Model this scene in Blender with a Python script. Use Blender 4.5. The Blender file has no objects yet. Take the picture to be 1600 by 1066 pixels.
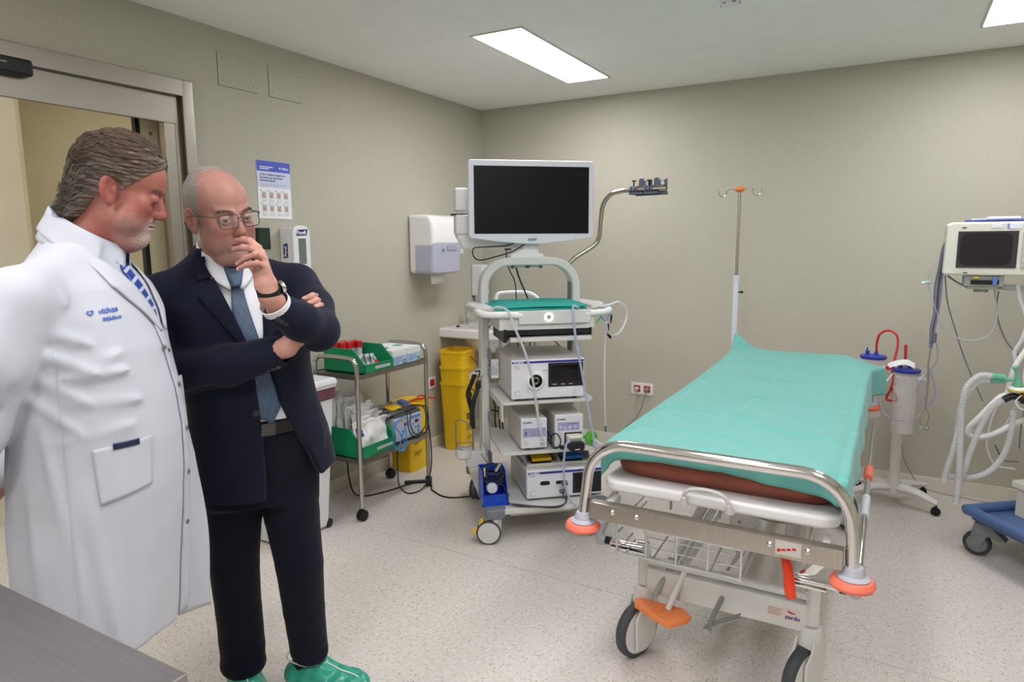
import bpy, bmesh, math, random
import numpy as np
from mathutils import Matrix, Vector, noise as mnoise
random.seed(7)
rng = np.random.default_rng(5)
C = bpy.context.scene.collection
S = bpy.context.scene

# ------------------------------------------------------------------ camera
CAM = dict(f=1051.457, yaw=.5147, pitch=.1442, roll=-.0069, loc=(2.8587, -4.5896, 1.4819))
def make_camera():
    cy, sy = math.cos(CAM['yaw']), math.sin(CAM['yaw'])
    cp, sp = math.cos(CAM['pitch']), math.sin(CAM['pitch'])
    fw = Vector((-sy*cp, cy*cp, -sp)); r0 = Vector((cy, sy, 0)); u0 = r0.cross(fw)
    cr, sr = math.cos(CAM['roll']), math.sin(CAM['roll'])
    r = r0*cr + u0*sr; u = -r0*sr + u0*cr
    m = Matrix((r, u, -fw)).transposed().to_4x4(); m.translation = Vector(CAM['loc'])
    cd = bpy.data.cameras.new('camera'); co = bpy.data.objects.new('camera', cd); C.objects.link(co)
    co.matrix_world = m
    cd.sensor_width = 36.0; cd.lens = CAM['f']/1600*36.0; cd.clip_start = .05
    cd.dof.use_dof = True; cd.dof.focus_distance = 2.25; cd.dof.aperture_fstop = 7.0
    S.camera = co
make_camera()

# ------------------------------------------------------------------ world, exposure
w = bpy.data.worlds.new('world'); S.world = w; w.use_nodes = True
w.node_tree.nodes['Background'].inputs[0].default_value = (.9, .93, 1, 1)
w.node_tree.nodes['Background'].inputs[1].default_value = .25
S.view_settings.view_transform = 'Standard'; S.view_settings.look = 'None'
S.view_settings.gamma = 1; S.view_settings.use_curve_mapping = False
S.view_settings.exposure = 1.30
LAMP = 9.5            # radiance of the ceiling panels
HALL_FILL = 4.6  # radiance of the two added hallway panels

# ------------------------------------------------------------------ materials
def lin(h):
    if isinstance(h, (tuple, list)): return (*h[:3], 1)
    v = [int(h[i:i+2], 16)/255 for i in (0, 2, 4)]
    return tuple([x/12.92 if x <= .04045 else ((x+.055)/1.055)**2.4 for x in v]) + (1,)
MATS = {}
def mat(name, col='cccccc', rough=.5, metal=0., var=0., vscale=8., bump=0., bscale=200., coat=0., trans=0., alpha=1., spec=.5, emit=0., sheen=0., stretch=None, ior=1.45, attr=None, sss=0.):
    if name in MATS: return MATS[name]
    m = bpy.data.materials.new(name); m.use_nodes = True; MATS[name] = m
    nt = m.node_tree; N = nt.nodes; L = nt.links; b = N['Principled BSDF']
    c = lin(col)
    b.inputs['Base Color'].default_value = c
    b.inputs['Roughness'].default_value = rough; b.inputs['Metallic'].default_value = metal
    b.inputs['Coat Weight'].default_value = coat; b.inputs['Transmission Weight'].default_value = trans
    b.inputs['Alpha'].default_value = alpha; b.inputs['Specular IOR Level'].default_value = spec
    b.inputs['IOR'].default_value = ior
    b.inputs['Sheen Weight'].default_value = sheen
    if sss: b.inputs['Subsurface Weight'].default_value = sss; b.inputs['Subsurface Radius'].default_value = (.012, .005, .003)
    if emit: b.inputs['Emission Color'].default_value = c; b.inputs['Emission Strength'].default_value = emit
    tc = N.new('ShaderNodeTexCoord'); mp = N.new('ShaderNodeMapping'); L.new(tc.outputs['Object'], mp.inputs[0])
    if stretch: mp.inputs['Scale'].default_value = stretch
    base = None
    if attr:
        a = N.new('ShaderNodeVertexColor'); a.layer_name = attr; base = a.outputs[0]; L.new(base, b.inputs['Base Color'])
    n = N.new('ShaderNodeTexNoise'); n.inputs['Scale'].default_value = vscale; n.inputs['Detail'].default_value = 4
    L.new(mp.outputs[0], n.inputs[0])
    v = max(var, .02)
    hs = N.new('ShaderNodeMixRGB'); hs.blend_type = 'MULTIPLY'; hs.inputs[0].default_value = 1
    mr = N.new('ShaderNodeMapRange'); mr.inputs[1].default_value = .25; mr.inputs[2].default_value = .75
    mr.inputs[3].default_value = 1-v; mr.inputs[4].default_value = 1+v
    L.new(n.outputs[0], mr.inputs[0])
    if base is not None: L.new(base, hs.inputs[1])
    else: hs.inputs[1].default_value = c
    L.new(mr.outputs[0], hs.inputs[2]); L.new(hs.outputs[0], b.inputs['Base Color'])
    if bump:
        n2 = N.new('ShaderNodeTexNoise'); n2.inputs['Scale'].default_value = bscale; n2.inputs['Detail'].default_value = 3
        L.new(mp.outputs[0], n2.inputs[0])
        bp = N.new('ShaderNodeBump'); bp.inputs['Strength'].default_value = bump; bp.inputs['Distance'].default_value = .002
        L.new(n2.outputs[0], bp.inputs['Height']); L.new(bp.outputs[0], b.inputs['Normal'])
    return m

# ------------------------------------------------------------------ mesh builder
def catmull(pts, n=8, closed=False):
    P = [Vector(p) for p in pts]
    if len(P) < 3 and not closed: return P
    out = []; k = len(P); rngk = range(k if closed else k-1)
    for i in rngk:
        p1, p2 = P[i], P[(i+1) % k]
        p0 = P[i-1] if (i > 0 or closed) else p1*2-p2
        p3 = P[(i+2) % k] if (i+2 < k or closed) else p2*2-p1
        for j in range(n):
            t = j/n
            out.append(.5*((2*p1)+(p2-p0)*t+(2*p0-5*p1+4*p2-p3)*t*t+(3*p1-p0-3*p2+p3)*t**3))
    if not closed: out.append(P[-1])
    return out
def rot_to(d):
    return Vector((0, 0, 1)).rotation_difference(Vector(d).normalized()).to_matrix()
class B:
    def __init__(s, M=None): s.v = []; s.f = []; s.M = M or Matrix.Identity(4); s.col = None
    def add(s, vs, fs):
        o = len(s.v); M = s.M
        s.v += [tuple(M @ Vector(p)) for p in vs]
        s.f += [tuple(i+o for i in f) for f in fs]; return s
    def box(s, c, d, bev=0, seg=2, rot=None):
        bm = bmesh.new(); bmesh.ops.create_cube(bm, size=1)
        for v in bm.verts: v.co = Vector((v.co.x*d[0], v.co.y*d[1], v.co.z*d[2]))
        if bev: bmesh.ops.bevel(bm, geom=bm.edges[:], offset=min(bev, min(d)*.49), segments=seg, affect='EDGES', profile=.5)
        R = Matrix.Identity(3)
        if rot is not None: R = rot.to_3x3() if isinstance(rot, Matrix) else Matrix.Rotation(rot, 3, 'Z')
        bm.verts.index_update()
        s.add([R @ v.co + Vector(c) for v in bm.verts], [[v.index for v in f.verts] for f in bm.faces]); bm.free(); return s
    def bb(s, lo, hi, bev=0, seg=2):
        return s.box([(a+b)/2 for a, b in zip(lo, hi)], [abs(b-a) for a, b in zip(lo, hi)], bev, seg)
    def prism(s, poly, lo, hi, ax='z', bev=0, seg=2):
        bm = bmesh.new(); mk = {'z': lambda a, b, t: (a, b, t), 'y': lambda a, b, t: (a, t, b), 'x': lambda a, b, t: (t, a, b)}[ax]
        A = [bm.verts.new(mk(a, b, lo)) for a, b in poly]; D = [bm.verts.new(mk(a, b, hi)) for a, b in poly]
        n = len(poly); bm.faces.new(A[::-1]); bm.faces.new(D)
        for i in range(n): bm.faces.new((A[i], A[(i+1) % n], D[(i+1) % n], D[i]))
        bmesh.ops.recalc_face_normals(bm, faces=bm.faces[:])
        if bev:
            e = [e for e in bm.edges if (e.verts[0] in A) == (e.verts[1] in A)]
            bmesh.ops.bevel(bm, geom=e, offset=bev, segments=seg, affect='EDGES', profile=.5)
        bm.verts.index_update()
        s.add([v.co.copy() for v in bm.verts], [[v.index for v in f.verts] for f in bm.faces]); bm.free(); return s
    def lathe(s, prof, c=(0, 0, 0), ax=(0, 0, 1), n=28, close=False):
        R = rot_to(ax); c = Vector(c); vs = []; fs = []; k = len(prof)
        for r, z in prof:
            for i in range(n):
                a = 2*math.pi*i/n; vs.append(R @ Vector((r*math.cos(a), r*math.sin(a), z)) + c)
        for j in range(k-1 if not close else k):
            j2 = (j+1) % k
            for i in range(n): fs.append((j*n+i, j*n+(i+1) % n, j2*n+(i+1) % n, j2*n+i))
        if not close:
            if prof[0][0] > 1e-6: fs.append(tuple(range(n))[::-1])
            if prof[-1][0] > 1e-6: fs.append(tuple((k-1)*n+i for i in range(n)))
        return s.add(vs, fs)
    def cyl(s, p0, p1, r0, r1=None, n=20, bev=0):
        p0, p1 = Vector(p0), Vector(p1); r1 = r0 if r1 is None else r1; L = (p1-p0).length
        pr = [(r0, 0), (r1, L)] if not bev else [(r0-bev, 0), (r0-bev*.3, bev*.3), (r0, bev), (r1, L-bev), (r1-bev*.3, L-bev*.3), (r1-bev, L)]
        return s.lathe(pr, p0, p1-p0, n)
    def sph(s, c, r, n=20, m=12, rot=None):
        r = (r, r, r) if isinstance(r, (int, float)) else r; vs = []; fs = []
        R = rot.to_3x3() if rot is not None else Matrix.Identity(3)
        for j in range(m+1):
            t = math.pi*j/m
            for i in range(n):
                a = 2*math.pi*i/n
                vs.append(R @ Vector((r[0]*math.sin(t)*math.cos(a), r[1]*math.sin(t)*math.sin(a), -r[2]*math.cos(t))) + Vector(c))
        for j in range(m):
            for i in range(n): fs.append((j*n+i, j*n+(i+1) % n, (j+1)*n+(i+1) % n, (j+1)*n+i))
        return s.add(vs, fs)
    def tube(s, pts, r, n=10, k=6, closed=False, smooth=True, flat=1.):
        P = catmull(pts, k, closed) if smooth else [Vector(p) for p in pts]
        m = len(P); rr = r if isinstance(r, (list, tuple)) else [r]*m
        if isinstance(r, (list, tuple)) and len(r) != m: rr = list(np.interp(np.linspace(0, 1, m), np.linspace(0, 1, len(r)), r))
        T = []
        for i in range(m):
            a = P[i-1] if (i > 0 or closed) else P[i]; b = P[(i+1) % m] if (i < m-1 or closed) else P[i]
            d = b-a; T.append(d.normalized() if d.length > 1e-9 else Vector((0, 0, 1)))
        up = Vector((0, 0, 1)) if abs(T[0].z) < .95 else Vector((1, 0, 0)); vs = []; fs = []
        nr = (up-T[0]*up.dot(T[0])).normalized()
        for i in range(m):
            nr = nr-T[i]*nr.dot(T[i])
            nr = nr.normalized() if nr.length > 1e-6 else T[i].orthogonal().normalized()
            bn = T[i].cross(nr)
            for j in range(n):
                a = 2*math.pi*j/n; vs.append(P[i]+nr*math.cos(a)*rr[i]*flat+bn*math.sin(a)*rr[i])
        for i in range(m if closed else m-1):
            i2 = (i+1) % m
            for j in range(n): fs.append((i*n+j, i*n+(j+1) % n, i2*n+(j+1) % n, i2*n+j))
        if not closed: fs.append(tuple(range(n))[::-1]); fs.append(tuple((m-1)*n+j for j in range(n)))
        return s.add(vs, fs)
    def ribbon(s, pts, wv, w, th, smooth=True, k=6):
        P = catmull(pts, k) if smooth else [Vector(p) for p in pts]; m = len(P); wv = Vector(wv).normalized()
        ww = w if isinstance(w, (list, tuple)) else [w]*m
        if len(ww) != m: ww = list(np.interp(np.linspace(0, 1, m), np.linspace(0, 1, len(ww)), ww))
        vs = []; fs = []
        for i in range(m):
            d = (P[min(i+1, m-1)]-P[max(i-1, 0)]).normalized(); nn = d.cross(wv).normalized()*th/2; h = wv*ww[i]/2
            vs += [P[i]+h+nn, P[i]-h+nn, P[i]-h-nn, P[i]+h-nn]
        for i in range(m-1):
            for j in range(4): fs.append((i*4+j, i*4+(j+1) % 4, i*4+4+(j+1) % 4, i*4+4+j))
        fs += [(0, 1, 2, 3), tuple((m-1)*4+j for j in (3, 2, 1, 0))]
        return s.add(vs, fs)
    def sheet(s, fn, nu, nv, th=.0):
        vs = [fn(i/nu, j/nv) for j in range(nv+1) for i in range(nu+1)]
        fs = [(j*(nu+1)+i, j*(nu+1)+i+1, (j+1)*(nu+1)+i+1, (j+1)*(nu+1)+i) for j in range(nv) for i in range(nu)]
        return s.add(vs, fs)
    def text(s, txt, o, right, up, size, align='LEFT', ext=.0006, bold=0.):
        cu = bpy.data.curves.new('t', 'FONT'); cu.body = txt; cu.size = size; cu.align_x = align; cu.extrude = ext; cu.offset = bold; cu.resolution_u = 2
        ob = bpy.data.objects.new('t', cu); me = ob.to_mesh()
        r = Vector(right).normalized(); u = Vector(up).normalized(); n = r.cross(u); R = Matrix((r, u, n)).transposed()
        s.add([R @ v.co + Vector(o) for v in me.vertices], [list(p.vertices) for p in me.polygons])
        ob.to_mesh_clear(); bpy.data.objects.remove(ob); bpy.data.curves.remove(cu); return s
    def make(s, name, m, parent=None, ang=35, solid=0, sub=0, at=None):
        me = bpy.data.meshes.new(name)
        vs = s.v
        if at is not None: vs = [(x-at[0], y-at[1], z-at[2]) for x, y, z in vs]
        me.from_pydata(vs, [], s.f); me.update()
        bm = bmesh.new(); bm.from_mesh(me); bmesh.ops.recalc_face_normals(bm, faces=bm.faces[:]) if not getattr(s, 'nore', 0) else None
        bm.to_mesh(me); bm.free()
        me.shade_smooth(); me.set_sharp_from_angle(angle=math.radians(ang))
        me.materials.append(m)
        o = bpy.data.objects.new(name, me); C.objects.link(o)
        if at is not None: o.location = at
        if parent is not None: o.parent = parent
        if solid:
            md = o.modifiers.new('s', 'SOLIDIFY'); md.thickness = solid; md.offset = 0
        if ang <= 40 and not solid and len(s.f) < 6000:
            md = o.modifiers.new('wn', 'WEIGHTED_NORMAL'); md.keep_sharp = True
        if sub:
            md = o.modifiers.new('u', 'SUBSURF'); md.levels = sub; md.render_levels = sub
        return o
def tag(o, label=None, cat=None, group=None, kind=None):
    if label: o['label'] = label
    if cat: o['category'] = cat
    if group: o['group'] = group
    if kind: o['kind'] = kind
    return o
def thing(name, label, cat, loc=(0, 0, 0), rz=0, group=None):
    o = bpy.data.objects.new(name, None); C.objects.link(o); o.location = loc; o.rotation_euler = (0, 0, rz)
    o.empty_display_size = .05
    return tag(o, label, cat, group)
def copy_tree(o, parent=None):
    c = o.copy(); C.objects.link(c)
    if parent is not None: c.parent = parent
    for ch in [x for x in bpy.data.objects if x.parent == o and x is not c]: copy_tree(ch, c)
    return c
def grid_plane(o, u, v, nu=1, nv=1):
    o, u, v = Vector(o), Vector(u), Vector(v)
    return B().sheet(lambda a, b: o+u*a+v*b, nu, nv)
Z = (0, 0, 1)
def rrect(x0, y0, x1, y1, r, n=5):
    P = []
    for cx, cy, a0 in ((x1-r, y1-r, 0), (x0+r, y1-r, 90), (x0+r, y0+r, 180), (x1-r, y0+r, 270)):
        for k in range(n+1): a = math.radians(a0+90*k/n); P.append((cx+r*math.cos(a), cy+r*math.sin(a)))
    return P

# ------------------------------------------------------------------ surface materials
def wall_material():
    m = mat('wallpaper', 'b9b4a0', .75)
    nt = m.node_tree; N = nt.nodes; L = nt.links; b = N['Principled BSDF']
    tc = N.new('ShaderNodeTexCoord'); outs = []
    for sc in ((14, 14, 260), (190, 190, 10)):
        mp = N.new('ShaderNodeMapping'); mp.inputs['Scale'].default_value = sc; L.new(tc.outputs['Object'], mp.inputs[0])
        n = N.new('ShaderNodeTexNoise'); n.inputs['Scale'].default_value = 1; n.inputs['Detail'].default_value = 5; n.inputs['Roughness'].default_value = .65
        L.new(mp.outputs[0], n.inputs[0]); outs.append(n.outputs[0])
    ad = N.new('ShaderNodeMath'); ad.operation = 'ADD'; L.new(outs[0], ad.inputs[0]); L.new(outs[1], ad.inputs[1])
    cr = N.new('ShaderNodeMapRange'); cr.inputs[1].default_value = .65; cr.inputs[2].default_value = 1.35; cr.inputs[3].default_value = .93; cr.inputs[4].default_value = 1.06
    L.new(ad.outputs[0], cr.inputs[0])
    mx = N.new('ShaderNodeMixRGB'); mx.blend_type = 'MULTIPLY'; mx.inputs[0].default_value = 1; mx.inputs[1].default_value = lin('b7b4a5')
    L.new(cr.outputs[0], mx.inputs[2]); L.new(mx.outputs[0], b.inputs['Base Color'])
    bp = N.new('ShaderNodeBump'); bp.inputs['Strength'].default_value = .35; bp.inputs['Distance'].default_value = .0015
    L.new(ad.outputs[0], bp.inputs['Height']); L.new(bp.outputs[0], b.inputs['Normal'])
    return m
def floor_material():
    m = mat('vinyl_floor', 'cfc5b8', .42)
    nt = m.node_tree; N = nt.nodes; L = nt.links; b = N['Principled BSDF']
    tc = N.new('ShaderNodeTexCoord'); cur = None
    base = N.new('ShaderNodeTexNoise'); base.inputs['Scale'].default_value = 60; base.inputs['Detail'].default_value = 6; L.new(tc.outputs['Object'], base.inputs[0])
    ramp = N.new('ShaderNodeValToRGB'); ramp.color_ramp.elements[0].position = .3; ramp.color_ramp.elements[1].position = .7
    ramp.color_ramp.elements[0].color = lin('cbc4be'); ramp.color_ramp.elements[1].color = lin('ddd7d1'); L.new(base.outputs[0], ramp.inputs[0]); cur = ramp.outputs[0]
    for sc, th, r0, cols in ((75, .22, .55, ('766d66', 'a08872')), (120, .26, .5, ('857c76', 'e6dfd6')), (48, .14, .6, ('6c625c', '8f8f92'))):
        nz = N.new('ShaderNodeTexNoise'); nz.inputs['Scale'].default_value = 90; L.new(tc.outputs['Object'], nz.inputs[0])
        ax = N.new('ShaderNodeMixRGB'); ax.blend_type = 'ADD'; ax.inputs[0].default_value = .004; L.new(tc.outputs['Object'], ax.inputs[1]); L.new(nz.outputs[1], ax.inputs[2])
        vo = N.new('ShaderNodeTexVoronoi'); vo.inputs['Scale'].default_value = sc; L.new(ax.outputs[0], vo.inputs[0])
        lt = N.new('ShaderNodeMath'); lt.operation = 'LESS_THAN'; lt.inputs[1].default_value = th; L.new(vo.outputs['Distance'], lt.inputs[0])
        sp = N.new('ShaderNodeSeparateColor'); L.new(vo.outputs['Color'], sp.inputs[0])
        gt = N.new('ShaderNodeMath'); gt.operation = 'GREATER_THAN'; gt.inputs[1].default_value = r0; L.new(sp.outputs[0], gt.inputs[0])
        an = N.new('ShaderNodeMath'); an.operation = 'MULTIPLY'; L.new(lt.outputs[0], an.inputs[0]); L.new(gt.outputs[0], an.inputs[1])
        fa = N.new('ShaderNodeMath'); fa.operation = 'MULTIPLY'; fa.inputs[1].default_value = .8; L.new(an.outputs[0], fa.inputs[0])
        cm = N.new('ShaderNodeMixRGB'); cm.inputs[1].default_value = lin(cols[0]); cm.inputs[2].default_value = lin(cols[1]); L.new(sp.outputs[1], cm.inputs[0])
        mx = N.new('ShaderNodeMixRGB'); L.new(fa.outputs[0], mx.inputs[0]); L.new(cur, mx.inputs[1]); L.new(cm.outputs[0], mx.inputs[2]); cur = mx.outputs[0]
    # welded seams of the vinyl sheets: thin lines at y = -2.04, -4.04
    sx = N.new('ShaderNodeSeparateXYZ'); L.new(tc.outputs['Object'], sx.inputs[0])
    pp = N.new('ShaderNodeMath'); pp.operation = 'ADD'; pp.inputs[1].default_value = 2.04; L.new(sx.outputs[1], pp.inputs[0])
    ab = N.new('ShaderNodeMath'); ab.operation = 'ABSOLUTE'; L.new(pp.outputs[0], ab.inputs[0])
    l2 = N.new('ShaderNodeMath'); l2.operation = 'LESS_THAN'; l2.inputs[1].default_value = .0022; L.new(ab.outputs[0], l2.inputs[0])
    f2 = N.new('ShaderNodeMath'); f2.operation = 'MULTIPLY'; f2.inputs[1].default_value = .5; L.new(l2.outputs[0], f2.inputs[0])
    mx = N.new('ShaderNodeMixRGB'); L.new(f2.outputs[0], mx.inputs[0]); L.new(cur, mx.inputs[1]); mx.inputs[2].default_value = lin('8f867d')
    L.new(mx.outputs[0], b.inputs['Base Color'])
    return m
def brushed(name, col='b5b0aa', rough=.3, stretch=(1, 1, 60)):
    m = mat(name, col, rough, 1.0, var=.08, vscale=6, bump=.05, bscale=30, stretch=stretch); return m
WALL = wall_material(); FLOOR = floor_material()
CEIL = mat('ceiling_paint', 'f2f2f0', .9)
BASEB = mat('baseboard_vinyl', 'd6d1c4', .45)
STEEL = brushed('stainless_steel', 'a39c93', .36)
CHROME = mat('chrome_tube', 'dcdad8', .12, 1.0)
CHROME2 = mat('satin_tube', 'c6c2bd', .22, 1.0)
WPL = mat('white_plastic', 'e3e4e6', .35)
WPL2 = mat('grey_white_enamel', 'cfd0cd', .35)
CREAM = mat('cream_plastic', 'd9d6c8', .4)
BLACK = mat('black_plastic', '17171a', .4)
RUBBER = mat('grey_rubber', '45474d', .55)
DGREY = mat('dark_grey_plastic', '5b6069', .45)
CABLE = mat('black_cable', '141416', .45)
RED = mat('red_plastic', 'c01f22', .35)
ORANGE = mat('coral_bumper', 'ef7a60', .45)
ORANGE2 = mat('orange_pedal', 'f08a50', .4)
INK = mat('dark_ink', '2b2b33', .6)
BLUEINK = mat('blue_ink', '2a2f8c', .5)
SCREEN = mat('black_glass_screen', '0a0a0c', .12, spec=.6)
YELLOW = mat('yellow_plastic', 'edc31a', .42)
GREEN = mat('green_tray_plastic', '0d8f5c', .35)
BLUE = mat('blue_basket_plastic', '1348c4', .35)
TEAL = mat('teal_drape', '62a79f', .85, var=.05, vscale=30, bump=.12, bscale=700, sheen=.2)
TEAL2 = mat('teal_folded_cloth', '1f9488', .85, var=.05, vscale=30, bump=.12, bscale=700)
GLOWMAT = mat('lamp_diffuser', 'faf8fb', .5, emit=LAMP)
# ------------------------------------------------------------------ the room
H = 2.5; XR = 4.7; YF = -5.9; HX = -1.2
def struct(b, name, m, ang=35, at=None): return tag(b.make(name, m, None, ang, at=at), kind='structure')
struct(B().bb((-3.2, YF-.2, -.12), (XR+.2, .2, 0)), 'floor', FLOOR)
struct(B().bb((-3.2, YF-.2, H), (XR+.2, .2, H+.12)), 'ceiling', CEIL)
struct(B().bb((-.2, 0, 0), (XR+.2, .2, H)), 'wall_back', WALL)
struct(B().bb((XR, YF, 0), (XR+.2, 0, H)), 'wall_right', WALL)
struct(B().bb((-3.2, YF-.2, 0), (XR+.2, YF, H)), 'wall_front', WALL)
DY0, DY1, DZ = -4.35, -2.60, 2.10
struct(B().bb((-.2, DY1, 0), (0, 0, H)).bb((-.2, YF, 0), (0, DY0, H)).bb((-.2, DY0, DZ), (0, DY1, H)), 'wall_left', WALL)
HW = mat('hall_wall_paint', 'd8d3c2', .8)
HW2 = mat('hall_wall_paint_tan', 'cdc5a8', .8)
struct(B().bb((HX-.12, YF, 0), (HX, -2.68, H)), 'wall_hall', HW)
struct(B().bb((HX-.62, -2.68, 0), (HX-.5, .2, H)).bb((HX-.62, -2.68, 0), (HX, -2.66, H)), 'wall_hall_recess', HW2)
struct(B().bb((-3.2, 0, 0), (-.2, .2, H)), 'wall_hall_end', HW2)
# baseboards with the vinyl coved up to them
struct(B().bb((0, -2.52, 0), (.012, 0, .083), .003), 'baseboard_left', BASEB)
struct(B().bb((0, -.012, 0), (XR, 0, .083), .003), 'baseboard_back', BASEB)
# stainless door frame
d = B()
d.bb((0, DY0-.1, 2.14), (.05, -2.585, 2.212), .004)
d.bb((0, DY0-.1, 2.02), (.022, -2.6, 2.14), .003)
struct(d, 'door_1', STEEL)
d = B(); d.bb((-.03, -2.585, 0), (.045, -2.53, 2.215), .006)
d.bb((-.21, -2.615, 0), (.02, -2.600, 2.06), .003)
d.bb((-.02, -2.668, 0), (.018, -2.614, 2.03), .004)
struct(d, 'trim_1', STEEL)
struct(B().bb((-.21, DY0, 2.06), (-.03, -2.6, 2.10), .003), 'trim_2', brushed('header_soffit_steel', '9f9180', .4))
# sliding glass leaf pushed into its pocket
t = thing('sliding_door_leaf', 'clear glass sliding door leaf with thin black edge rail in the steel doorway', 'door', (-.12, -2.70, 0))
B().bb((-.014, -.022, .01), (.014, .0, 2.055), .002).make('edge_rail', BLACK, t)
B().bb((-.005, 0, .01), (.005, .09, 2.055)).make('glass_pane', mat('tinted_door_glass', 'cfc7a8', .05, alpha=.55, spec=.6), t)
B().lathe([(.0, 0), (.008, 0), (.008, .006), (0, .006)], (.006, .05, 1.985), (1, 0, 0), 16).make('bolt', CHROME, t)
t = thing('door_sensor', 'black automatic door sensor fixed to the steel door header', 'sensor', (.022, -3.32, 2.125))
B().bb((0, -.13, -.03), (.055, .118, .03), .012, 3).make('housing', BLACK, t)
B().bb((.0548, -.02, .004), (.0556, .03, .008)).make('lettering', mat('pale_ink', '9a9a9a', .5), t)
# access panels
for i, (y0, y1, lb) in enumerate(((-2.358, -2.133, 'square wallpapered access panel on the wall, nearer the steel door frame'), (-2.057, -1.84, 'square wallpapered access panel on the wall, further from the door'))):
    t = thing('access_panel', lb, 'wall panel', (.0, (y0+y1)/2, 2.317), group='wallpapered access panels high on the left wall')
    hw = (y1-y0)/2
    B().bb((.001, -hw, -.077), (.0035, hw, .077), .001).make('cover', WALL, t)
    g = B()
    for a, b2 in (((-hw-.002, -.079), (-hw, .079)), ((hw, -.079), (hw+.002, .079)), ((-hw, -.079), (hw, -.077)), ((-hw, .077), (hw, .0785))): g.bb((0, a[0], a[1]), (.0012, b2[0], b2[1]))
    g.make('joint_gap', mat('joint_grey', '77735f', .8), t)  # dark joint lines round the cover
    for a in (-1, 1):
        for c in (-1, 1): B().lathe([(.003, 0), (.0025, .0012), (0, .0014)], (.0034, a*(hw-.025), c*.052), (1, 0, 0), 10).make('screw', DGREY, t)
# ceiling lamps
def ceiling_light(x0, x1, y0, y1, lb):
    t = thing('ceiling_light', lb, 'ceiling light', ((x0+x1)/2, (y0+y1)/2, H), group='recessed rectangular ceiling lights')
    a, b = (x1-x0)/2, (y1-y0)/2; r = .012
    f = B(); f.bb((-a-r, -b-r, -.006), (-a, b+r, 0)); f.bb((a, -b-r, -.006), (a+r, b+r, 0)); f.bb((-a, -b-r, -.006), (a, -b, 0)); f.bb((-a, b, -.006), (a, b+r, 0))
    f.make('frame', mat('lamp_frame', 'c9c9c4', .5), t)
    B().bb((-a, -b, -.004), (a, b, -.001)).make('diffuser', GLOWMAT, t)
ceiling_light(.967, 1.240, -1.62, -.495, 'lit rectangular ceiling light over the endoscopy tower')
ceiling_light(3.157, 3.43, -1.62, -.50, 'lit rectangular ceiling light at the upper right corner of the view')
ceiling_light(.967, 1.240, -5.35, -4.22, 'lit rectangular ceiling light behind the two people, outside the view')
ceiling_light(3.157, 3.43, -4.3, -3.2, 'lit rectangular ceiling light above and right of the viewer, outside the view')
ceiling_light(2.06, 2.333, -5.75, -4.62, 'added rectangular fill light on the ceiling behind the viewer, outside the view')  # unseen panel added as fill from the camera side onto the people
ceiling_light(2.06, 2.333, -3.65, -2.52, 'added rectangular fill light on the ceiling above the foot of the stretcher, outside the view')  # unseen panel added to even out the light over the rear floor
t = thing('hall_fill_light', 'second added ceiling light brightening the hallway recess, deeper in, outside the view', 'ceiling light', (-.85, -1.5, H))  # unseen panel added to brighten the recess wall
B().bb((-.14, -.5, -.004), (.14, .5, -.001)).make('diffuser', mat('hall_fill_diffuser', 'fff6e6', .5, emit=HALL_FILL), t)
B().bb((-.16, -.52, -.001), (.16, .52, 0)).make('frame', MATS['lamp_frame'], t)
t = thing('hall_fill_light', 'added ceiling light brightening the hallway beyond the door, outside the view', 'ceiling light', (-.65, -3.6, H))  # unseen panel added to give the hallway its brightness
B().bb((-.14, -.6, -.004), (.14, .6, -.001)).make('diffuser', MATS['hall_fill_diffuser'], t)
B().bb((-.16, -.62, -.001), (.16, .62, 0)).make('frame', MATS['lamp_frame'], t)
# smoke detector
t = thing('smoke_detector', 'small round white smoke detector on the ceiling', 'smoke detector', (2.19, -1.52, H))
B().lathe([(0, -.012), (.05, -.012), (.052, 0), (0, 0)]).make('mount', WPL, t)
B().lathe([(0, -.045), (.018, -.044), (.030, -.038), (.040, -.030), (.044, -.012), (0, -.012)]).make('head', WPL, t)
g = B()
for k in range(6):
    a = k*math.pi/3; g.box((.038*math.cos(a), .038*math.sin(a), -.026), (.014, .004, .012), 0, rot=a+math.pi/2)
g.make('vent_slot', BLACK, t)
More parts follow.
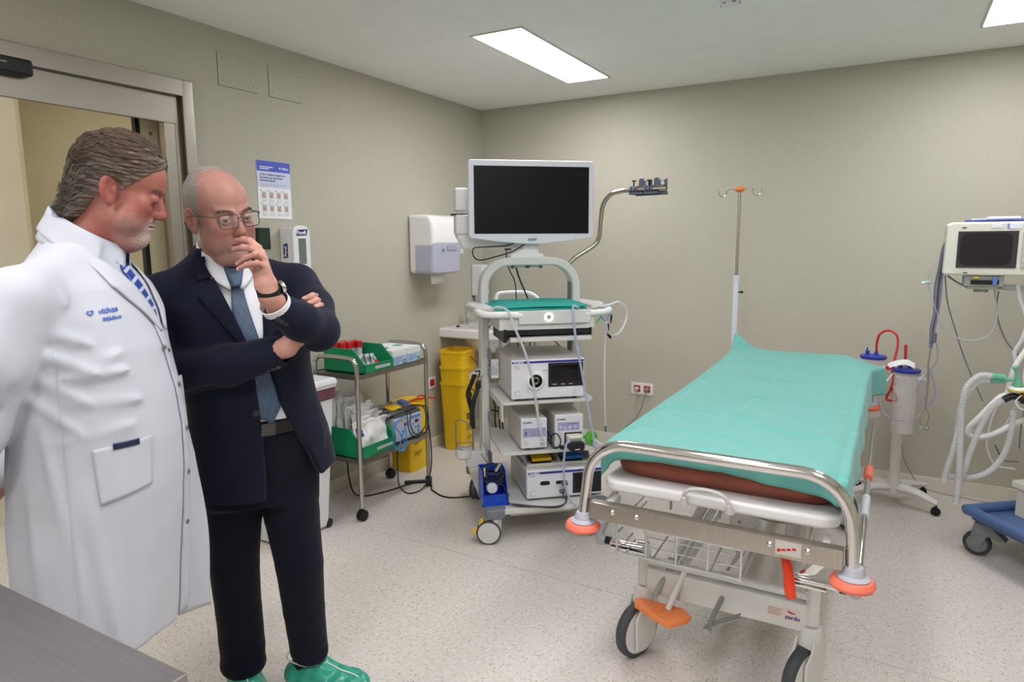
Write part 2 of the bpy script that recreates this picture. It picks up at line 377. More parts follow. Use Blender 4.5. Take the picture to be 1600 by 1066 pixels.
# ------------------------------------------------------------------ things on the left wall
def poster(y0, y1, z0, z1, lb, rich=True):
    t = thing('hygiene_poster', lb, 'poster', (0, (y0+y1)/2, (z0+z1)/2), group='hand hygiene posters')
    w2, h2 = (y1-y0)/2, (z1-z0)/2; X = .004
    B().bb((.0005, -w2, -h2), (X, w2, h2)).make('backing_sheet', mat('poster_white', 'eceef2', .5), t)
    B().bb((X, -w2, h2-.053*h2/.148), (X+.0004, w2, h2)).make('header_band', mat('poster_blue', '4a5bc9', .5), t)
    B().bb((X, -w2, h2-.135*h2/.148), (X+.0003, w2, h2-.053*h2/.148)).make('text_block', mat('poster_lilac', 'cdd5ee', .5), t)
    s = w2/.105
    def ty(v): return -w2+v*2*w2
    b = B(); b.text('vithas', (X+.0005, ty(.74), h2-.036*s), (0, 1, 0), Z, .019*s, bold=.0003)
    b.bb((X+.0003, ty(.08), h2-.031*s), (X+.0006, ty(.48), h2-.027*s)); b.bb((X+.0003, ty(.08), h2-.040*s), (X+.0006, ty(.36), h2-.036*s))
    b.lathe([(0, 0), (.005*s, 0), (.005*s, .0004), (0, .0004)], (X+.0003, ty(.69), h2-.030*s), (1, 0, 0), 12)
    b.make('header_lettering', mat('paper_white', 'f4f4f4', .6), t)
    b = B()
    for i, tx in enumerate(('¿Cómo realizar la higiene de', 'las manos con soluciones', 'hidroalcohólicas?')): b.text(tx, (X+.0005, ty(.08), h2-(.070+.0145*i)*s), (0, 1, 0), Z, .0138*s, bold=.0002)
    b.make('title_lettering', mat('poster_title_ink', '3b4488', .5), t)
    b = B()
    for i in range(3): b.bb((X+.0002, ty(.08), h2-(.112+.006*i)*s), (X+.0005, ty((.9, .8, .3)[i]), h2-(.1135+.006*i)*s))
    for r in range(2):
        for c in range(4):
            for k in range(4): b.bb((X+.0001, ty(.1+.22*c), h2-(.190+.064*r+.004*k)*s), (X+.0004, ty((.26, .24, .27, .18)[(k+c+r) % 4]+.22*c), h2-(.1912+.064*r+.004*k)*s))
    b.make('small_print', mat('grey_print', '9397a5', .6), t)
    q = B(); hnd = B(); nb = B()
    for r in range(2):
        for c in range(4):
            yc, zc = ty(.17+.22*c), h2-(.166+.064*r)*s
            q.bb((X+.0001, yc-.016*s, zc-.019*s), (X+.0004, yc+.016*s, zc+.019*s))
            nb.lathe([(0, 0), (.003*s, 0), (.003*s, .0004), (0, .0004)], (X+.0004, yc-.018*s, zc+.021*s), (1, 0, 0), 10)
            for sg in (-1, 1):
                hnd.sph((X+.0006, yc+sg*.005*s, zc-.006*s), (.0006, .006*s, .009*s), 10, 6)
                for fg in range(3): hnd.box((X+.0006, yc+sg*(.003+.003*fg)*s, zc+.006*s), (.0006, .002*s, .014*s), 0, rot=Matrix.Rotation(-sg*.25*(r+fg*.4), 3, 'X'))
    q.make('picture_tile', mat('tile_aqua', 'c3e0e2', .6), t); hnd.make('hand_drawing', mat('hand_print', 'cf8f86', .6), t); nb.make('step_number', BLUEINK, t)
poster(-2.168, -1.950, 1.618, 1.911, 'hand hygiene poster with blue header above the sanitizer dispenser')
poster(-.46, -.285, 1.405, 1.665, 'hand hygiene poster with blue header half hidden behind the paper towel dispenser')
# hand sanitizer dispenser
t = thing('sanitizer_dispenser', 'white wall hand sanitizer dispenser with grey window behind the man in the suit', 'dispenser', (0, -1.99, 1.47))
B().bb((0, -.055, -.12), (.09, .055, .105), .012, 3).make('housing', WPL, t)
B().prism([(-.06, -.12), (.06, -.12), (.06, .085), (.045, .106), (.02, .114), (-.02, .114), (-.045, .106), (-.06, .085)], .088, .112, 'x', .008, 3).make('front_cover', WPL, t)
B().prism([(-.026, -.09), (.026, -.09), (.026, .045), (-.026, .045)], .1105, .1135, 'x', .001).make('level_window', mat('grey_window', '6c7572', .2), t)
lb = B(); lb.prism([(-.040, .058), (.034, .062), (.042, .094), (-.030, .090)], .1115, .1132, 'x'); lb.make('logo_patch', mat('navy_print', '2b2a66', .4), t)
B().text('Purell', (.1136, -.033, .066), (0, 1, .04), Z, .026, bold=.0006).make('lettering', MATS['paper_white'], t)
lb = B(); lb.prism([(.03, -.06), (.062, -.055), (.062, .02), (.03, .015)], -.0568, -.0552, 'y'); lb.make('side_logo_patch', MATS['navy_print'], t)
B().text('Purell', (.054, -.0570, -.05), (0, 0, 1), (-1, 0, 0), .024, bold=.0006).make('side_lettering', MATS['paper_white'], t)
t = thing('room_controller', 'small black framed touch panel on the wall beside the suited man face', 'control panel', (0, -2.155, 1.515))
B().bb((0, -.042, -.055), (.014, .042, .055), .003).make('frame', BLACK, t)
B().bb((.014, -.034, -.046), (.0148, .034, .046)).make('screen', mat('dim_green_screen', '2c3a2c', .2), t)
# paper towel dispenser
t = thing('towel_dispenser', 'white wall mounted paper towel dispenser with smoky lower window and hanging towel', 'dispenser', (0, -.785, 1.47))
B().prism([(0, -.18), (.035, -.19), (.175, -.19), (.20, -.175), (.215, .02), (.212, .15), (.19, .19), (.16, .205), (0, .205)], -.165, .165, 'y', .03, 5).make('cover', mat('gloss_white', 'f0efee', .15, coat=.5), t)
B().prism([(.045, -.186), (.175, -.193), (.206, -.178), (.220, .02), (.045, .02)], -.168, .168, 'y', .028, 5).make('window', mat('smoky_window', 'b9bace', .15, coat=.4), t)
B().bb((.222, -.02, -.03), (.2235, .09, -.0), .003).make('latch_ridge', mat('smoky_window2', 'a3a5bb', .2), t)
B().bb((.21, -.075, -.035), (.229, -.062, -.02), .001).make('indicator', mat('soft_green', '5fa070', .4), t)
def towel(a, b):
    y = -.10+a*.16; z = -.18-.075*b - (.006*abs(math.sin(a*30)) if b > .99 else 0)
    return (.13+.012*b+.006*math.sin(a*6), y, z)
B().sheet(towel, 40, 6).make('paper_towel', mat('towel_paper', 'e9e5e0', .9, var=.03), t, solid=.0008)
# soap dispenser near the basin
t = thing('soap_dispenser', 'white liquid soap dispenser on the wall above the washbasin', 'dispenser', (0, -.12, 1.19))
B().bb((0, -.055, -.11), (.10, .055, .13), .012, 3).make('housing', WPL, t)
B().prism([(.02, -.15), (.085, -.15), (.095, -.11), (.02, -.11)], -.035, .035, 'y', .004).make('pump', mat('pale_pump', 'c9ccd4', .3), t)
B().bb((.1, -.04, -.06), (.1015, .04, -.045)).make('sight_strip', mat('grey_strip', '8e9296', .3), t)
# red emergency socket on left wall
def socket(loc, rz, lb, holes, red=True, group=None):
    t = thing('wall_socket', lb, 'wall socket', loc, rz, group)      # plate faces local -y
    n = holes; w2 = .041*n if n > 1 else .043
    B().bb((-w2, -.008, -.043), (w2, 0, .043), .003).make('cover_plate', WPL, t)
    for i in range(n):
        x = (i-(n-1)/2)*.074
        fr = B().bb((x-.024, -.0095, -.024), (x+.024, -.007, .024), .001).make('insert', RED if red else WPL2, t)
        B().lathe([(.019, 0), (.019, .003), (.0175, .003), (.0175, 0)], (x, -.0095, 0), (0, -1, 0), 20, close=True).make('socket_ring', mat('dark_red', '8f1517', .4), fr)
    return t
socket((0, -.725, .49), math.pi/2, 'white wall socket with red insert above the yellow sharps bin', 1)
sk = socket((1.338, 0, .44), 0, 'white double wall socket with red inserts and two grey plugs', 2)
# plugs and cords in the double socket
for i, (x, lb) in enumerate(((-.037, 'pale grey plug and cord hanging straight down, left one in the double socket'), (.037, 'grey plug and cord swinging to the left, right one in the double socket'))):
    t = thing('power_plug', lb, 'plug', (1.338+x, -.0095, .44), group='grey plugs in the double socket')
    m = (mat('pale_grey_rubber', 'b3aea5', .5), mat('mid_grey_rubber', '87837d', .5))[i]
    B().lathe([(.017, 0), (.017, .012), (.014, .024), (.008, .034), (0, .036)], (0, 0, 0), (0, -1, -.15), 18).make('plug_body', m, t)
    pts = ([(0, -.025, -.008), (0, -.04, -.06), (.004, -.03, -.2), (.012, -.025, -.33), (.03, -.03, -.425)], [(0, -.025, -.008), (-.004, -.045, -.05), (-.04, -.05, -.17), (-.12, -.06, -.27), (-.21, -.075, -.36), (-.27, -.085, -.433)])[i]
    B().tube(pts, .0042, 8).make('cord', m, t)
# ------------------------------------------------------------------ washbasin
t = thing('washbasin', 'white wall hung washbasin in the corner behind the endoscopy tower', 'washbasin', (0, -.34, .84))
PORC = mat('porcelain', 'f0efed', .12, coat=.5)
bs = B(); bs.prism([(0, -.27), (.40, -.27), (.46, -.24), (.48, -.15), (.48, .15), (.46, .24), (.40, .27), (0, .27)], -.035, .035, 'z', .012, 3)
bs.lathe([(0, -.17), (.06, -.165), (.12, -.13), (.17, -.08), (.20, -.03), (0, -.03)], (.25, 0, 0)); bs.make('basin', PORC, t)
B().lathe([(.155, .036), (.16, .0375), (.13, .02), (.02, .005), (0, .004)], (.27, 0, 0)).make('bowl', mat('porcelain_bowl', 'd5d6d8', .15), t)
B().tube([(.08, -.02, .035), (.08, -.02, .10), (.10, -.02, .125), (.15, -.02, .135), (.21, -.02, .12), (.22, -.02, .105)], .011, 12).make('tap_spout', CHROME, t)
B().cyl((.08, -.02, .11), (.075, -.02, .16), .017, .014, bev=.003).tube([(.08, -.02, .16), (.11, -.03, .175), (.15, -.04, .19)], .005).make('tap_lever', CHROME, t)
B().lathe([(0, 0), (.015, 0), (.013, .008), (.005, .012), (0, .013)], (.09, -.16, .035)).make('drain_knob', BLACK, t)
B().tube([(.2, 0, -.15), (.2, 0, -.28), (.15, 0, -.32), (.06, 0, -.3), (.01, 0, -.3)], .018).make('waste_pipe', CHROME, t)
# ------------------------------------------------------------------ instrument trolley by the left wall
def castor(parent, p, name='castor', r=.030, wd=.016, m=BLACK, mh=BLACK, stem=.02, ang=0., hub=WPL):
    g = B(); R = Matrix.Rotation(ang, 4, 'Z'); R.translation = Vector(p); g.M = R
    for s in (-1, 1):
        g.lathe([(0, 0), (r*.8, 0), (r, .003), (r, wd-.003), (r*.85, wd), (0, wd)], (.0, s*(.003+wd/2)-wd/2, r), (0, 1, 0), 24)
    g.bb((-r*.8, -.005, r*.6), (r*.5, .005, r*2.05), .003)
    g.prism([(-r*1.02, r*.9), (-r*.7, r*1.75), (0, r*2.12), (r*.7, r*1.75), (r*.8, r*1.3), (0, r*1.5)], -wd*1.15, wd*1.15, 'y', .002)
    g.cyl((0, 0, r*2), (0, 0, r*2+stem), r*.28)
    return g.make(name, m, parent)
TX0, TX1, TY0, TY1 = .14, .44, -1.97, -1.37
t = thing('instrument_trolley', 'two tier stainless steel instrument trolley on black castors by the left wall', 'trolley', (TX0, TY0, 0))
W, D = TX1-TX0, TY1-TY0
for y in (0, D):
    B().tube([(0, y, .07), (0, y, .5), (0, y, .82), (.012, y, .862), (.05, y, .885), (W-.05, y, .885), (W-.012, y, .862), (W, y, .82), (W, y, .5), (W, y, .07)], .0125, 14, 6).make('end_frame', CHROME2, t)
for z in (.335, .795):
    g = B(); g.bb((-.005, .0, z-.004), (W+.005, D, z), .001)
    g.bb((-.008, -.004, z-.022), (W+.008, .0, z+.004)).bb((-.008, D, z-.022), (W+.008, D+.004, z+.004)).bb((W+.005, 0, z-.022), (W+.009, D, z+.004)).bb((-.009, 0, z-.022), (-.005, D, z+.004))
    g.make('shelf', brushed('trolley_shelf_steel', '9d9890', .32), t)
for x in (0, W):
    for y in (0, D): castor(t, (x, y, 0), ang=.6+x*3+y)
TP = Vector((TX0, TY0, 0))
def open_bin(t, L, Wd, Hh, lowf, m, rim=.006):
    # an open fronted storage bin, its low front towards +x
    g = B(); th = .003
    pr = [(0, 0), (L, 0), (L, lowf), (L*.72, Hh), (0, Hh)]
    for y in (-Wd/2, Wd/2-th): g.prism(pr, y, y+th, 'y')
    g.bb((0, -Wd/2, 0), (L, Wd/2, th)); g.bb((0, -Wd/2, 0), (th, Wd/2, Hh)); g.bb((L-th, -Wd/2, 0), (L, Wd/2, lowf))
    for y in (-Wd/2-rim/2, Wd/2-rim/2): g.tube([(0, y+rim/2, Hh), (L*.72, y+rim/2, Hh), (L, y+rim/2, lowf)], rim*.6, 6, smooth=False)
    g.tube([(L, -Wd/2, lowf), (L, Wd/2, lowf)], rim*.6, 6, smooth=False).tube([(0, -Wd/2, Hh), (0, Wd/2, Hh)], rim*.6, 6, smooth=False)
    return g.make('bin_shell', m, t)
def bin_label(t, L, lowf, w, y=.02):
    sx = L+.0045
    B().bb((sx, y-w/2, lowf*.40), (sx+.0008, y+w/2, lowf*.40+.014)).make('label_strip', mat('paper_white', 'f4f4f4', .6), t)
    g = B()
    for k in range(9): g.bb((sx+.0008, y-w/2+.006+k*(w-.012)/9, lowf*.40+.004), (sx+.0011, y-w/2+.006+(k+.7)*(w-.012)/9, lowf*.40+.010))
    g.make('label_print', INK, t)
gt = thing('storage_bin', 'green open front storage bin of red capped tubes on the upper trolley shelf', 'storage bin', TP+Vector((.012, .175, .797)), group='green storage bins on the trolley')
open_bin(gt, .295, .235, .125, .045, GREEN); bin_label(gt, .295, .045, .12)
# red capped sample tubes standing in the upper bin
tubes = [(.045, -.065), (.06, -.028), (.04, .008), (.09, -.055), (.10, -.015), (.085, .022), (.115, .05), (.07, .06)]
where = ('at the back left', 'at the back in the middle', 'at the back right', 'second row left', 'second row middle', 'second row right', 'front row', 'front row right of the first', 'front row far right')
for i, (dx, dy) in enumerate(tubes[:8]):
    t = thing('sample_tube', 'upright clear sample tube with red screw cap in the upper green bin', 'sample tube', TP+Vector((.012+dx, .165+dy+.0, .8005)), group='red capped sample tubes standing in the upper green bin')
    B().lathe([(0, 0), (.0145, 0), (.0155, .004), (.0155, .118), (0, .118)]).make('tube_body', mat('clear_tube', 'dfe2e4', .2, alpha=.75), t)
    B().lathe([(0, .110), (.0185, .110), (.0185, .142), (.0165, .146), (0, .146)], n=20).make('screw_cap', RED, t)
t = thing('sample_tube', 'red capped sample tube lying low at the front of the upper green bin', 'sample tube', TP+Vector((.235, .215, .819)))
B().lathe([(0, 0), (.0145, 0), (.0155, .004), (.0155, .05), (0, .05)], (-.055, 0, 0), (1, 0, .1)).make('tube_body', MATS['clear_tube'], t)
B().lathe([(0, 0), (.0185, 0), (.0185, .022), (.0165, .026), (0, .026)], (-.006, 0, .004), (1, 0, .35), 20).make('screw_cap', RED, t)
# packets of swabs
def packet(name, lb, cat, loc, w, h, m, tilt, rz=0., group=None, crumple=.006, print_m=None, lean=0.):
    t = thing(name, lb, cat, loc, rz, group); sd = random.random()*50
    def f(a, b):
        y = (a-.5)*w*(1-.12*b*(1 if sd > 25 else 0)); z = b*h; x = -math.sin(tilt)*z + crumple*mnoise.noise(Vector((a*3+sd, b*3, sd)))*2
        x += .35*crumple*math.sin(a*9+sd)*b
        return (x, y+lean*z, z*math.cos(tilt)+.25*crumple*math.sin(a*14+sd))
    g = B(); g.sheet(f, 14, 14); o = g.make('pouch', m, t, ang=70, solid=.004)
    if print_m:
        g = B(); g.sheet(lambda a, b: tuple(Vector(f(.2+a*.5, .55+b*.25))+Vector((.0035, 0, 0))), 6, 6); g.make('print_block', print_m, t, solid=.0006)
    return t
FOIL = mat('clear_foil_pouch', 'c4c8cc', .25, var=.15, vscale=60, bump=.5, bscale=40, alpha=.85)
for k in range(4):
    packet('swab_packet', 'small clear foil packet leaning at the front of the upper green bin', 'packet', TP+Vector((.225+.009*k, .105+.036*k, .803)), .05, .085, FOIL, .35, .1*k, 'small foil packets in the upper green bin', print_m=mat('silver_print', '8a8f98', .4))
# glove boxes
def glove_box(y, lb, size_c, top):
    t = thing('glove_box', lb, 'box', TP+Vector((.165, y, .797)), 0, 'glove boxes on the upper trolley shelf')
    b = B().bb((-.12, -.062, 0), (.12, .062, .086), .0015).make('carton', mat('glove_box_blue', 'b7d0e8', .5), t)
    B().bb((-.12, -.0622, .052), (.1205, .0622, .0865), .001).make('white_panel', mat('carton_white', 'e9ecef', .5), t)
    B().lathe([(0, 0), (.032, 0), (.032, .0012), (0, .0012)], (0, 0, .086), (0, 0, 1)).make('opening', top, t)
    B().bb((.1200, .028, .004), (.1212, .052, .026)).make('size_mark', size_c, t)
    B().text('M' if y < .45 else 'L', (.1214, .033, .008), (0, 1, 0), Z, .02, bold=.0004).make('size_letter', MATS['paper_white'], t)
    g = B()
    for k in range(4): g.bb((.1203, -.05, .044-.009*k), (.1209, -.05+(.075, .06, .07, .045)[k], .040-.009*k))
    g.make('carton_print', mat('print_blue', '7a9ac8', .5), t)
glove_box(.375, 'light blue and white glove box next to the green bin, black opening on top', mat('size_blue', '2546a8', .4), BLACK)
glove_box(.507, 'light blue glove box at the far end of the upper shelf, green mark on top', mat('size_green', '1f8a4c', .4), mat('opening_green', '4c9b58', .5))
# lower green bin with white packages
gt = thing('storage_bin', 'large green open front storage bin of white packages on the lower trolley shelf', 'storage bin', TP+Vector((.008, .150, .337)), group='green storage bins on the trolley')
open_bin(gt, .30, .275, .155, .065, GREEN); bin_label(gt, .30, .065, .13, .04)
POUCH = mat('sterile_pouch', 'f2f2f2', .45, var=.06, vscale=40, bump=.35, bscale=30)
POUCH2 = mat('clear_pouch', 'eef0f0', .3, var=.06, vscale=40, bump=.4, bscale=30, alpha=.92)
for k in range(9):
    packet('sterile_package', 'white sterile paper pouch standing in the lower green bin', 'package', TP+Vector((.07+.024*k, .14+.004*k+(.012 if k % 2 else -.012), .342)), .21-.008*(k % 3), .325-.018*k, POUCH if k % 3 else POUCH2, .12+.03*(k % 4), (.12 if k % 2 else -.1), 'white sterile packages in the lower green bin', .016, lean=.15)
packet('sterile_package', 'white crumpled package with blue printed corner at the near end of the lower green bin', 'package', TP+Vector((.27, .065, .345)), .10, .185, POUCH, .25, -.25, crumple=.01, print_m=mat('print_navy', '3c4a8c', .5))
# infusion / electro device
t = thing('electronic_device', 'white and blue electronic device with two red displays on the lower trolley shelf', 'electronic device', TP+Vector((.17, .455, .337)), -.05)
B().box((0, 0, .075), (.22, .235, .14), .006, 3).make('housing', mat('device_white', 'd3d6da', .4), t)
B().bb((.110, -.108, .012), (.1115, .108, .140), .0005).make('front_panel', mat('device_face', 'c5d3e4', .35), t)
B().bb((.1112, .01, .118), (.1122, .10, .134)).make('blue_header', mat('device_blue', '5d9bd6', .4), t)
B().bb((.1112, -.10, .118), (.1122, -.01, .134)).make('yellow_header', mat('device_yellow', 'd9c860', .4), t)
for y in (-.03, .065): B().bb((.1112, y-.016, .088), (.113, y+.016, .108), .0005).make('red_display', mat('red_led_window', '8e1018', .15), t)
for y, z in ((.03, .085), (.02, .06), (.05, .06), (.03, .03), (.08, .035), (.08, .06), (-.06, .06), (-.08, .04)): B().bb((.1112, y-.006, z-.005), (.113, y+.006, z+.005), .001).make('button', mat('button_blue', '3f7fd0', .4), t)
B().box((0, 0, .152), (.21, .225, .018), .004).make('top_tray', DGREY, t)
t = thing('plastic_bag', 'smoky clear plastic bag with yellow and blue packets lying on the electronic device', 'bag', TP+Vector((.16, .43, .499)))
def bagf(a, b):
    x = (a-.5)*.20; y = (b-.5)*.30
    z = .036*(1-(2*a-1)**4)*(1-(2*b-1)**4)+.010*mnoise.noise(Vector((a*5, b*6, 2)))
    return (x, y, max(z, 0)+.002)
B().sheet(bagf, 24, 24).make('bag_film', mat('smoky_film', '4b4d52', .12, var=.3, vscale=30, bump=.6, bscale=25, coat=1), t, ang=80, solid=.002)
B().box((.06, -.05, .037), (.06, .09, .012), .004, rot=Matrix.Rotation(.25, 3, 'Y')).make('yellow_packet', YELLOW, t)
B().box((.03, .08, .040), (.06, .05, .012), .004, rot=Matrix.Rotation(.25, 3, 'Y')).make('blue_packet', mat('packet_blue', '4a78b8', .4), t)
# blue tubing and cables round the device
t = thing('blue_tubing', 'thin light blue tubing looped over the front of the lower trolley shelf', 'tubing', TP+Vector((.315, .28, .36)))
B().tube([(-.02, .09, .12), (.015, .02, .125), (.02, -.04, .10), (.015, -.03, .0), (.02, .01, -.045), (.022, .05, -.02), (.01, .03, .05), (.0, -.01, .11), (.01, .05, .14), (.015, .09, .12), (.02, .04, .04), (.02, .0, -.03), (.025, .04, -.05), (.02, .07, .0), (.0, .09, .06)], .0032, 8).make('tube_coil', mat('light_blue_tube', '3f8fd8', .35), t)
t = thing('cable_bundle', 'thin black cables drooping over the electronic device front', 'cable', TP+Vector((.30, .40, .38)))
for i, p in enumerate(([(-.05, -.01, .15), (.0, .0, .13), (.008, .01, .03), (.012, .03, -.01), (.01, .08, -.03), (.012, .14, -.01)], [(-.05, .02, .16), (.005, .03, .13), (.01, .02, .06), (.012, .06, -.01), (.014, .12, -.02)], [(-.05, .10, .15), (.01, .13, .145), (.02, .16, .10), (.018, .16, .02), (.014, .12, -.01), (.014, .06, -.03)], [(-.04, .05, .15), (.012, .11, .15), (.022, .17, .12), (.022, .175, .0), (.015, .1, -.04), (.012, .02, -.03)])):
    B().tube(p, .0032, 8).make('cable', CABLE, t)
t = thing('floor_cable', 'black power cable hanging from the trolley and looping over the floor to the tower', 'cable', (.45, -1.4, 0))
B().tube([(.015, -.00, .46), (.022, .02, .25), (.02, .01, .1), (.015, -.06, .02), (-.03, -.14, .005), (-.12, -.10, .0045), (-.21, -.02, .02), (-.225, 0, .2), (-.22, .01, .30)], .0042, 8).make('cable', CABLE, t)
B().tube([(-.28, -.38, .31), (-.28, -.38, .15), (-.26, -.34, .02), (-.18, -.2, .0045), (-.10, .06, .0045), (.0, .04, .0045), (.06, -.03, .0045), (.22, -.08, .0045), (.38, .07, .01), (.44, .12, .08)], .0048, 8).make('cable', CABLE, t)
B().cyl((-.16, -.02, .012), (-.06, .06, .012), .011, bev=.003).make('inline_switch', BLACK, t)
# ------------------------------------------------------------------ sharps bins
def sharps_shell(b, wx, wy, z0, z1, tp=.86, rim=.0):
    n = 28
    def ring(s, z): 
        o = []
        for i in range(n):
            a = 2*math.pi*i/n; cx, sy = math.cos(a), math.sin(a); e = .35
            o.append((wx/2*s*math.copysign(abs(cx)**e, cx), wy/2*s*math.copysign(abs(sy)**e, sy), z))
        return o
    rings = [ring(.0, z0), ring(tp*.97, z0), ring(tp, z0+.006), ring(1, z1-.02), ring(1.05, z1-.018), ring(1.05, z1), ring(.97, z1)]
    rings += [ring(tp*.96, z0+.02+.5*(z1-z0))] if rim else [ring(0, z1)]
    if rim: rings.append(ring(0, z0+.02+.5*(z1-z0)))
    vs = [p for r in rings for p in r]; fs = []
    for j in range(len(rings)-1):
        for i in range(n): fs.append((j*n+i, j*n+(i+1) % n, (j+1)*n+(i+1) % n, (j+1)*n+i))
    b.add(vs, fs)
def sharps_print(t, y0, z, w, sc=1., ax=0.0):
    g = B(); M = INK
    g.text('care', (ax, y0, z+.06*sc), (0, 1, 0), Z, .042*sc, bold=.0008); g.text('zero', (ax, y0, z+.032*sc), (0, 1, 0), Z, .042*sc, bold=.0008)
    g.make('lettering', M, t)
    g = B()
    for k in range(4): g.bb((ax-.001, y0, z-.02*sc-k*.014*sc), (ax+.0006, y0+w*(.9, .7, .8, .5)[k], z-.015*sc-k*.014*sc))
    for k in range(3): g.bb((ax-.001, y0, z-.12*sc-k*.012*sc), (ax+.0006, y0+w*(.9, .8, .6)[k], z-.116*sc-k*.012*sc))
    g.make('small_print', mat('olive_ink', '6b5c10', .6), t)
t = thing('sharps_bin', 'yellow plastic sharps bin with red lid tabs standing on the floor behind the trolley', 'sharps bin', (.12, -1.14, 0))
g = B(); sharps_shell(g, .20, .24, 0, .42); g.make('body', YELLOW, t)
g = B(); sharps_shell(g, .205, .245, .402, .455, .98); g.bb((-.07, -.08, .455), (.07, .08, .463), .003); g.make('lid', YELLOW, t)
B().bb((.02, -.06, .4625), (.06, .05, .468), .002).make('lid_opening', mat('amber_flap', 'b57a1c', .4), t)
B().tube([(.05, -.08, .468), (.08, .02, .474), (.10, .13, .462), (.105, .16, .455)], .006, 8).tube([(.06, .0, .47), (.03, .08, .476), (.05, .12, .468)], .006, 8).make('red_tab', RED, t)
sharps_print(t, -.075, .24, .09, .9, ax=.0955)
for k, (z0, lb) in enumerate(((0, 'tall yellow sharps bin in the corner, lowest of the nested stack of three'), (.115, 'yellow sharps bin in the corner, middle one of the nested stack of three'), (.23, 'open yellow sharps bin in the corner, topmost of the nested stack of three'))):
    t = thing('sharps_bin', lb, 'sharps bin', (.15, -.60, z0), .12, group='nested tall yellow sharps bins in the corner')
    g = B(); sharps_shell(g, .20, .23, .0+.001, .50, .80, rim=1); g.make('body', YELLOW, t)
    B().tube([(.115, -.03, .46), (.123, .04, .41), (.125, .09, .405)], .0045, 8).make('red_tab', RED, t)
    if k < 2: g = B(); sharps_shell(g, .204, .234, .455, .475, .98, 0); 
    if k == 0:
        sharps_print(t, -.055, .20, .09, .85, ax=.0935)
        B().add([(.101, .005, .33), (.101, .04, .375), (.101, .075, .33), (.101, .04, .285), (.0915, .005, .33), (.0915, .04, .375), (.0915, .075, .33), (.0915, .04, .285)], [(0, 1, 2, 3), (7, 6, 5, 4), (0, 4, 5, 1), (1, 5, 6, 2), (2, 6, 7, 3), (3, 7, 4, 0)]).make('hazard_diamond', mat('hazard_paper', 'e9dfa0', .6), t)
        B().text('☣', (.1015, .022, .31), (0, 1, 0), Z, .05).lathe([(.006, 0), (.006, .001), (.01, .001), (.01, 0)], (.1012, .04, .33), (1, 0, 0), 16, close=True).make('hazard_mark', INK, t)
# ------------------------------------------------------------------ white pedal bin between the men and the trolley
t = thing('waste_bin', 'tall white waste bin with purple liner bag behind the man in the suit', 'waste bin', (.205, -2.275, 0))
def frus(b, x0, y0, x1, y1, z0, z1, bev=.01):
    bm = bmesh.new(); bmesh.ops.create_cube(bm, size=1)
    for v in bm.verts:
        k = v.co.z > 0; v.co = Vector((v.co.x*(x1 if k else x0), v.co.y*(y1 if k else y0), z1 if k else z0))
    bmesh.ops.bevel(bm, geom=bm.edges[:], offset=bev, segments=3, affect='EDGES', profile=.5); bm.verts.index_update()
    b.add([v.co.copy() for v in bm.verts], [[v.index for v in f.verts] for f in bm.faces]); bm.free(); return b
frus(B(), .28, .30, .37, .37, .012, .74).make('body', mat('bin_white', 'dfe0e3', .35), t)
frus(B(), .385, .375, .39, .38, .70, .765, .006).make('liner_bag', mat('purple_liner', '6d4550', .25, var=.2, vscale=20, bump=.5, bscale=30), t)
frus(B(), .42, .40, .40, .38, .775, .81, .012).box((0, 0, .77), (.40, .38, .018), .004).make('lid', MATS['bin_white'], t)
B().lathe([(0, 0), (.022, 0), (.024, .004), (.022, .016), (0, .016)], (.128, .155, .024), (1, .2, 0)).make('wheel', BLACK, t)
# ------------------------------------------------------------------ endoscopy tower (local: x right, y away, front faces -y)
TOX, TOY, TRZ = 1.204, -1.421, math.radians(41)
TM = Matrix.Translation((TOX, TOY, 0)) @ Matrix.Rotation(TRZ, 4, 'Z')
def TL(x, y, z): return tuple(TM @ Vector((x, y, z)))
tw = thing('endoscopy_tower', 'grey white wheeled endoscopy tower of shelves under the big monitor', 'equipment cart', (TOX, TOY, 0), TRZ)
ENA = WPL2
def big_wheel(parent, x, y, ang, brake=False, r=.062):
    R = Matrix.Translation((x, y, 0)) @ Matrix.Rotation(ang, 4, 'Z')
    g = B(R)
    for s in (-1, 1): g.lathe([(r-.008, 0), (r-.001, .002), (r, .006), (r-.001, .014), (r-.01, .016)], (-.03, s*.017-.008, r), (0, 1, 0), 36, close=True)
    o = g.make('castor', RUBBER, parent)
    g = B(R)
    for s in (-1, 1):
        g.lathe([(0, -.001), (r-.009, 0), (r-.009, .016), (0, .017)], (-.03, s*.017-.008, r), (0, 1, 0), 32)
        g.lathe([(0, -.003), (.012, -.002), (.014, 0), (.014, .016), (.012, .018), (0, .019)], (-.03, s*.017-.008, r), (0, 1, 0), 20)
    g.prism([(-.06, .085), (-.02, .03), (.03, .05), (.035, .15), (-.02, .15), (-.05, .125)], -.007, .007, 'y', .003)
    g.cyl((.005, 0, .11), (.005, 0, .165), .02)
    g.make('hub', WPL2, o)
    if brake:
        B(R).prism([(-.075, .12), (-.055, .128), (-.06, .09), (-.09, .06), (-.115, .055), (-.11, .072), (-.085, .08)], -.018, .018, 'y', .003).make('brake_lever', YELLOW, o)
big_wheel(tw, -.285, -.34, math.radians(-12), True); big_wheel(tw, .235, -.33, math.radians(5)); big_wheel(tw, -.27, .30, math.radians(60)); big_wheel(tw, .27, .30, math.radians(30))
B().prism(rrect(-.325, -.36, .305, .37, .05), .150, .178, 'z', .004).make('base_plate', ENA, tw)
B().bb((-.20, -.30, .115), (.24, .25, .150), .004).make('power_tray', ENA, tw)
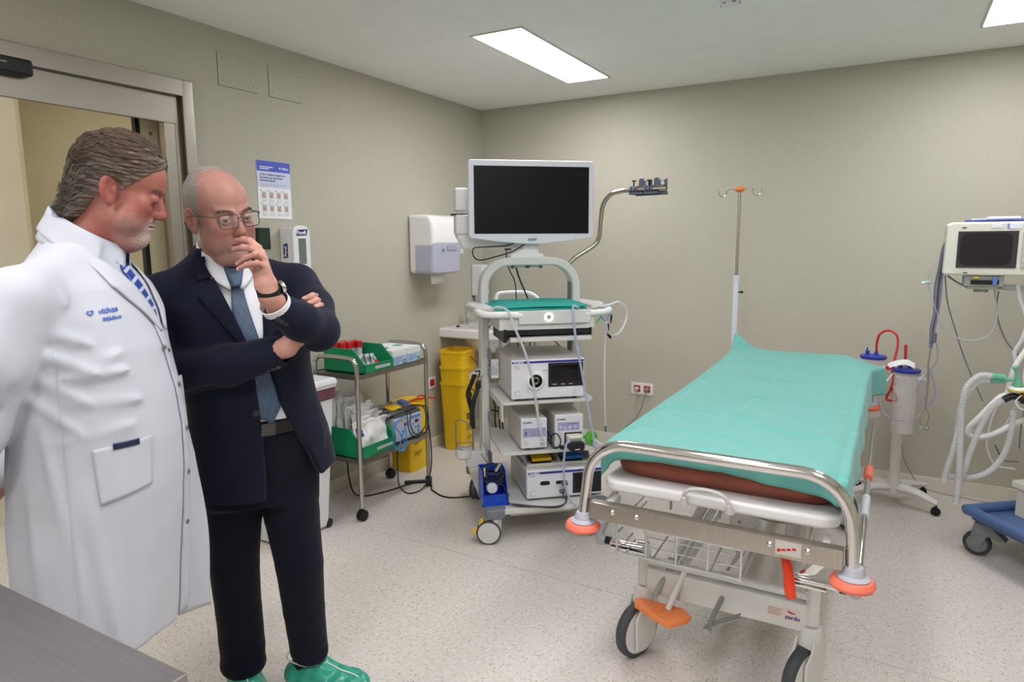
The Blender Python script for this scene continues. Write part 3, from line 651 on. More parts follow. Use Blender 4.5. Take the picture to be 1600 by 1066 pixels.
for x0, x1, y0, y1 in ((-.335, -.225, -.37, -.28), (.215, .315, -.37, -.28), (-.335, -.255, .30, .38), (.235, .315, .30, .38)):
    B().prism(rrect(x0, y0, x1, y1, .035), .132, .182, 'z', .01, 3).make('corner_bumper', mat('bumper_grey', '767a82', .5), tw)
# posts and arch: one band
def band(x, z, y0, y1): return None
g = B(); prof = [(-.255, .17), (-.255, .9), (-.255, 1.20)]
for k in range(9):
    a = math.pi-k*math.pi/16; prof.append((-.115+.14*math.cos(a), 1.245+.14*math.sin(a)))
prof += [(.115+.14*math.cos(math.pi/2-k*math.pi/16), 1.245+.14*math.sin(math.pi/2-k*math.pi/16)) for k in range(9)] + [(.255, 1.20), (.255, .9), (.255, .17)]
vs = []; fs = []
for i, (x, z) in enumerate(prof):
    a = prof[max(i-1, 0)]; b2 = prof[min(i+1, len(prof)-1)]; d = Vector((b2[0]-a[0], b2[1]-a[1])).normalized(); nx, nz = -d.y, d.x
    for dy, dn in ((.075, .021), (.170, .021), (.175, .015), (.175, -.015), (.170, -.021), (.075, -.021), (.07, -.015), (.07, .015)): vs.append((x+nx*dn, dy, z+nz*dn))
for i in range(len(prof)-1):
    for j in range(8): fs.append((i*8+j, i*8+(j+1) % 8, i*8+8+(j+1) % 8, i*8+8+j))
fs += [tuple(range(8)), tuple((len(prof)-1)*8+j for j in range(8))[::-1]]
g.add(vs, fs).make('arch_frame', ENA, tw)
B().bb((.226, .10, .75), (.236, .15, 1.27), .001).bb((-.237, .10, .22), (-.234, .15, 1.1)).make('slot_insert', mat('slot_grey', '6f7478', .5), tw)
for z in (.33, .55, .81, .90): B().bb((-.245, .02, z-.035), (-.232, .10, z+.02), .002).make('shelf_bracket', mat('bracket_grey', '7f858b', .5), tw)
# shelves
def shelf(z, y0=-.275, y1=.20, x0=-.235, x1=.245):
    g = B(); g.prism([(x0+.012, y0), (x1-.02, y0), (x1, y0+.02), (x1, y1-.08), (x1-.03, y1), (x0+.02, y1), (x0, y1-.07), (x0, y0+.01)], z-.016, z, 'z', .002); return g
shelf(.700).make('shelf', ENA, tw)
shelf(.440, x1=.30).make('shelf', ENA, tw)
g = B(); g.bb((-.232, -.27, .60), (-.224, -.20, .685)).bb((-.232, -.20, .66), (-.224, .1, .685)); g.make('shelf_side_rail', ENA, tw)
g = B()
for z in (.61, .635, .66): g.lathe([(0, 0), (.004, 0), (.004, .001), (0, .001)], (-.2325, -.215, z), (-1, 0, 0), 10)
g.make('fixing_hole', BLACK, tw)
# top shelf with handle rim
g = B(); g.prism(rrect(-.255, -.235, .255, .27, .02), 1.128, 1.150, 'z', .003); g.prism([(-.255, -.2), (-.34, -.16), (-.37, 0), (-.33, .17), (-.255, .2)], 1.145, 1.168, 'z', .006, 3); g.prism([(.255, .2), (.33, .17), (.36, 0), (.33, -.16), (.255, -.2)], 1.145, 1.168, 'z', .006, 3)
g.make('top_shelf', ENA, tw)
g = B(); g.prism([(-.14, 1.085), (.22, 1.085), (.23, 1.10), (.23, 1.150), (-.14, 1.150)], -.262, -.235, 'y', .004); g.bb((-.235, -.245, 1.055), (.255, .20, 1.128), .004)
g.make('front_fascia', ENA, tw)
B().tube([(-.12, -.25, 1.130), (-.25, -.25, 1.134), (-.30, -.235, 1.136), (-.325, -.20, 1.14), (-.33, -.10, 1.15), (-.33, .0, 1.156)], .0165, 14).make('handle', WPL, tw)
B().tube([(.20, -.25, 1.128), (.30, -.235, 1.134), (.345, -.205, 1.138), (.355, -.13, 1.145), (.35, 0, 1.156)], .0165, 14).make('handle', WPL, tw)
B().tube([(-.15, .30, 1.14), (-.148, .31, 1.175), (-.12, .315, 1.20), (.03, .315, 1.20), (.09, .315, 1.17), (.10, .30, 1.14)], .011, 12).make('rear_handle', WPL, tw)
B().tube([(-.13, .31, .88), (-.125, .31, .95), (-.11, .32, .975), (.06, .32, .98), (.075, .31, .955), (.08, .31, .88)], .010, 12).bb((-.12, .30, .945), (.07, .315, .975), .004).make('rear_bracket', WPL, tw)
B().lathe([(.0135, 0), (.0135, .003), (.0205, .003), (.0205, 0)], (.012, -.262, 1.119), (0, -1, 0), 32, close=True).make('power_ring', mat('power_ring_light', 'fff4dc', .4, emit=3.0), tw)
B().lathe([(0, 0), (.0130, 0), (.0125, .003), (0, .004)], (.012, -.262, 1.119), (0, -1, 0), 24).make('power_button', mat('button_warm_grey', 'b0aba4', .4), tw)
# keyboard drawer
B().bb((-.20, -.247, 1.030), (.235, .05, 1.055), .001).bb((-.215, -.25, .995), (-.195, .05, 1.06), .002).bb((.228, -.25, 1.02), (.240, .05, 1.06), .002).make('drawer_recess', BLACK, tw)
B().bb((-.185, -.270, .998), (.233, .03, 1.020), .004).make('keyboard_drawer', WPL2, tw)
# monitor pillar and hanger
g = B(); g.bb((-.11, .085, 1.40), (.075, .165, 1.425), .008, 3); g.prism([(-.10, 1.42), (.06, 1.42), (.03, 1.45), (-.05, 1.45)], .09, .16, 'y', .004); g.bb((-.04, .10, 1.44), (.03, .15, 1.60), .004)
g.make('monitor_column', WPL, tw)
B().bb((-.09, .10, 1.352), (-.03, .14, 1.368), .002).bb((.0, .10, 1.352), (.055, .14, 1.368), .002).make('cable_clip', WPL2, tw)
g = B()
for x in (-.095, -.012, .062): g.bb((x-.008, .095, 1.348), (x+.008, .13, 1.368), .001)
g.make('clip_screw', DGREY, tw)
hg = [(.215, .125, 1.352), (.26, .115, 1.40), (.345, .10, 1.455), (.385, .09, 1.50), (.390, .07, 1.60), (.395, .05, 1.68), (.425, .02, 1.735), (.47, -.02, 1.752), (.52, -.06, 1.755)]
B().tube(hg+[(.66, -.17, 1.757)], .0125, 14).make('hanger_pole', mat('nickel_pole', 'bdb5aa', .2, 1.0), tw)
hp0, hp1 = Vector((.50, -.044, 1.754)), Vector((.66, -.17, 1.757)); hd = (hp1-hp0).normalized(); hn = Vector((-hd.y, hd.x, 0))
B().cyl(hp1+hd*.0005, hp1+hd*.0012, .0105).make('pole_end', BLACK, tw)
GH = mat('hanger_grey', '596070', .4)
for k, s in enumerate((.015, .095)):
    a = hp0+hd*s; R = Matrix.Translation(a) @ Matrix((hd, hn, Vector((0, 0, 1)))).transposed().to_4x4()
    g = B(R)
    for x in (0, .032): g.lathe([(.0125, -.005), (.021, -.005), (.021, .005), (.0125, .005)], (x, 0, 0), (1, 0, 0), 24, close=True)
    g.bb((-.006, -.02, -.024), (.07, .022, -.013), .003); g.bb((.0, .012, -.022), (.085, .030, .018), .004)
    g.prism([(.028, .01), (.098, .01), (.110, -.022), (.110, -.03), (.02, -.03)], .014, .034, 'y', .003)
    g.prism([(.035, 0), (.038, .055), (.046, .060), (.062, .058), (.064, .045), (.072, .046), (.076, .034), (.086, .032), (.092, .05), (.104, .052), (.106, 0)], .016, .036, 'y', .003)
    g.lathe([(.0125, -.006), (.018, -.006), (.018, .006), (.0125, .006)], (.016, 0, 0), (1, 0, 0), 20, close=True)
    o = g.make('scope_hook', GH, tw)
    g = B(R); g.cyl((.016, 0, .018), (.016, 0, .042), .004)
    for q in range(3): g.box((.016+.006*math.cos(q*2.09), .006*math.sin(q*2.09), .046), (.016, .008, .007), .003, rot=q*2.09)
    g.make('clamp_knob', BLACK, o)
    g = B(R); g.lathe([(0, 0), (.010, 0), (.006, .02), (0, .02)], (.086, .008, .03), (0, 1, 0), 16); g.bb((.075, .0, .045), (.10, .025, .049), .001); g.make('hook_liner', mat('pale_liner', 'd4d6dd', .3), o)
# bottle holder on the left post
g = B(); g.prism([(-.375, .30), (-.30, .30), (-.28, .30), (-.275, .38), (-.30, .44), (-.30, .385), (-.395, .385)], -.05, .04, 'y', .006)
g.lathe([(0, 0), (.045, 0), (.052, .008), (.052, .05), (.046, .05), (.044, .01), (0, .01)], (-.385, -.005, .345), n=28); g.bb((-.31, -.03, .30), (-.262, .12, .345), .004)
g.make('bottle_holder', WPL2, tw)
g = B()
g.tube([(-.385-.047, -.01, .39), (-.385-.047, -.01, .53), (-.42, -.02, .555), (-.385, -.04, .55), (-.35, -.045, .51), (-.345, -.035, .45), (-.343, -.03, .39)], .0035, 8)
g.tube([(-.385+.047*math.cos(a*math.pi/6), -.005+.047*math.sin(a*math.pi/6), .415) for a in range(12)], .003, 8, 3, closed=True)
g.make('wire_ring', mat('wire_grey', '8b8a88', .35, .8), tw)
# strap hook
B().bb((-.31, .06, .775), (-.262, .11, .805), .003).bb((-.335, .055, .782), (-.30, .075, .80), .003).tube([(-.335, .06, .79), (-.345, .05, .775), (-.34, .05, .762)], .004).make('strap_hook', WPL2, tw)
t = thing('buckle_strap', 'black webbing strap with buckles hanging from the left post of the tower', 'strap', TL(-.325, .055, .77), TRZ)
B().ribbon([(.008, 0, .015), (-.01, -.005, -.03), (-.03, -.01, -.08), (-.025, -.01, -.13), (-.01, -.01, -.20), (-.008, -.012, -.285)], (1, .2, 0), .026, .003).make('webbing', BLACK, t)
B().ribbon([(.03, 0, -.02), (.02, -.01, -.07), (.0, -.016, -.12), (-.012, -.016, -.20), (-.012, -.018, -.27)], (1, -.2, 0), .026, .003).make('webbing', BLACK, t)
B().box((-.028, -.012, -.095), (.034, .012, .03), .004).make('buckle', BLACK, t); B().box((.024, -.014, -.045), (.03, .012, .028), .004).tube([(.03, 0, .0), (.035, 0, .03), (.01, 0, .03)], .004).make('buckle', BLACK, t)
# ------------------------------------------------------------------ monitor
mo = thing('display_monitor', 'large white framed flat monitor with a dark screen on top of the endoscopy tower', 'monitor', TL(.005, .08, 1.70), TRZ)
MW = .340
fr = B(); fr.prism([(-MW+.004, .207), (-MW, .20), (-MW, -.178), (-MW+.01, -.19), (-.20, -.208), (-.05, -.222), (.05, -.222), (.20, -.208), (MW-.01, -.19), (MW, -.178), (MW, .20), (MW-.004, .207), (MW-.015, .213), (-MW+.015, .213)], -.022, .012, 'y', .005, 3)
fr.make('bezel', mat('monitor_white', 'd7dbe3', .3), mo)
B().prism([(-.30, .18), (.30, .18), (.30, -.16), (-.30, -.16)], .010, .05, 'y', .015, 3).make('rear_housing', WPL, mo)
B().bb((-.312, -.0235, -.168), (.312, -.0205, .182), .0005).make('screen', mat('matte_screen', '0b0b0e', .38, spec=.25), mo)
B().text('SONY', (.0, -.0226, -.205), (1, 0, 0), Z, .018, 'CENTER', bold=.0008).make('lettering', mat('logo_grey', '454a55', .4), mo)
B().bb((-.215, -.0228, -.199), (-.165, -.0218, -.198)).bb((-.165, -.0228, -.206), (-.164, -.0218, -.198)).make('bezel_mark', mat('faint_mark', 'a9afb8', .5), mo)
B().bb((.231, -.0228, -.192), (.237, -.0218, -.190)).make('status_light', mat('faint_mark2', '6f7580', .5), mo)
B().bb((-.05, .045, -.28), (.05, .075, .05), .004).make('mount_bracket', WPL, mo)
g = B(); g.bb((-.40, .06, -.045), (-.33, .16, .075), .01, 3).bb((-.40, .06, -.17), (-.325, .16, -.065), .01, 3).prism([(-.40, -.17), (-.36, -.245), (-.06, -.245), (-.02, -.20), (-.1, -.14), (-.34, -.14)], .075, .13, 'y', .012, 3)
g.make('arm_housing', WPL, mo)
B().bb((-.42, .09, -.068), (-.3, .13, -.058), .002).make('joint_band', BLACK, mo)
t = thing('monitor_cable', 'black cables looping below the monitor down to the tower top shelf', 'cable', TL(0, .1, 1.40), TRZ)
B().tube([(-.08, -.01, .085), (-.15, -.02, .068), (-.28, -.02, .062), (-.31, -.02, .055), (-.312, -.02, .02), (-.28, -.02, -.005), (-.20, -.025, .01), (-.10, -.03, .04), (-.02, -.02, .085)], .0035, 8).make('cable', CABLE, t)
B().tube([(-.12, .03, .05), (-.13, .0, .02), (-.12, -.01, -.05), (-.085, 0, -.12), (-.075, .01, -.20), (-.075, .01, -.245)], .003, 8).make('cable', CABLE, t)
B().tube([(-.085, .01, -.0), (-.06, .02, -.09), (-.02, .04, -.18), (.01, .05, -.245)], .0045, 8).make('cable', CABLE, t)
B().bb((-.135, .01, .045), (-.10, .03, .055), .002).make('cable_tie', BLACK, t)
# folded teal cloth on the top shelf
t = thing('folded_cloth', 'folded teal surgical cloth lying on the top shelf of the endoscopy tower', 'cloth', TL(0, 0, 1.1515), TRZ)
def fold(z0, th, x0, x1, y0, y1, seed, nm):
    g = B(); n = 30
    def f(a, b, top):
        x = x0+(x1-x0)*a; y = y0+(y1-y0)*b
        e = (1-abs(2*a-1)**14)*(1-abs(2*b-1)**14)
        zz = z0+(th*max(e, 0)**.5 if top else 0)+.0035*mnoise.noise(Vector((x*6+seed, y*6, seed)))*(1.6 if top else 0)
        return (x+.005*mnoise.noise(Vector((y*8, seed, 1))), y+.006*mnoise.noise(Vector((x*8, seed, 3))), max(zz, z0))
    g.sheet(lambda a, b: f(a, b, True), n, n); g.sheet(lambda a, b: f(a, 1-b, False), n, n); return g.make(nm, TEAL2, t, ang=80)
fold(.0, .016, -.245, .225, -.225, .20, 1, 'lower_fold'); fold(.013, .014, -.215, .235, -.222, .18, 5, 'upper_fold')
B().tube([(-.248, -.20, .008), (-.25, 0, .009), (-.24, .19, .008)], .0085, 8).make('rolled_edge', TEAL2, t)
# ------------------------------------------------------------------ devices
BX = mat('device_shell', 'c9c7c3', .4); FACE = mat('device_face_white', 'dcdde4', .35); LIL = mat('lilac_panel', '9fa0c4', .4)
def device(name, lb, cat, loc, w, d, h, foot=.012):
    t = thing(name, lb, cat, TL(*loc), TRZ)
    g = B(); g.bb((-w/2, 0, foot), (w/2, d, foot+h), .006, 3); g.make('housing', BX, t)
    g = B(); g.bb((-w/2, -.012, foot), (w/2, .004, foot+h), .006, 3); g.make('front_panel', FACE, t)
    g = B()
    for x in (-w/2+.04, w/2-.04):
        for y in (.03, d-.04): g.lathe([(0, 0), (.014, 0), (.014, foot), (0, foot)], (x, y, 0), n=14)
    g.make('feet', BLACK, t)
    return t
def knob_ring(t, x, z, y, r=.011, m=None):
    B().lathe([(0, 0), (r, 0), (r, .002), (r-.002, .003), (0, .003)], (x, y, z), (0, -1, 0), 24).make('power_button', WPL, t)
    B().lathe([(r, 0), (r+.0014, 0), (r+.0014, .0012), (r, .0012)], (x, y, z), (0, -1, 0), 24, close=True).make('button_ring', m or DGREY, t)
p1 = device('light_source', 'large white video processor with black touch screen on the upper tower shelf', 'medical device', (.005, -.265, .700), .375, .43, .198)
B().bb((-.182, -.0135, .192), (.184, -.0115, .203), .001).make('blue_stripe', BLUEINK, p1)
B().text('OLYMPUS', (-.176, -.0140, .1935), (1, 0, 0), Z, .0115, bold=.0004).make('brand_lettering', MATS['paper_white'], p1)
B().bb((.0, -.0142, .068), (.182, -.0118, .190), .002).make('screen_bezel', mat('screen_bezel', '22242c', .25), p1)
B().bb((.012, -.0148, .088), (.155, -.0138, .178), .001).make('touch_screen', SCREEN, p1)
B().bb((.022, -.0150, .079), (.042, -.0140, .082)).bb((.066, -.0150, .079), (.086, -.0140, .082)).bb((.108, -.0150, .079), (.126, -.0140, .082)).make('key_lettering', mat('pale_print', 'b9bcc6', .5), p1)
B().text('EVIS X1', (-.172, -.0132, .176), (1, 0, 0), Z, .008).text('CV-1500', (-.172, -.0132, .166), (1, 0, 0), Z, .007).make('model_lettering', mat('soft_grey_ink', '7a7d86', .5), p1)
B().lathe([(.030, 0), (.050, 0), (.047, .008), (.040, .014), (.034, .014)], (-.066, -.012, .103), (0, -1, 0), 40, close=True).make('socket_collar', WPL, p1)
B().lathe([(0, .0030), (.030, .0030), (.034, .013), (.036, .013), (.036, .001)], (-.066, -.012, .103), (0, -1, 0), 32).make('socket_recess', mat('recess_dark', '1b1918', .35, .6), p1)
B().lathe([(.008, 0), (.020, 0), (.020, .012), (.015, .016), (.010, .014)], (-.068, -.014, .105), (0, -1, 0), 28, close=True).make('light_guide_socket', mat('gunmetal', '6d6a66', .3, .9), p1)
B().bb((-.034, -.030, .094), (-.022, -.012, .110), .002).make('lever', WPL2, p1)
knob_ring(p1, -.158, .040, -.012, .013)
B().bb((.062, -.016, .026), (.095, -.011, .052), .002).bb((.075, -.019, .036), (.090, -.015, .046), .001).make('usb_cover', WPL, p1)
knob_ring(p1, .135, .040, -.012, .008, MATS['soft_grey_ink'])
B().prism([(-.027, .148), (-.015, .148), (-.021, .159)], -.0140, -.0118, 'y').make('warning_triangle', mat('warning_yellow', 'c8a72a', .5), p1)
B().bb((-.011, -.0132, .151), (-.006, -.0118, .157)).bb((-.010, -.0132, .135), (-.006, -.0118, .139)).make('small_symbol', BLUEINK, p1)
t = thing('inventory_label', 'white paper tag with barcode beside the left end of the upper video processor', 'label', TL(-.211, .03, .815), TRZ)
B().bb((-.021, 0, -.052), (.021, .0012, .052)).make('paper', MATS['paper_white'], t)
g = B()
for k in range(5): g.bb((-.015+.0065*k, -.0004, -.036), (-.012+.0065*k, 0, .036-(.0, .02, .01, .03)[k % 4]))
g.make('small_print', mat('tag_print', '8f90a6', .6), t)
p2 = device('insufflator', 'narrow white medical device with lilac panel, left one on the middle tower shelf', 'medical device', (-.065, -.255, .440), .135, .33, .155)
p3 = device('flushing_pump', 'white flushing pump with black pump head, right one on the middle tower shelf', 'medical device', (.118, -.255, .440), .15, .33, .165)
for t, w in ((p2, .135), (p3, .15)):
    B().text('OLYMPUS', (-w/2+.010, -.0125, .143 if t is p2 else .150), (1, 0, 0), Z, .0105, bold=.0004).make('brand_lettering', mat('logo_black', '23232b', .5), t)
B().bb((-.058, -.0132, .072), (.060, -.0118, .118)).make('lilac_panel', LIL, p2); B().bb((-.046, -.0138, .082), (-.040, -.0128, .102)).make('gauge_slot', BLACK, p2)
B().lathe([(.009, 0), (.0105, 0), (.0105, .001), (.009, .001)], (-.005, -.0133, .090), (0, -1, 0), 24, close=True).make('dial_ring', mat('lilac_dark', '70719a', .4), p2)
B().text('UCR', (-.058, -.0125, .133), (1, 0, 0), Z, .008).bb((.025, -.0128, .138), (.045, -.0118, .1395)).make('model_lettering', MATS['soft_grey_ink'], p2)
B().lathe([(0, 0), (.014, 0), (.014, .0015), (0, .002)], (-.042, -.0125, .040), (0, -1, 0), 24).make('power_button', WPL2, p2)
B().lathe([(0, 0), (.012, 0), (.010, .010), (.005, .014), (.005, .026), (0, .026)], (.042, -.0125, .040), (0, -1, 0), 24).make('gas_outlet', CHROME, p2)
B().bb((-.060, -.0132, .095), (.055, -.0118, .138)).make('lilac_panel', LIL, p3)
g = B()
for x, z in ((-.045, .112), (-.022, .106), (.003, .110), (.032, .112)): g.lathe([(0, 0), (.009, 0), (.008, .0015), (0, .002)], (x, -.0132, z), (0, -1, 0), 18)
g.make('touch_button', mat('lilac_light', 'c6c7de', .4), p3)
g = B()
for k in range(8): g.bb((-.012+k*.007, -.0137, .128), (-.008+k*.007, -.0131, .131))
g.make('level_light', INK, p3)
B().lathe([(0, 0), (.013, 0), (.013, .0015), (0, .002)], (-.050, -.0125, .078), (0, -1, 0), 24).make('power_button', WPL2, p3)
B().bb((-.025, -.0145, .012), (.066, -.0118, .085), .002).make('pump_recess', BLACK, p3)
ph = B().bb((-.018, -.055, .035), (.060, -.012, .078), .006, 3).bb((-.014, -.062, .058), (.056, -.04, .074), .006, 3).make('pump_head', CREAM, p3)
B().prism(rrect(-.02, .002, .062, .052, .018), -.085, -.055, 'y', .005, 3).make('pump_cover', mat('pump_black', '1d1e21', .35), p3)
B().bb((.012, -.0858, .012), (.036, -.0848, .016)).make('pump_lettering', MATS['paper_white'], p3)
t = thing('green_connector', 'round green tubing connector at the right end of the middle tower shelf', 'connector', TL(.245, -.225, .478), TRZ)
B().lathe([(.004, 0), (.030, 0), (.036, .004), (.036, .014), (.030, .018), (.004, .018)], (0, 0, .0), (.25, -1, .1), 32, close=True).cyl((-.05, .02, 0), (0, .004, 0), .007).make('disc', mat('bright_green', '56b234', .4), t)
B().cyl((.005, -.02, 0), (.04, -.08, -.025), .009, .006).lathe([(0, 0), (.011, 0), (.011, .014), (0, .014)], (.01, -.03, -.035), (0, 0, 1)).make('clear_tip', mat('frosted_tip', 'dfe5e4', .2, alpha=.7), t)
t = thing('device_cable', 'coiled black cable between the two devices on the middle tower shelf', 'cable', TL(.03, -.27, .47), TRZ)
B().tube([(-.02, .1, .06), (-.012, .0, .04), (-.008, -.02, -.01), (.02, -.03, -.012), (.035, -.03, .02), (.02, -.02, .055), (-.005, -.01, .05), (-.012, -.0, -.0)], .0035, 8).sph((.04, -.035, -.01), .012, 12, 8).make('cable', CABLE, t)
p4 = device('electrosurgical_unit', 'large white electrosurgical unit with blue stripe on the tower base', 'medical device', (.092, -.27, .178), .40, .40, .150)
B().bb((-.192, -.0135, .140), (.196, -.0115, .152), .001).make('blue_stripe', BLUEINK, p4)
B().text('OLYMPUS', (-.186, -.0140, .1418), (1, 0, 0), Z, .0118, bold=.0004).make('brand_lettering', MATS['paper_white'], p4)
B().text('ESG-300', (-.186, -.0132, .128), (1, 0, 0), Z, .008).make('model_lettering', MATS['soft_grey_ink'], p4)
B().prism(rrect(-.135, .078, -.075, .106, .013), -.0145, -.0118, 'y').make('socket_rim', WPL, p4); B().prism(rrect(-.131, .081, -.079, .103, .010), -.0155, -.0140, 'y').make('socket_opening', BLACK, p4)
B().bb((-.050, -.0145, .076), (.018, -.0118, .108), .001).make('socket_rim', WPL, p4); B().bb((-.047, -.0155, .082), (.010, -.0140, .100)).make('socket_opening', BLACK, p4)
B().bb((-.03, -.0155, .040), (.002, -.0118, .052)).make('foot_switch_socket', BLACK, p4)
knob_ring(p4, -.166, .040, -.012, .013)
B().bb((.042, -.0145, .026), (.196, -.0118, .136), .002).make('screen_bezel', MATS['screen_bezel'], p4)
B().bb((.056, -.0152, .044), (.150, -.0140, .130), .001).make('touch_screen', SCREEN, p4)
g = B()
for r in range(8):
    for c in range(5): g.bb((-.2008, .05+.05*c, .055+.011*r), (-.1998, .075+.05*c, .059+.011*r))
g.make('side_vent', mat('vent_grey', '8d8b88', .5), p4)  # rows of grey bars for the vent slots
# pedal tray with pedals
t = thing('pedal_tray', 'grey shallow tray divided in two on top of the electrosurgical unit', 'tray', TL(.09, -.225, .3415), TRZ)
g = B(); g.bb((-.185, 0, 0), (.165, .28, .004))
for x in (-.185, -.01, .162): g.prism([(0, 0), (.28, 0), (.28, .065), (.10, .065), (.02, .02), (0, .012)], x, x+.004, 'x')
g.bb((-.185, -.002, 0), (.166, .003, .014)); g.make('tray_shell', WPL2, t)
for x, nm, m, lb in ((-.10, 'yellow', YELLOW, 'yellow rubber foot pedal in the left half of the grey tray'), (.07, 'blue', mat('pedal_blue', '1f74cf', .4), 'blue rubber foot pedal in the right half of the grey tray')):
    q = thing('foot_pedal', lb, 'foot pedal', TL(.09+x, -.195, .346), TRZ, 'foot pedals in the grey tray')
    B().prism([(-.052, 0), (.052, 0), (.046, .13), (-.046, .13)], 0, .012, 'z', .002).make('pedal_base', BLACK, q)
    B(Matrix.Rotation(math.radians(7), 4, 'X')).prism([(-.052, -.006), (.052, -.006), (.050, .01), (.040, .12), (-.040, .12), (-.050, .01)], .013, .032, 'z', .005, 3).make('pedal_cap', m, q)
# blue basket with cables
t = thing('storage_basket', 'blue open front plastic bin of cables on the tower base', 'storage bin', TL(-.272, -.305, .179), TRZ)
g = B(); th = .003; pr = [(0, 0), (.17, 0), (.17, .165), (.06, .165), (0, .06)]
for x in (-.062, .059): g.prism([(a, b) for a, b in pr], x, x+th, 'x')
g.bb((-.062, 0, 0), (.062, .17, th)).bb((-.062, .167, 0), (.062, .17, .165)).bb((-.062, 0, 0), (.062, th, .06)).bb((-.068, -.004, .052), (.068, .003, .060)).bb((-.070, -.006, 0), (.070, 0, .016))
g.make('bin_shell', BLUE, t)
t = thing('cable_coil', 'tangle of black cables with silver plugs heaped in the blue bin', 'cable', TL(-.272, -.22, .24), TRZ)
for k in range(7):
    a0 = k*.9; rr = .042+.004*(k % 3); cx = .008*math.sin(k*2.1); cz = .05+.014*k*.6; tl = .5+.35*math.sin(k*1.7)
    pts = [(cx+rr*math.cos(a0+q*math.pi/4)*1.0, rr*math.sin(a0+q*math.pi/4)*math.cos(tl)-.01, cz+rr*math.sin(a0+q*math.pi/4)*math.sin(tl)) for q in range(8)]
    B().tube(pts, .0038, 8, 4, closed=True).make('cable_loop', CABLE if k % 2 else mat('charcoal_cable', '33353a', .5), t)
for p, d in (((-.035, -.01, .14), (-.03, .01, .05)), ((.01, -.03, .10), (.025, 0, .04)), ((-.045, -.02, .07), (.0, .0, .05))):
    B().cyl(p, Vector(p)+Vector(d), .009, .007, bev=.002).make('plug', CHROME, t)
B().lathe([(0, 0), (.020, 0), (.026, .02), (.026, .04), (0, .045)], (-.025, -.07, .035), (.1, -1, .2), 28).make('clear_cup', mat('frosted_cup', 'c9ccd8', .15, alpha=.85), t)
t = thing('connection_cable', 'dark grey double cable from the blue bin looping to the electrosurgical unit sockets', 'cable', TL(0, -.31, .18), TRZ)
for k, dz in enumerate((0, .006)):
    B().tube([(-.27, .05, .16), (-.235, .02, .10), (-.215, -.015, .06), (-.212, -.02, .02), (-.17, -.035+.004*k, .007+dz), (-.08, -.062, .004+dz*.5), (.02, -.068, -.006+dz), (.075, -.05, .01), (.09-k*.02, -.01, .045), (.092-k*.02, .02, .085-k*.045)], .0036, 8).make('cable', mat('charcoal_cable', '33353a', .5), t)
B().box((.085, .008, .088), (.03, .035, .014), .003).make('plug', DGREY, t); B().box((.072, .008, .046), (.024, .035, .012), .003).make('plug', DGREY, t)
# clear irrigation tubes
CT = mat('clear_tubing', 'd5d9e0', .15, alpha=.62, spec=.8)
t = thing('irrigation_tube', 'clear tube hanging down in front of the left side of the tower', 'tube', TL(-.22, -.27, 1.15), TRZ)
B().tube([(-.06, .03, .012), (-.02, .0, .025), (.02, -.02, .006), (.05, -.022, -.07), (.10, -.022, -.19), (.14, -.022, -.33), (.165, -.022, -.5), (.185, -.022, -.62), (.200, -.015, -.672), (.2, .0, -.675)], .0062, 10).make('tube', CT, t)
t = thing('irrigation_tube', 'clear bluish tube hanging in front of the right side of the tower', 'tube', TL(.14, -.275, 1.15), TRZ)
B().tube([(.03, .03, .012), (.0, .01, .022), (-.01, -.01, .0), (.0, -.015, -.12), (.03, -.015, -.28), (.07, -.02, -.5), (.10, -.02, -.66), (.115, -.03, -.73)], .0062, 10).make('tube', mat('bluish_tubing', 'b9c0dc', .15, alpha=.7), t)
t = thing('irrigation_tube', 'clear tube from the pump head falling to the tower base', 'tube', TL(.06, -.34, .47), TRZ)
B().tube([(.04, .0, .03), (.02, -.01, .02), (.008, -.01, -.05), (.008, -.01, -.14), (.02, -.01, -.22), (.05, -.02, -.285), (.10, -.03, -.32), (.17, -.03, -.325)], .0055, 10).make('tube', MATS['bluish_tubing'], t)
t = thing('suction_hose', 'white tube coiled over the right handle of the tower, long end hanging', 'tube', TL(.345, -.16, 1.14), TRZ)
B().tube([(-.03, -.09, -.06), (-.01, -.06, -.11), (.03, -.03, -.135), (.08, .0, -.12), (.12, .02, -.06), (.115, .02, .0), (.07, .0, .035), (.02, -.01, .025), (-.03, -.03, .02), (-.06, -.05, .02)], .0055, 10).make('tube', mat('milky_tubing', 'dcdde0', .25, alpha=.85), t)
B().tube([(-.01, .05, .02), (.02, .0, .022), (.02, -.02, -.02), (-.01, -.03, -.055), (-.035, -.02, -.03), (-.03, .0, .01), (.0, .02, .02)], .0055, 10).make('tube', MATS['bluish_tubing'], t)
B().tube([(.01, .02, .02), (.012, .015, -.05), (.0, .01, -.2), (.0, .01, -.4), (.006, .012, -.55), (.012, .015, -.63)], .0050, 10).make('hanging_tube', MATS['milky_tubing'], t)
B().cyl((.012, .015, -.63), (.013, .016, -.665), .006, .004).make('metal_tip', DGREY, t)
B().cyl((.03, .0, -.03), (.028, .0, -.075), .006, .003).cyl((.008, -.015, -.075), (.008, -.015, -.13), .006, .004).cyl((-.005, -.05, -.125), (.012, -.04, -.145), .007).make('nozzle', BLACK, t)
B().box((-.075, -.10, -.045), (.010, .006, .034), .002, rot=Matrix.Rotation(.6, 3, 'Y')).make('green_clip', mat('clip_green', '4fae58', .4), t)
t = thing('rear_cables', 'black cables hanging behind the tower shelves', 'cable', TL(-.2, .15, .60), TRZ)
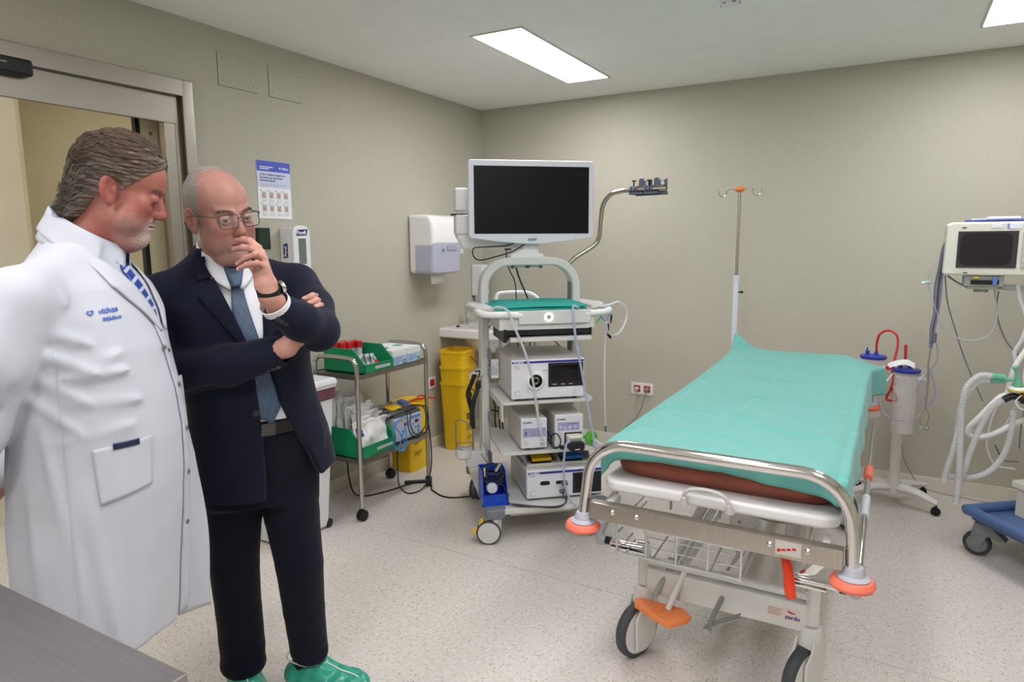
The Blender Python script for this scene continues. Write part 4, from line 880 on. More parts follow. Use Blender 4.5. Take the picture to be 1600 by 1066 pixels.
for p in ([(.0, .0, .02), (.01, .0, -.03), (.005, -.02, -.10), (.01, -.02, -.14)], [(.02, .0, .03), (.03, -.01, -.05), (.03, -.02, -.12), (.035, -.02, -.15)], [(.05, .0, .03), (.04, -.01, -.04), (.045, -.03, -.12), (.05, -.02, -.15)], [(-.02, -.03, -.035), (.03, -.03, -.045), (.05, -.03, -.04)]): B().tube(p, .004, 8).make('cable', CABLE, t)
for p in ([(.02, .06, .455), (-.02, .05, .40), (-.03, .04, .32)], [(.14, .06, .455), (.15, .05, .38), (.155, .06, .3)], [(.19, .06, .455), (.188, .06, .38), (.185, .06, .3)], [(.23, .06, .455), (.228, .06, .38), (.225, .06, .3)], [(.28, .02, .45), (.32, .0, .37), (.38, .0, .31)]): B().tube(p, .0035, 8).make('cable', CABLE, t)
# ------------------------------------------------------------------ patient stretcher
SX, SY = 2.42, -1.60
st = thing('stretcher', 'white and chrome wheeled patient stretcher with coral bumpers and an orange foot pedal', 'stretcher', (SX, SY, 0))
WM = mat('white_enamel', 'd9dad6', .3)
def SW(): return B(Matrix.Translation((-SX, -SY, 0)))      # world coordinates into the stretcher's frame
ALU = brushed('satin_aluminium', 'b3aca4', .3, (60, 1, 1))
def end_rail(y, sg):
    xl, xr, zt, zb, r = 2.045, 2.806, .858, .615, .13
    P = [(xl-.012, y, zb), (xl-.003, y, .70)]
    for k in range(9):
        a = math.pi-k*math.pi/16; P.append((xl+r+r*math.cos(a), y, zt-r+r*math.sin(a)))
    for k in range(9):
        a = math.pi/2-k*math.pi/16; P.append((xr-r+r*math.cos(a), y, zt-r+r*math.sin(a)))
    P += [(xr+.003, y, .70), (xr+.008, y, zb)]
    SW().tube(P, .0175, 20, smooth=False).make('end_rail', CHROME, st, ang=60)
    for x in (xl-.014, xr+.010):
        o = SW().lathe([(.026, .588), (.050, .586), (.056, .578), (.058, .571), (.055, .563), (.045, .558), (.03, .558)], (x, y, 0), n=36, close=True).make('bumper', ORANGE, st)
        SW().lathe([(0, .583), (.036, .582), (.042, .588), (.042, .591), (.030, .598), (.026, .612), (.022, .620), (0, .620)], (x+.002, y, 0), n=30).make('bumper_cap', mat('cap_grey', 'b4b5bf', .35), o)
end_rail(-2.665, 1)
# head end: bumpers and low rail
for x in (2.05, 2.79):
    o = SW().lathe([(.026, .588), (.050, .586), (.056, .578), (.058, .571), (.055, .563), (.045, .558), (.03, .558)], (x, -.46, 0), n=36, close=True).make('bumper', ORANGE, st)
    SW().lathe([(0, .583), (.04, .583), (.038, .592), (.022, .60), (.018, .65), (0, .65)], (x, -.46, 0), n=24).make('bumper_cap', MATS['cap_grey'], o)
SW().tube([(2.05, -.46, .60), (2.07, -.46, .67), (2.2, -.46, .69), (2.65, -.46, .69), (2.77, -.46, .67), (2.79, -.46, .60)], .015, 14).make('head_bar', CHROME, st)
cb = SW().bb((2.062, -2.690, .611), (2.792, -2.655, .667), .003).make('cross_beam', ALU, st)
g = SW()
for x in (2.14, 2.219, 2.607, 2.705): g.lathe([(0, .007), (.005, .006), (.009, .002), (.0095, 0), (0, 0)][::-1], (x, -2.690, .645), (0, -1, 0), 18)
g.make('bolt', CHROME, cb)
SW().bb((2.622, -2.6912, .622), (2.688, -2.690, .662)).make('instruction_sticker', mat('sticker_grey', 'c6bfb8', .5), cb)
g = SW().lathe([(0, 0), (.005, 0), (.005, .0008), (0, .0008)], (2.631, -2.6912, .634), (0, -1, 0), 14)
for k in range(3): g.box((2.643+.0135*k, -2.6916, .637+.0035*k), (.0105, .0008, .006), 0, rot=Matrix.Rotation(-.12, 3, 'Y'))
g.make('red_pictogram', RED, cb)
# deck
dk = SW(); dk.prism([(x, y) for x, y in rrect(2.078, -2.632, 2.776, -1.50, .055, 6)], .690, .728, 'z', .012, 4); dk.prism(rrect(2.085, -1.49, 2.77, -.52, .05, 6), .695, .728, 'z', .01, 3)
dk.make('deck', mat('deck_white', 'e4e4e3', .28, coat=.2), st)
SW().tube([(2.350, -2.640, .706), (2.353, -2.650, .730), (2.364, -2.654, .746), (2.385, -2.655, .754), (2.42, -2.655, .757), (2.455, -2.655, .753), (2.474, -2.654, .742), (2.483, -2.650, .726), (2.486, -2.640, .704)], .0062, 12).lathe([(.0145, 0), (.012, .008), (.0065, .026), (0, .028)], (2.350, -2.640, .700), (.1, -.5, 1), 16).lathe([(.0145, 0), (.012, .008), (.0065, .026), (0, .028)], (2.486, -2.640, .698), (-.1, -.5, 1), 16).make('deck_handle', mat('handle_grey', 'c9c6c3', .4), st)
g = SW()
for x in (2.30, 2.45): g.cyl((x, -2.60, .655), (x, -2.60, .692), .004)
g.tube([(2.52, -2.58, .68), (2.60, -2.59, .672), (2.68, -2.58, .68)], .003).make('underdeck_fitting', mat('fitting_grey', 'a5a8a6', .4, .6), st)
# corner plates joining beam to rail
SW().bb((2.10, -2.655, .625), (2.12, -2.56, .655)).bb((2.735, -2.655, .625), (2.755, -2.56, .655)).make('beam_bracket', WM, st)
# wire basket
bk = SW(); x0, x1, y0, y1, zl, zt = 2.126, 2.517, -2.605, -2.30, .478, .572
for z in (zl, zt): bk.tube([(x0, y0, z), (x1, y0, z)], .0042, 8, smooth=False)
for k in range(5): x = x0+(x1-x0)*k/4; bk.tube([(x, y0, zt), (x, y0, zl-.006)], .0038, 8, smooth=False)
for k in range(5): x = x0+.03+(x1-x0-.03)*k/4; bk.tube([(x, y0, zl), (x-.01, y1, zl), (x-.01, y1, zl+.02)], .0036, 8, smooth=False)
for k in range(4): y = y0+(y1-y0)*(k+1)/4; bk.tube([(x0, y, zl), (x1, y, zl)], .003, 8, smooth=False)
for z in (zl, zt-.03, zt):
    for x in (x0, x1): bk.tube([(x, y0, z), (x, y1, z)], .003, 8, smooth=False)
for x in (x0, x1): bk.tube([(x, y0, zt), (x+.002, y0+.004, zt+.02), (x+.005, y0+.02, zt+.042)], .005, 8)
bk.make('wire_basket', mat('zinc_wire', 'c9ccd0', .2, .9), st)
# undercarriage
g = SW()
for y, s in ((-2.375, 1), (-.80, -1)):
    g.bb((2.160, y-.018, .240), (2.690, y+.018, .335), .006).tube([(2.15, y, .358), (2.70, y, .358)], .014, 14, smooth=False)
    for x in (2.147, 2.703): g.cyl((x, y, .265), (x, y, .405), .0215, bev=.003, n=24)
g.bb((2.22, -2.36, .27), (2.26, -.80, .31), .005).bb((2.60, -2.36, .27), (2.64, -.80, .31), .005)
g.make('base_frame', WM, st)
g = SW()
for x, y in ((2.147, -2.375), (2.703, -2.375)):
    for dz, dx in ((.38, -1), (.285, .4)): g.lathe([(0, 0), (.006, 0), (.006, .006), (0, .008)], (x+.018*dx, y-.012, dz), (dx*.6, -1, 0), 12)
for x in (2.147, 2.703): g.lathe([(0, 0), (.017, 0), (.016, .003), (0, .004)], (x, -2.375, .405), n=20)
g.make('frame_bolt', CHROME, st)
for cx, dz, dy in ((2.31, 0, 0), (2.53, .0, .3)):
    g = SW(); R = None
    g.prism([(cx-.045, -.035), (cx+.045, -.035), (cx+.045, .035), (cx-.045, .035)], .32, .50, 'z', .01, 3) if False else None
for y in (-1.95, -1.05):
    g = SW(); g.bb((2.36, y-.05, .30), (2.47, y+.05, .50), .012, 3); g.bb((2.375, y-.038, .50), (2.455, y+.038, .66), .01, 3); g.make('lift_column', WM, st)
g = SW()
g.tube([(2.235, -2.33, .35), (2.33, -1.55, .64)], .018, 12, smooth=False).tube([(2.275, -2.33, .35), (2.37, -1.55, .64)], .014, 12, smooth=False)
g.tube([(2.60, -2.33, .30), (2.585, -1.75, .63)], .018, 12, smooth=False).tube([(2.645, -2.33, .31), (2.63, -1.75, .63)], .016, 12, smooth=False)
g.make('support_strut', WM, st)
g = SW().tube([(2.50, -2.56, .64), (2.49, -2.5, .50), (2.43, -2.34, .37)], .006, 8, smooth=False).tube([(2.245, -2.36, .36), (2.20, -2.42, .25)], .009, 8, smooth=False).bb((2.505, -2.60, .60), (2.53, -2.57, .625), .003).make('linkage_rod', mat('zinc_rod', 'a8aba6', .35, .8), st)
# big castors
def bed_wheel(x, y, ang):
    R = Matrix.Translation((x-SX, y-SY, 0)) @ Matrix.Rotation(ang, 4, 'Z'); r = .101; g = B(R)
    # local: wheel trails to -x, axle along y
    g.lathe([(r-.030, -.018), (r-.010, -.020), (r-.002, -.013), (r, 0), (r-.002, .013), (r-.010, .020), (r-.030, .018)], (-.035, 0, r), (0, 1, 0), 56, close=True)
    o = g.make('castor', RUBBER, st, ang=60)
    g = B(R)
    g.lathe([(0, -.022), (r-.022, -.021), (r-.016, -.017), (r-.03, 0), (r-.016, .017), (r-.022, .021), (0, .022)], (-.035, 0, r), (0, 1, 0), 48)
    # housing shell
    for s in (-1, 1): g.prism([(-.035+.07*math.cos(a), r+.07*math.sin(a)) for a in [math.radians(q) for q in range(-120, 5, 12)]]+[(.038, .15), (.038, .225), (-.035, .225), (-.045, .19), (-.075, .16)], s*.024, s*.034, 'y', .003)
    g.cyl((0, 0, .195), (0, 0, .262), .040, .034, n=30, bev=.005); g.make('castor_housing', WM, o)
bed_wheel(2.147, -2.375, math.radians(69)); bed_wheel(2.703, -2.375, math.radians(66)); bed_wheel(2.147, -.80, math.radians(40)); bed_wheel(2.703, -.80, math.radians(120))
# pedals
g = SW(); P = [(2.128, -2.42), (2.15, -2.405), (2.30, -2.405), (2.335, -2.44), (2.33, -2.47), (2.285, -2.525), (2.27, -2.527), (2.14, -2.455)]
g.prism(P, .205, .226, 'z', .006, 3)
pd = g.make('brake_pedal', ORANGE2, st)
g = SW()
for k in range(5): x = 2.165+.026*k; g.box((x, -2.43-.006*k, .2265), (.005, .02+.010*k, .004), .0018, rot=-.25)
g.make('grip_rib', ORANGE2, pd)
SW().tube([(2.30, -2.36, .365), (2.275, -2.41, .29), (2.255, -2.44, .225)], .011, 12, smooth=False).make('pedal_lever', WM, st)
g = SW(); g.tube([(2.425, -2.39, .29), (2.415, -2.47, .262), (2.41, -2.51, .245)], .009, 12, smooth=False).cyl((2.408, -2.505, .238), (2.406, -2.53, .232), .014, bev=.003); g.ribbon([(2.41, -2.50, .244), (2.44, -2.485, .256), (2.48, -2.475, .275), (2.50, -2.47, .285)], (0, 1, .5), .022, .004)
g.make('steel_pedal', mat('zinc_rod', 'a8aba6', .35, .8), st)
SW().tube([(2.585, -2.60, .605), (2.61, -2.615, .606), (2.637, -2.625, .594), (2.65, -2.635, .56), (2.66, -2.64, .50), (2.665, -2.642, .478)], [.009, .010, .012, .0145, .016, .014], 14).make('release_lever', mat('lever_red', 'e8431f', .35), st)
SW().bb((2.55, -2.63, .596), (2.60, -2.60, .612), .003).make('lever_bracket', WM, st)
# folded side rails
g = SW(); g.tube([(2.085, -2.56, .485), (2.20, -2.56, .489)], .011, 12, smooth=False).box((2.15, -2.56, .473), (.12, .03, .006), .001).add([(2.12, -2.55, .62), (2.15, -2.55, .62), (2.22, -2.55, .50), (2.18, -2.55, .49), (2.12, -2.545, .62), (2.15, -2.545, .62), (2.22, -2.545, .50), (2.18, -2.545, .49)], [(0, 1, 2, 3), (7, 6, 5, 4), (1, 5, 6, 2), (0, 3, 7, 4)])
g.make('side_rail_pivot', CHROME, st)
g = SW().tube([(2.66, -2.56, .497), (2.785, -2.56, .497)], .011, 12, smooth=False).box((2.70, -2.56, .485), (.10, .03, .006), .001).add([(2.66, -2.55, .49), (2.72, -2.55, .52), (2.775, -2.55, .60), (2.76, -2.55, .62), (2.70, -2.55, .535), (2.66, -2.545, .51), (2.72, -2.545, .53), (2.77, -2.545, .61)], [(0, 1, 2, 3, 4), (4, 3, 7, 6, 5), (0, 4, 5)])
g.make('side_rail_pivot', CHROME, st)
for a, b2 in ((2.068, 2.088), (2.783, 2.803)): SW().cyl((a, -2.56, .487 if a < 2.4 else .497), (b2, -2.56, .487 if a < 2.4 else .497), .0135, n=18).make('rubber_collar', BLACK, st)
KG = mat('knuckle_grey', 'b3b7bf', .35)
SW().tube([(2.07, -2.56, .485), (2.052, -2.56, .487), (2.046, -2.555, .505), (2.055, -2.54, .545), (2.075, -2.50, .585)], .0155, 14).sph((2.052, -2.56, .484), .019, 16, 10).make('rail_knuckle', KG, st)
SW().tube([(2.803, -2.56, .497), (2.822, -2.56, .497), (2.828, -2.55, .515), (2.828, -2.52, .56)], .0155, 14).sph((2.822, -2.56, .494), .019, 16, 10).make('rail_knuckle', KG, st)
g = SW().tube([(2.828, -2.52, .56), (2.828, -2.3, .625), (2.822, -1.1, .63)], .010, 12, smooth=False).tube([(2.826, -2.3, .56), (2.82, -1.1, .565)], .010, 12, smooth=False)
for y in (-1.15, -1.45, -1.75, -2.05): g.tube([(2.825, y, .63), (2.823, y, .565)], .007, 8, smooth=False)
g.make('side_rail', CHROME, st)
g = SW().tube([(2.055, -2.5, .60), (2.05, -2.3, .625), (2.05, -1.1, .63)], .010, 12, smooth=False)
g.make('side_rail', CHROME, st)
SW().tube([(2.827, -1.92, .629), (2.827, -1.80, .63)], .015, 12, smooth=False).make('rail_grip', ORANGE, st)
SW().tube([(2.828, -2.12, .627), (2.828, -2.30, .624)], .013, 12, smooth=False).make('rail_sleeve', mat('sleeve_white', 'd6dae4', .4), st)
# maker's label
SW().bb((2.570, -2.3940, .268), (2.668, -2.3930, .308)).make('maker_label', mat('label_pale', 'e0d2cb', .5), st)
g = SW().text('pardo', (2.625, -2.3944, .275), (1, 0, 0), Z, .019, bold=.0004); g.make('label_lettering', BLUEINK, st)
g = SW()
for k in range(4): g.bb((2.573, -2.3945, .300-.007*k), (2.615-.006*(k % 2), -2.3939, .302-.007*k))
g.make('label_small_print', mat('brick_print', 'a56a5c', .5), st)
SW().box((2.640, -2.3943, .298), (.016, .0008, .005), 0, rot=Matrix.Rotation(.3, 3, 'Y')).box((2.650, -2.3943, .296), (.012, .0008, .003), 0).make('label_emblem', RED, st)
# ------------------------------------------------------------------ mattress
mt = thing('mattress', 'reddish brown leather mattress on the stretcher, seen under the teal sheet', 'mattress', (2.43, -1.57, .728))
sec = []; NS = 60; NC = 28
for i in range(NS+1):
    y = -1.02+2.04*i/NS; e = min(y+1.02, 1.02-y); e = max(e, .0); w_ = .335-(.10-math.sqrt(max(0, .01-(.10-e)**2)) if e < .10 else 0); w_ = max(w_, .20)
    hh = .052 if e > .03 else .052*math.sqrt(max(.08, 1-((.03-e)/.03)**2)); row = []
    for k in range(NC):
        a = 2*math.pi*k/NC; cx, sz = math.cos(a), math.sin(a); row.append((w_*math.copysign(abs(cx)**.28, cx), y, .052+hh*math.copysign(abs(sz)**.42, sz)))
    sec.append(row)
g = B(); vs = [p for r_ in sec for p in r_]; fs = [(i*NC+k, i*NC+(k+1) % NC, (i+1)*NC+(k+1) % NC, (i+1)*NC+k) for i in range(NS) for k in range(NC)]
fs += [tuple(range(NC))[::-1], tuple(NS*NC+k for k in range(NC))]
g.add(vs, fs).make('cushion', mat('brown_leather', '8a4733', .5, var=.12, vscale=14, bump=.25, bscale=120), mt, ang=60)
# ------------------------------------------------------------------ teal sheet
sh = B(); NU, NV = 110, 230
def ztop(y):
    t_ = max(0, (y+1.5)/1.0); return .843+.024*min(t_, 1)**1.1
def wr(x, y):
    v = .008*mnoise.noise(Vector((x*4, y*2.2, .3)))+.0035*mnoise.noise(Vector((x*7+y*5, y*3-x*2, 4)))
    for (cx, cy, dx, dy, L, a) in ((2.20, -2.05, 1, -.12, .28, .006), (2.50, -1.75, 1, -.05, .25, .005), (2.3, -1.35, 1, .1, .3, .005), (2.55, -2.2, 1, -.35, .25, .006), (2.25, -1.0, 1, .05, .35, .006), (2.6, -1.1, .9, .2, .2, .005), (2.42, -1.6, .06, 1, 1.0, .0035), (2.62, -.8, 1, .5, .2, .007), (2.2, -2.35, 1, -.1, .25, .005)):
        l = math.hypot(dx, dy); u_ = ((x-cx)*dx+(y-cy)*dy)/l; w_ = (-(x-cx)*dy+(y-cy)*dx)/l
        v += 1.5*a*math.exp(-(u_/L)**4)*math.exp(-(w_/.013)**2)
    return v
def front_hang(x):
    return float(np.interp(x, [2.02, 2.07, 2.10, 2.15, 2.25, 2.45, 2.65, 2.78, 2.83], [.13, .12, .065, .050, .045, .045, .064, .078, .08]))
def sheetf(a, b):
    # a across (0 left .. 1 right), b along (0 foot .. 1 head); arc length laid over the mattress edges
    L0, R0, E = 2.093, 2.767, .022
    hl = .10; hr = .13+.05*min(1, max(0, (b-.05)*4))*(1-.4*b)
    tot = hl+(R0-L0)+hr; s = a*tot
    if s < hl: x, dz = L0-E*min(1, (hl-s)/.03), -(max(0, hl-s-.02)); nx = -1
    elif s > hl+R0-L0: q = s-hl-(R0-L0); x, dz = R0+E*min(1, q/.03)+.06*max(0, q-.03), -(max(0, q-.02)); nx = 1
    else: x, dz, nx = L0+(s-hl), 0, 0
    edge = min(abs(s-hl), abs(s-hl-(R0-L0)))
    y0, y1 = -2.592, -.56; fh = front_hang(x); yt = (y1-y0)+fh+.02; q = b*yt
    if q < fh: y = y0-.018*min(1, (fh-q)/.02); dz2 = -max(0, fh-q-.008)
    elif q > fh+(y1-y0): y = y1+(q-fh-(y1-y0)); dz2 = 0
    else: y = y0+(q-fh); dz2 = 0
    rnd = -.012*math.exp(-(edge/.018)**2)-.008*math.exp(-((y-y0)/.02)**2)
    z = ztop(y)+rnd
    if nx == 0 and dz2 == 0: z += wr(x, y)
    else: x += (.006*math.sin(y*17)+.006*mnoise.noise(Vector((y*5, nx, 1))))*min(1, -dz*12)*abs(nx); y += (.006*math.sin(x*31)+.003*math.sin(x*70))*min(1, -dz2*15)
    z += min(dz, dz2) if (dz and dz2) else dz+dz2
    # head end: left corner pulled up over the pole foot, right corner slid outwards and down
    cw = math.exp(-(((x-2.07)/.075)**2+((y+.56)/.10)**2)); z += .075*cw*(1+.3*math.sin(y*40)); y += .05*cw
    kw = max(0, (y+1.15)/.55)*max(0, (x-2.62)/.15); kw = min(kw, 1.2)
    z -= .030*kw*kw; x += .010*kw; y -= .05*kw*max(0, (y+.8)/.25)
    k2 = math.exp(-((y+.70)/.075)**2)*max(0, min(1, (x-2.72)/.08)); x += .055*k2; z += .012*k2
    return (x, y, z)
sh.sheet(sheetf, NU, NV)
so = sh.make('teal_sheet', TEAL, None, ang=80, solid=.0022, at=(2.43, -1.6, .85)); tag(so, 'turquoise surgical sheet spread over the mattress of the stretcher', 'sheet')
# ------------------------------------------------------------------ drip stand on the stretcher's head corner
iv = thing('drip_pole', 'thin steel drip pole with two hooks and orange hub at the stretcher head', 'drip pole', (2.045, -.43, 0))
B().cyl((0, 0, .64), (0, 0, 1.255), .0145, n=20).make('lower_sleeve', mat('sleeve_white2', 'd9dce8', .35), iv)
B().cyl((0, 0, 1.25), (0, 0, 1.79), .0095, n=16).make('pole', CHROME2, iv)
B().cyl((0, 0, 1.245), (0, 0, 1.285), .0175, n=20, bev=.003).make('collar', mat('collar_white', 'd0d2de', .4), iv)
B().cyl((.015, 0, 1.185), (.030, 0, 1.185), .005).sph((.034, 0, 1.185), .009, 12, 8).make('lock_knob', BLACK, iv)
B().lathe([(0, 0), (.018, .002), (.030, .014), (.030, .022), (.018, .032), (0, .034)], (0, 0, 1.768), n=24).make('hub', mat('hub_orange', 'e8893f', .45), iv)
for s, z in ((-1, -.006), (1, .004)):
    B().tube([(s*.02, 0, 1.785), (s*.07, 0, 1.787+z*.2), (s*.072, 0, 1.775), (s*.08, 0, 1.752), (s*.098, 0, 1.745), (s*.116, 0, 1.757), (s*.122, 0, 1.785)], .0038, 8).make('hook', CHROME, iv)
# ------------------------------------------------------------------ suction stand
ss = thing('suction_stand', 'white pole stand on black castors carrying two suction canisters', 'stand', (2.935, -.35, 0))
g = B(); g.lathe([(.043, .075), (.042, .12), (.032, .15), (.026, .18), (.0255, .80), (.02, .81), (0, .81)], n=28)
for a in (-20, 56, 140, 202):
    a = math.radians(a); L = .285 if a > 0 and a < 2 else .225
    g.tube([(.02*math.cos(a), .02*math.sin(a), .105), (.12*math.cos(a), .12*math.sin(a), .10), (L*math.cos(a), L*math.sin(a), .068)], [.036, .030, .019], 12, flat=.75)
g.make('stand_frame', mat('stand_white', 'dedbd8', .35), ss)
for a in (-20, 56, 140, 202):
    a = math.radians(a); L = .28 if a > 0 and a < 2 else .22; castor(ss, (L*math.cos(a), L*math.sin(a), 0), r=.022, wd=.012, stem=.012, ang=a+1)
B().bb((-.03, -.09, .74), (.11, -.02, .76), .004).bb((-.16, -.02, .77), (-.02, .02, .79), .004).make('canister_ring', WPL, ss)
CAN = mat('clear_canister', 'f1eeec', .10, alpha=.26, spec=.8); CAN2 = mat('canister_lid_blue', '2a3a9c', .3)
def canister(x, y, z0, z1, lb):
    t = thing('suction_canister', lb, 'canister', (x, y, z0), 0, 'suction canisters on the white pole stand'); h = z1-z0
    B().lathe([(0, 0), (.052, 0), (.056, .006), (.062, h-.01), (.063, h-.01), (.0605, h-.01), (.0545, .008), (0, .003)], n=36).make('jar', CAN, t)
    B().lathe([(.0, h-.012), (.066, h-.012), (.069, h-.004), (.067, h+.004), (.03, h+.010), (0, h+.012)], n=36).make('lid', CAN2, t)
    B().cyl((-.03, 0, h+.004), (-.03, 0, h+.032), .012, .010, bev=.002).cyl((.014, 0, h+.006), (.014, 0, h+.030), .011, .009, bev=.002).cyl((-.032, .0, h+.03), (-.032, 0, h+.048), .004).make('lid_port', CAN2, t)
    return t
c1 = canister(2.790, -.33, .490, .838, 'clear suction canister with blue lid and arched red tube, partly behind the stretcher')
c2 = canister(2.955, -.42, .440, .790, 'clear suction canister with blue lid in front of the white pole')
RT = mat('red_tubing', 'c3211c', .3)
t = thing('red_tube', 'arched red tube rising from the rear suction canister', 'tube', (2.80, -.33, .86))
B().tube([(.005, 0, .0), (.003, 0, .05), (.015, -.01, .105), (.055, -.02, .13), (.095, -.03, .11), (.105, -.04, .06), (.10, -.05, .01), (.09, -.07, -.07), (.095, -.08, -.14), (.085, -.08, -.19), (.07, -.08, -.235), (.08, -.08, -.25), (.12, -.08, -.245), (.10, -.08, -.2), (.09, -.08, -.17)], .0062, 10).make('tube', RT, t)
t = thing('red_tube', 'short upright red tube on the front suction canister lid', 'tube', (2.948, -.42, .81))
B().tube([(.0, 0, .0), (-.003, 0, .05), (-.006, .0, .115)], .0072, 10).make('tube', RT, t)
t = thing('white_tags', 'white plastic strips and clamps tied between the two suction canisters', 'tag', (2.88, -.40, .80))
B().ribbon([(-.015, -.03, .005), (.02, -.05, .025), (.07, -.05, .035), (.11, -.06, .02)], (0, .4, 1), .03, .002).ribbon([(.01, -.06, -.03), (-.03, -.08, -.09), (-.08, -.09, -.15), (-.105, -.09, -.185)], (.7, .3, .7), [.02, .05, .045, .008], .002).make('strip', MATS['paper_white'], t)
B().box((-.012, -.03, -.005), (.03, .02, .02), .004).box((.03, -.03, -.05), (.014, .014, .03), .003).box((.025, -.03, -.09), (.012, .012, .02), .003).make('red_clamp', RED, t)
t = thing('clear_drain_tube', 'thin clear lilac tube looping below the two suction canisters', 'tube', (2.90, -.48, .70))
B().tube([(-.02, .06, .09), (-.06, .03, .06), (-.075, .02, -.02), (-.06, .0, -.11), (-.01, -.02, -.165), (.06, -.02, -.175), (.12, .0, -.15), (.155, .03, -.09), (.15, .06, .0), (.12, .07, .07), (.09, .06, .09)], .0035, 8).make('tube', mat('lilac_tubing', 'c2bccb', .2, alpha=.7), t)
t = thing('stand_cable', 'thin grey cable from the suction stand to a castor by the wall', 'cable', (2.98, -.2, 0))
B().tube([(-.02, -.1, .35), (.0, -.08, .25), (.06, .0, .12), (.12, .12, .03), (.3, .14, .0035), (.6, .1, .0035)], .0025, 6).make('cable', mat('thin_grey_cable', '8d8983', .5), t)
# ------------------------------------------------------------------ patient monitor
pm = thing('patient_monitor', 'beige patient monitor with dark grey screen hanging at the right edge', 'patient monitor', (3.29, -.75, 1.44))
B().prism([(-.215, -.123), (.24, -.123), (.24, .125), (-.205, .125), (-.222, .112), (-.227, -.112)], 0, .19, 'y', .010, 3).make('housing', mat('monitor_beige', 'd8d9cd', .4), pm)
B().bb((-.176, -.004, -.087), (.056, .002, .083), .001).make('screen_bezel', mat('screen_charcoal', '3b383c', .25), pm)
B().prism(rrect(-.165, -.075, .035, .075, .03), -.0058, -.003, 'y').make('screen', mat('screen_dark_violet', '262228', .2), pm)
B().bb((.07, -.006, -.085), (.16, .002, .08), .002).make('key_panel', mat('key_panel', 'b7bbb6', .4), pm)
B().bb((.078, -.010, .055), (.12, -.005, .075), .001).make('yellow_key', mat('key_yellow', 'e6d72c', .4), pm)
g = B()
for k in range(4): g.bb((.078, -.010, .035-.03*k), (.125, -.005, .05-.03*k), .002)
g.make('key', CREAM, pm)
B().bb((.01, -.0025, .094), (.065, .001, .116)).bb((-.05, -.0025, .097), (-.01, .001, .112)).make('sticker', mat('pale_sticker', 'e3e6f2', .5), pm); B().bb((.01, -.003, .094), (.018, .0, .116)).make('sticker_edge', mat('sticker_blue', '6f86e0', .5), pm)
B().bb((-.162, -.0025, .098), (-.145, .001, .102)).bb((-.145, -.0025, -.113), (-.128, .001, -.108)).make('badge', INK, pm)
g = B(); g.bb((-.135, .02, -.175), (.02, .16, -.125), .004).bb((-.12, .03, -.19), (.0, .15, -.172), .004).cyl((-.06, .09, -.205), (-.06, .09, -.188), .03, n=24); g.make('mount', mat('mount_grey', 'a3a49d', .5), pm)
B().bb((-.11, .012, -.165), (.0, .022, -.145)).make('module_slot', BLACK, pm)
B().bb((-.10, .008, -.137), (-.08, .02, -.129)).make('yellow_mark', MATS['key_yellow'], pm)
B().bb((-.025, .006, -.165), (-.008, .02, -.132), .002).make('blue_plug', mat('plug_blue', '5b7fd0', .4), pm)
B().prism([(.0, -.19), (.35, -.215), (.35, -.19), (.0, -.165)], .06, .11, 'y', .004).make('support_arm', mat('arm_grey', 'a8aaa4', .4), pm)
t = thing('probe_case', 'flat white probe handle with blue cable lying on top of the patient monitor', 'probe', (3.27, -.68, 1.568))
B().box((.02, 0, .014), (.13, .05, .016), .007, 3).box((-.06, 0, .009), (.09, .03, .009), .004).make('case', WPL, t)
B().tube([(-.13, 0, .004), (-.06, -.03, .006), (.04, -.035, .007), (.1, -.02, .004), (.05, .03, .004), (-.08, .03, .004)], .004, 8).make('blue_cable', mat('cable_blue', '3a4a98', .4), t)
# cables beside the monitor
GC = mat('grey_cable', '6d7078', .5); GC2 = mat('light_grey_cable', 'b0b2b8', .4)
t = thing('lead_bundle', 'bundle of grey and lilac patient leads hanging left of the patient monitor', 'cable', (3.055, -.68, 1.25))
for k in range(5):
    o = (k-2)*.005
    B().tube([(.035, .02, .25), (.015+o, 0, .20), (.005+o, .0, .10), (.0+o*1.5, .0, .0), (.0+o, 0, -.12), (-.008+o, 0, -.20), (-.01+o*.5, 0, -.30)], .0032, 8).make('lead', (GC, mat('lilac_cable', '8d88b0', .4), mat('dark_cable', '44464d', .5))[k % 3], t)
B().tube([(-.01, 0, -.30), (-.015, 0, -.38), (-.01, 0, -.46), (-.012, 0, -.60)], .0045, 8).tube([(-.012, 0, -.60), (-.03, 0, -.66), (-.025, 0, -.70)], .002, 6).tube([(-.012, 0, -.60), (.005, 0, -.64), (.0, 0, -.70)], .002, 6).make('lead_tail', mat('taupe_cable', '8a857b', .5), t)
B().tube([(.0, 0, -.24), (.018, -.01, -.30), (.018, -.01, -.36), (-.012, -.01, -.42), (-.045, -.01, -.48), (-.05, -.01, -.55), (-.01, -.01, -.585), (.02, -.01, -.55), (.018, -.01, -.48), (-.01, -.01, -.40)], .003, 8).make('lilac_loop', MATS['lilac_cable'], t)
B().box((.0, -.005, -.245), (.022, .014, .05), .003).make('connector_block', DGREY, t)
B().box((-.028, 0, -.71), (.02, .014, .02), .004).sph((.0, 0, -.712), .011, 12, 8).box((.016, 0, -.712), (.012, .014, .022), .003).make('electrode_clip', mat('clip_silver', 'a9ada8', .3, .6), t)
B().tube([(.025, .01, .17), (-.01, 0, .13), (-.035, 0, .10), (-.045, 0, .05), (-.03, 0, -.03), (.0, 0, -.11), (.02, 0, -.17), (.08, 0, -.235), (.16, 0, -.25), (.23, 0, -.21), (.245, 0, -.13), (.235, .02, -.04), (.225, .03, .02)], .0035, 8).make('white_lead', GC2, t)
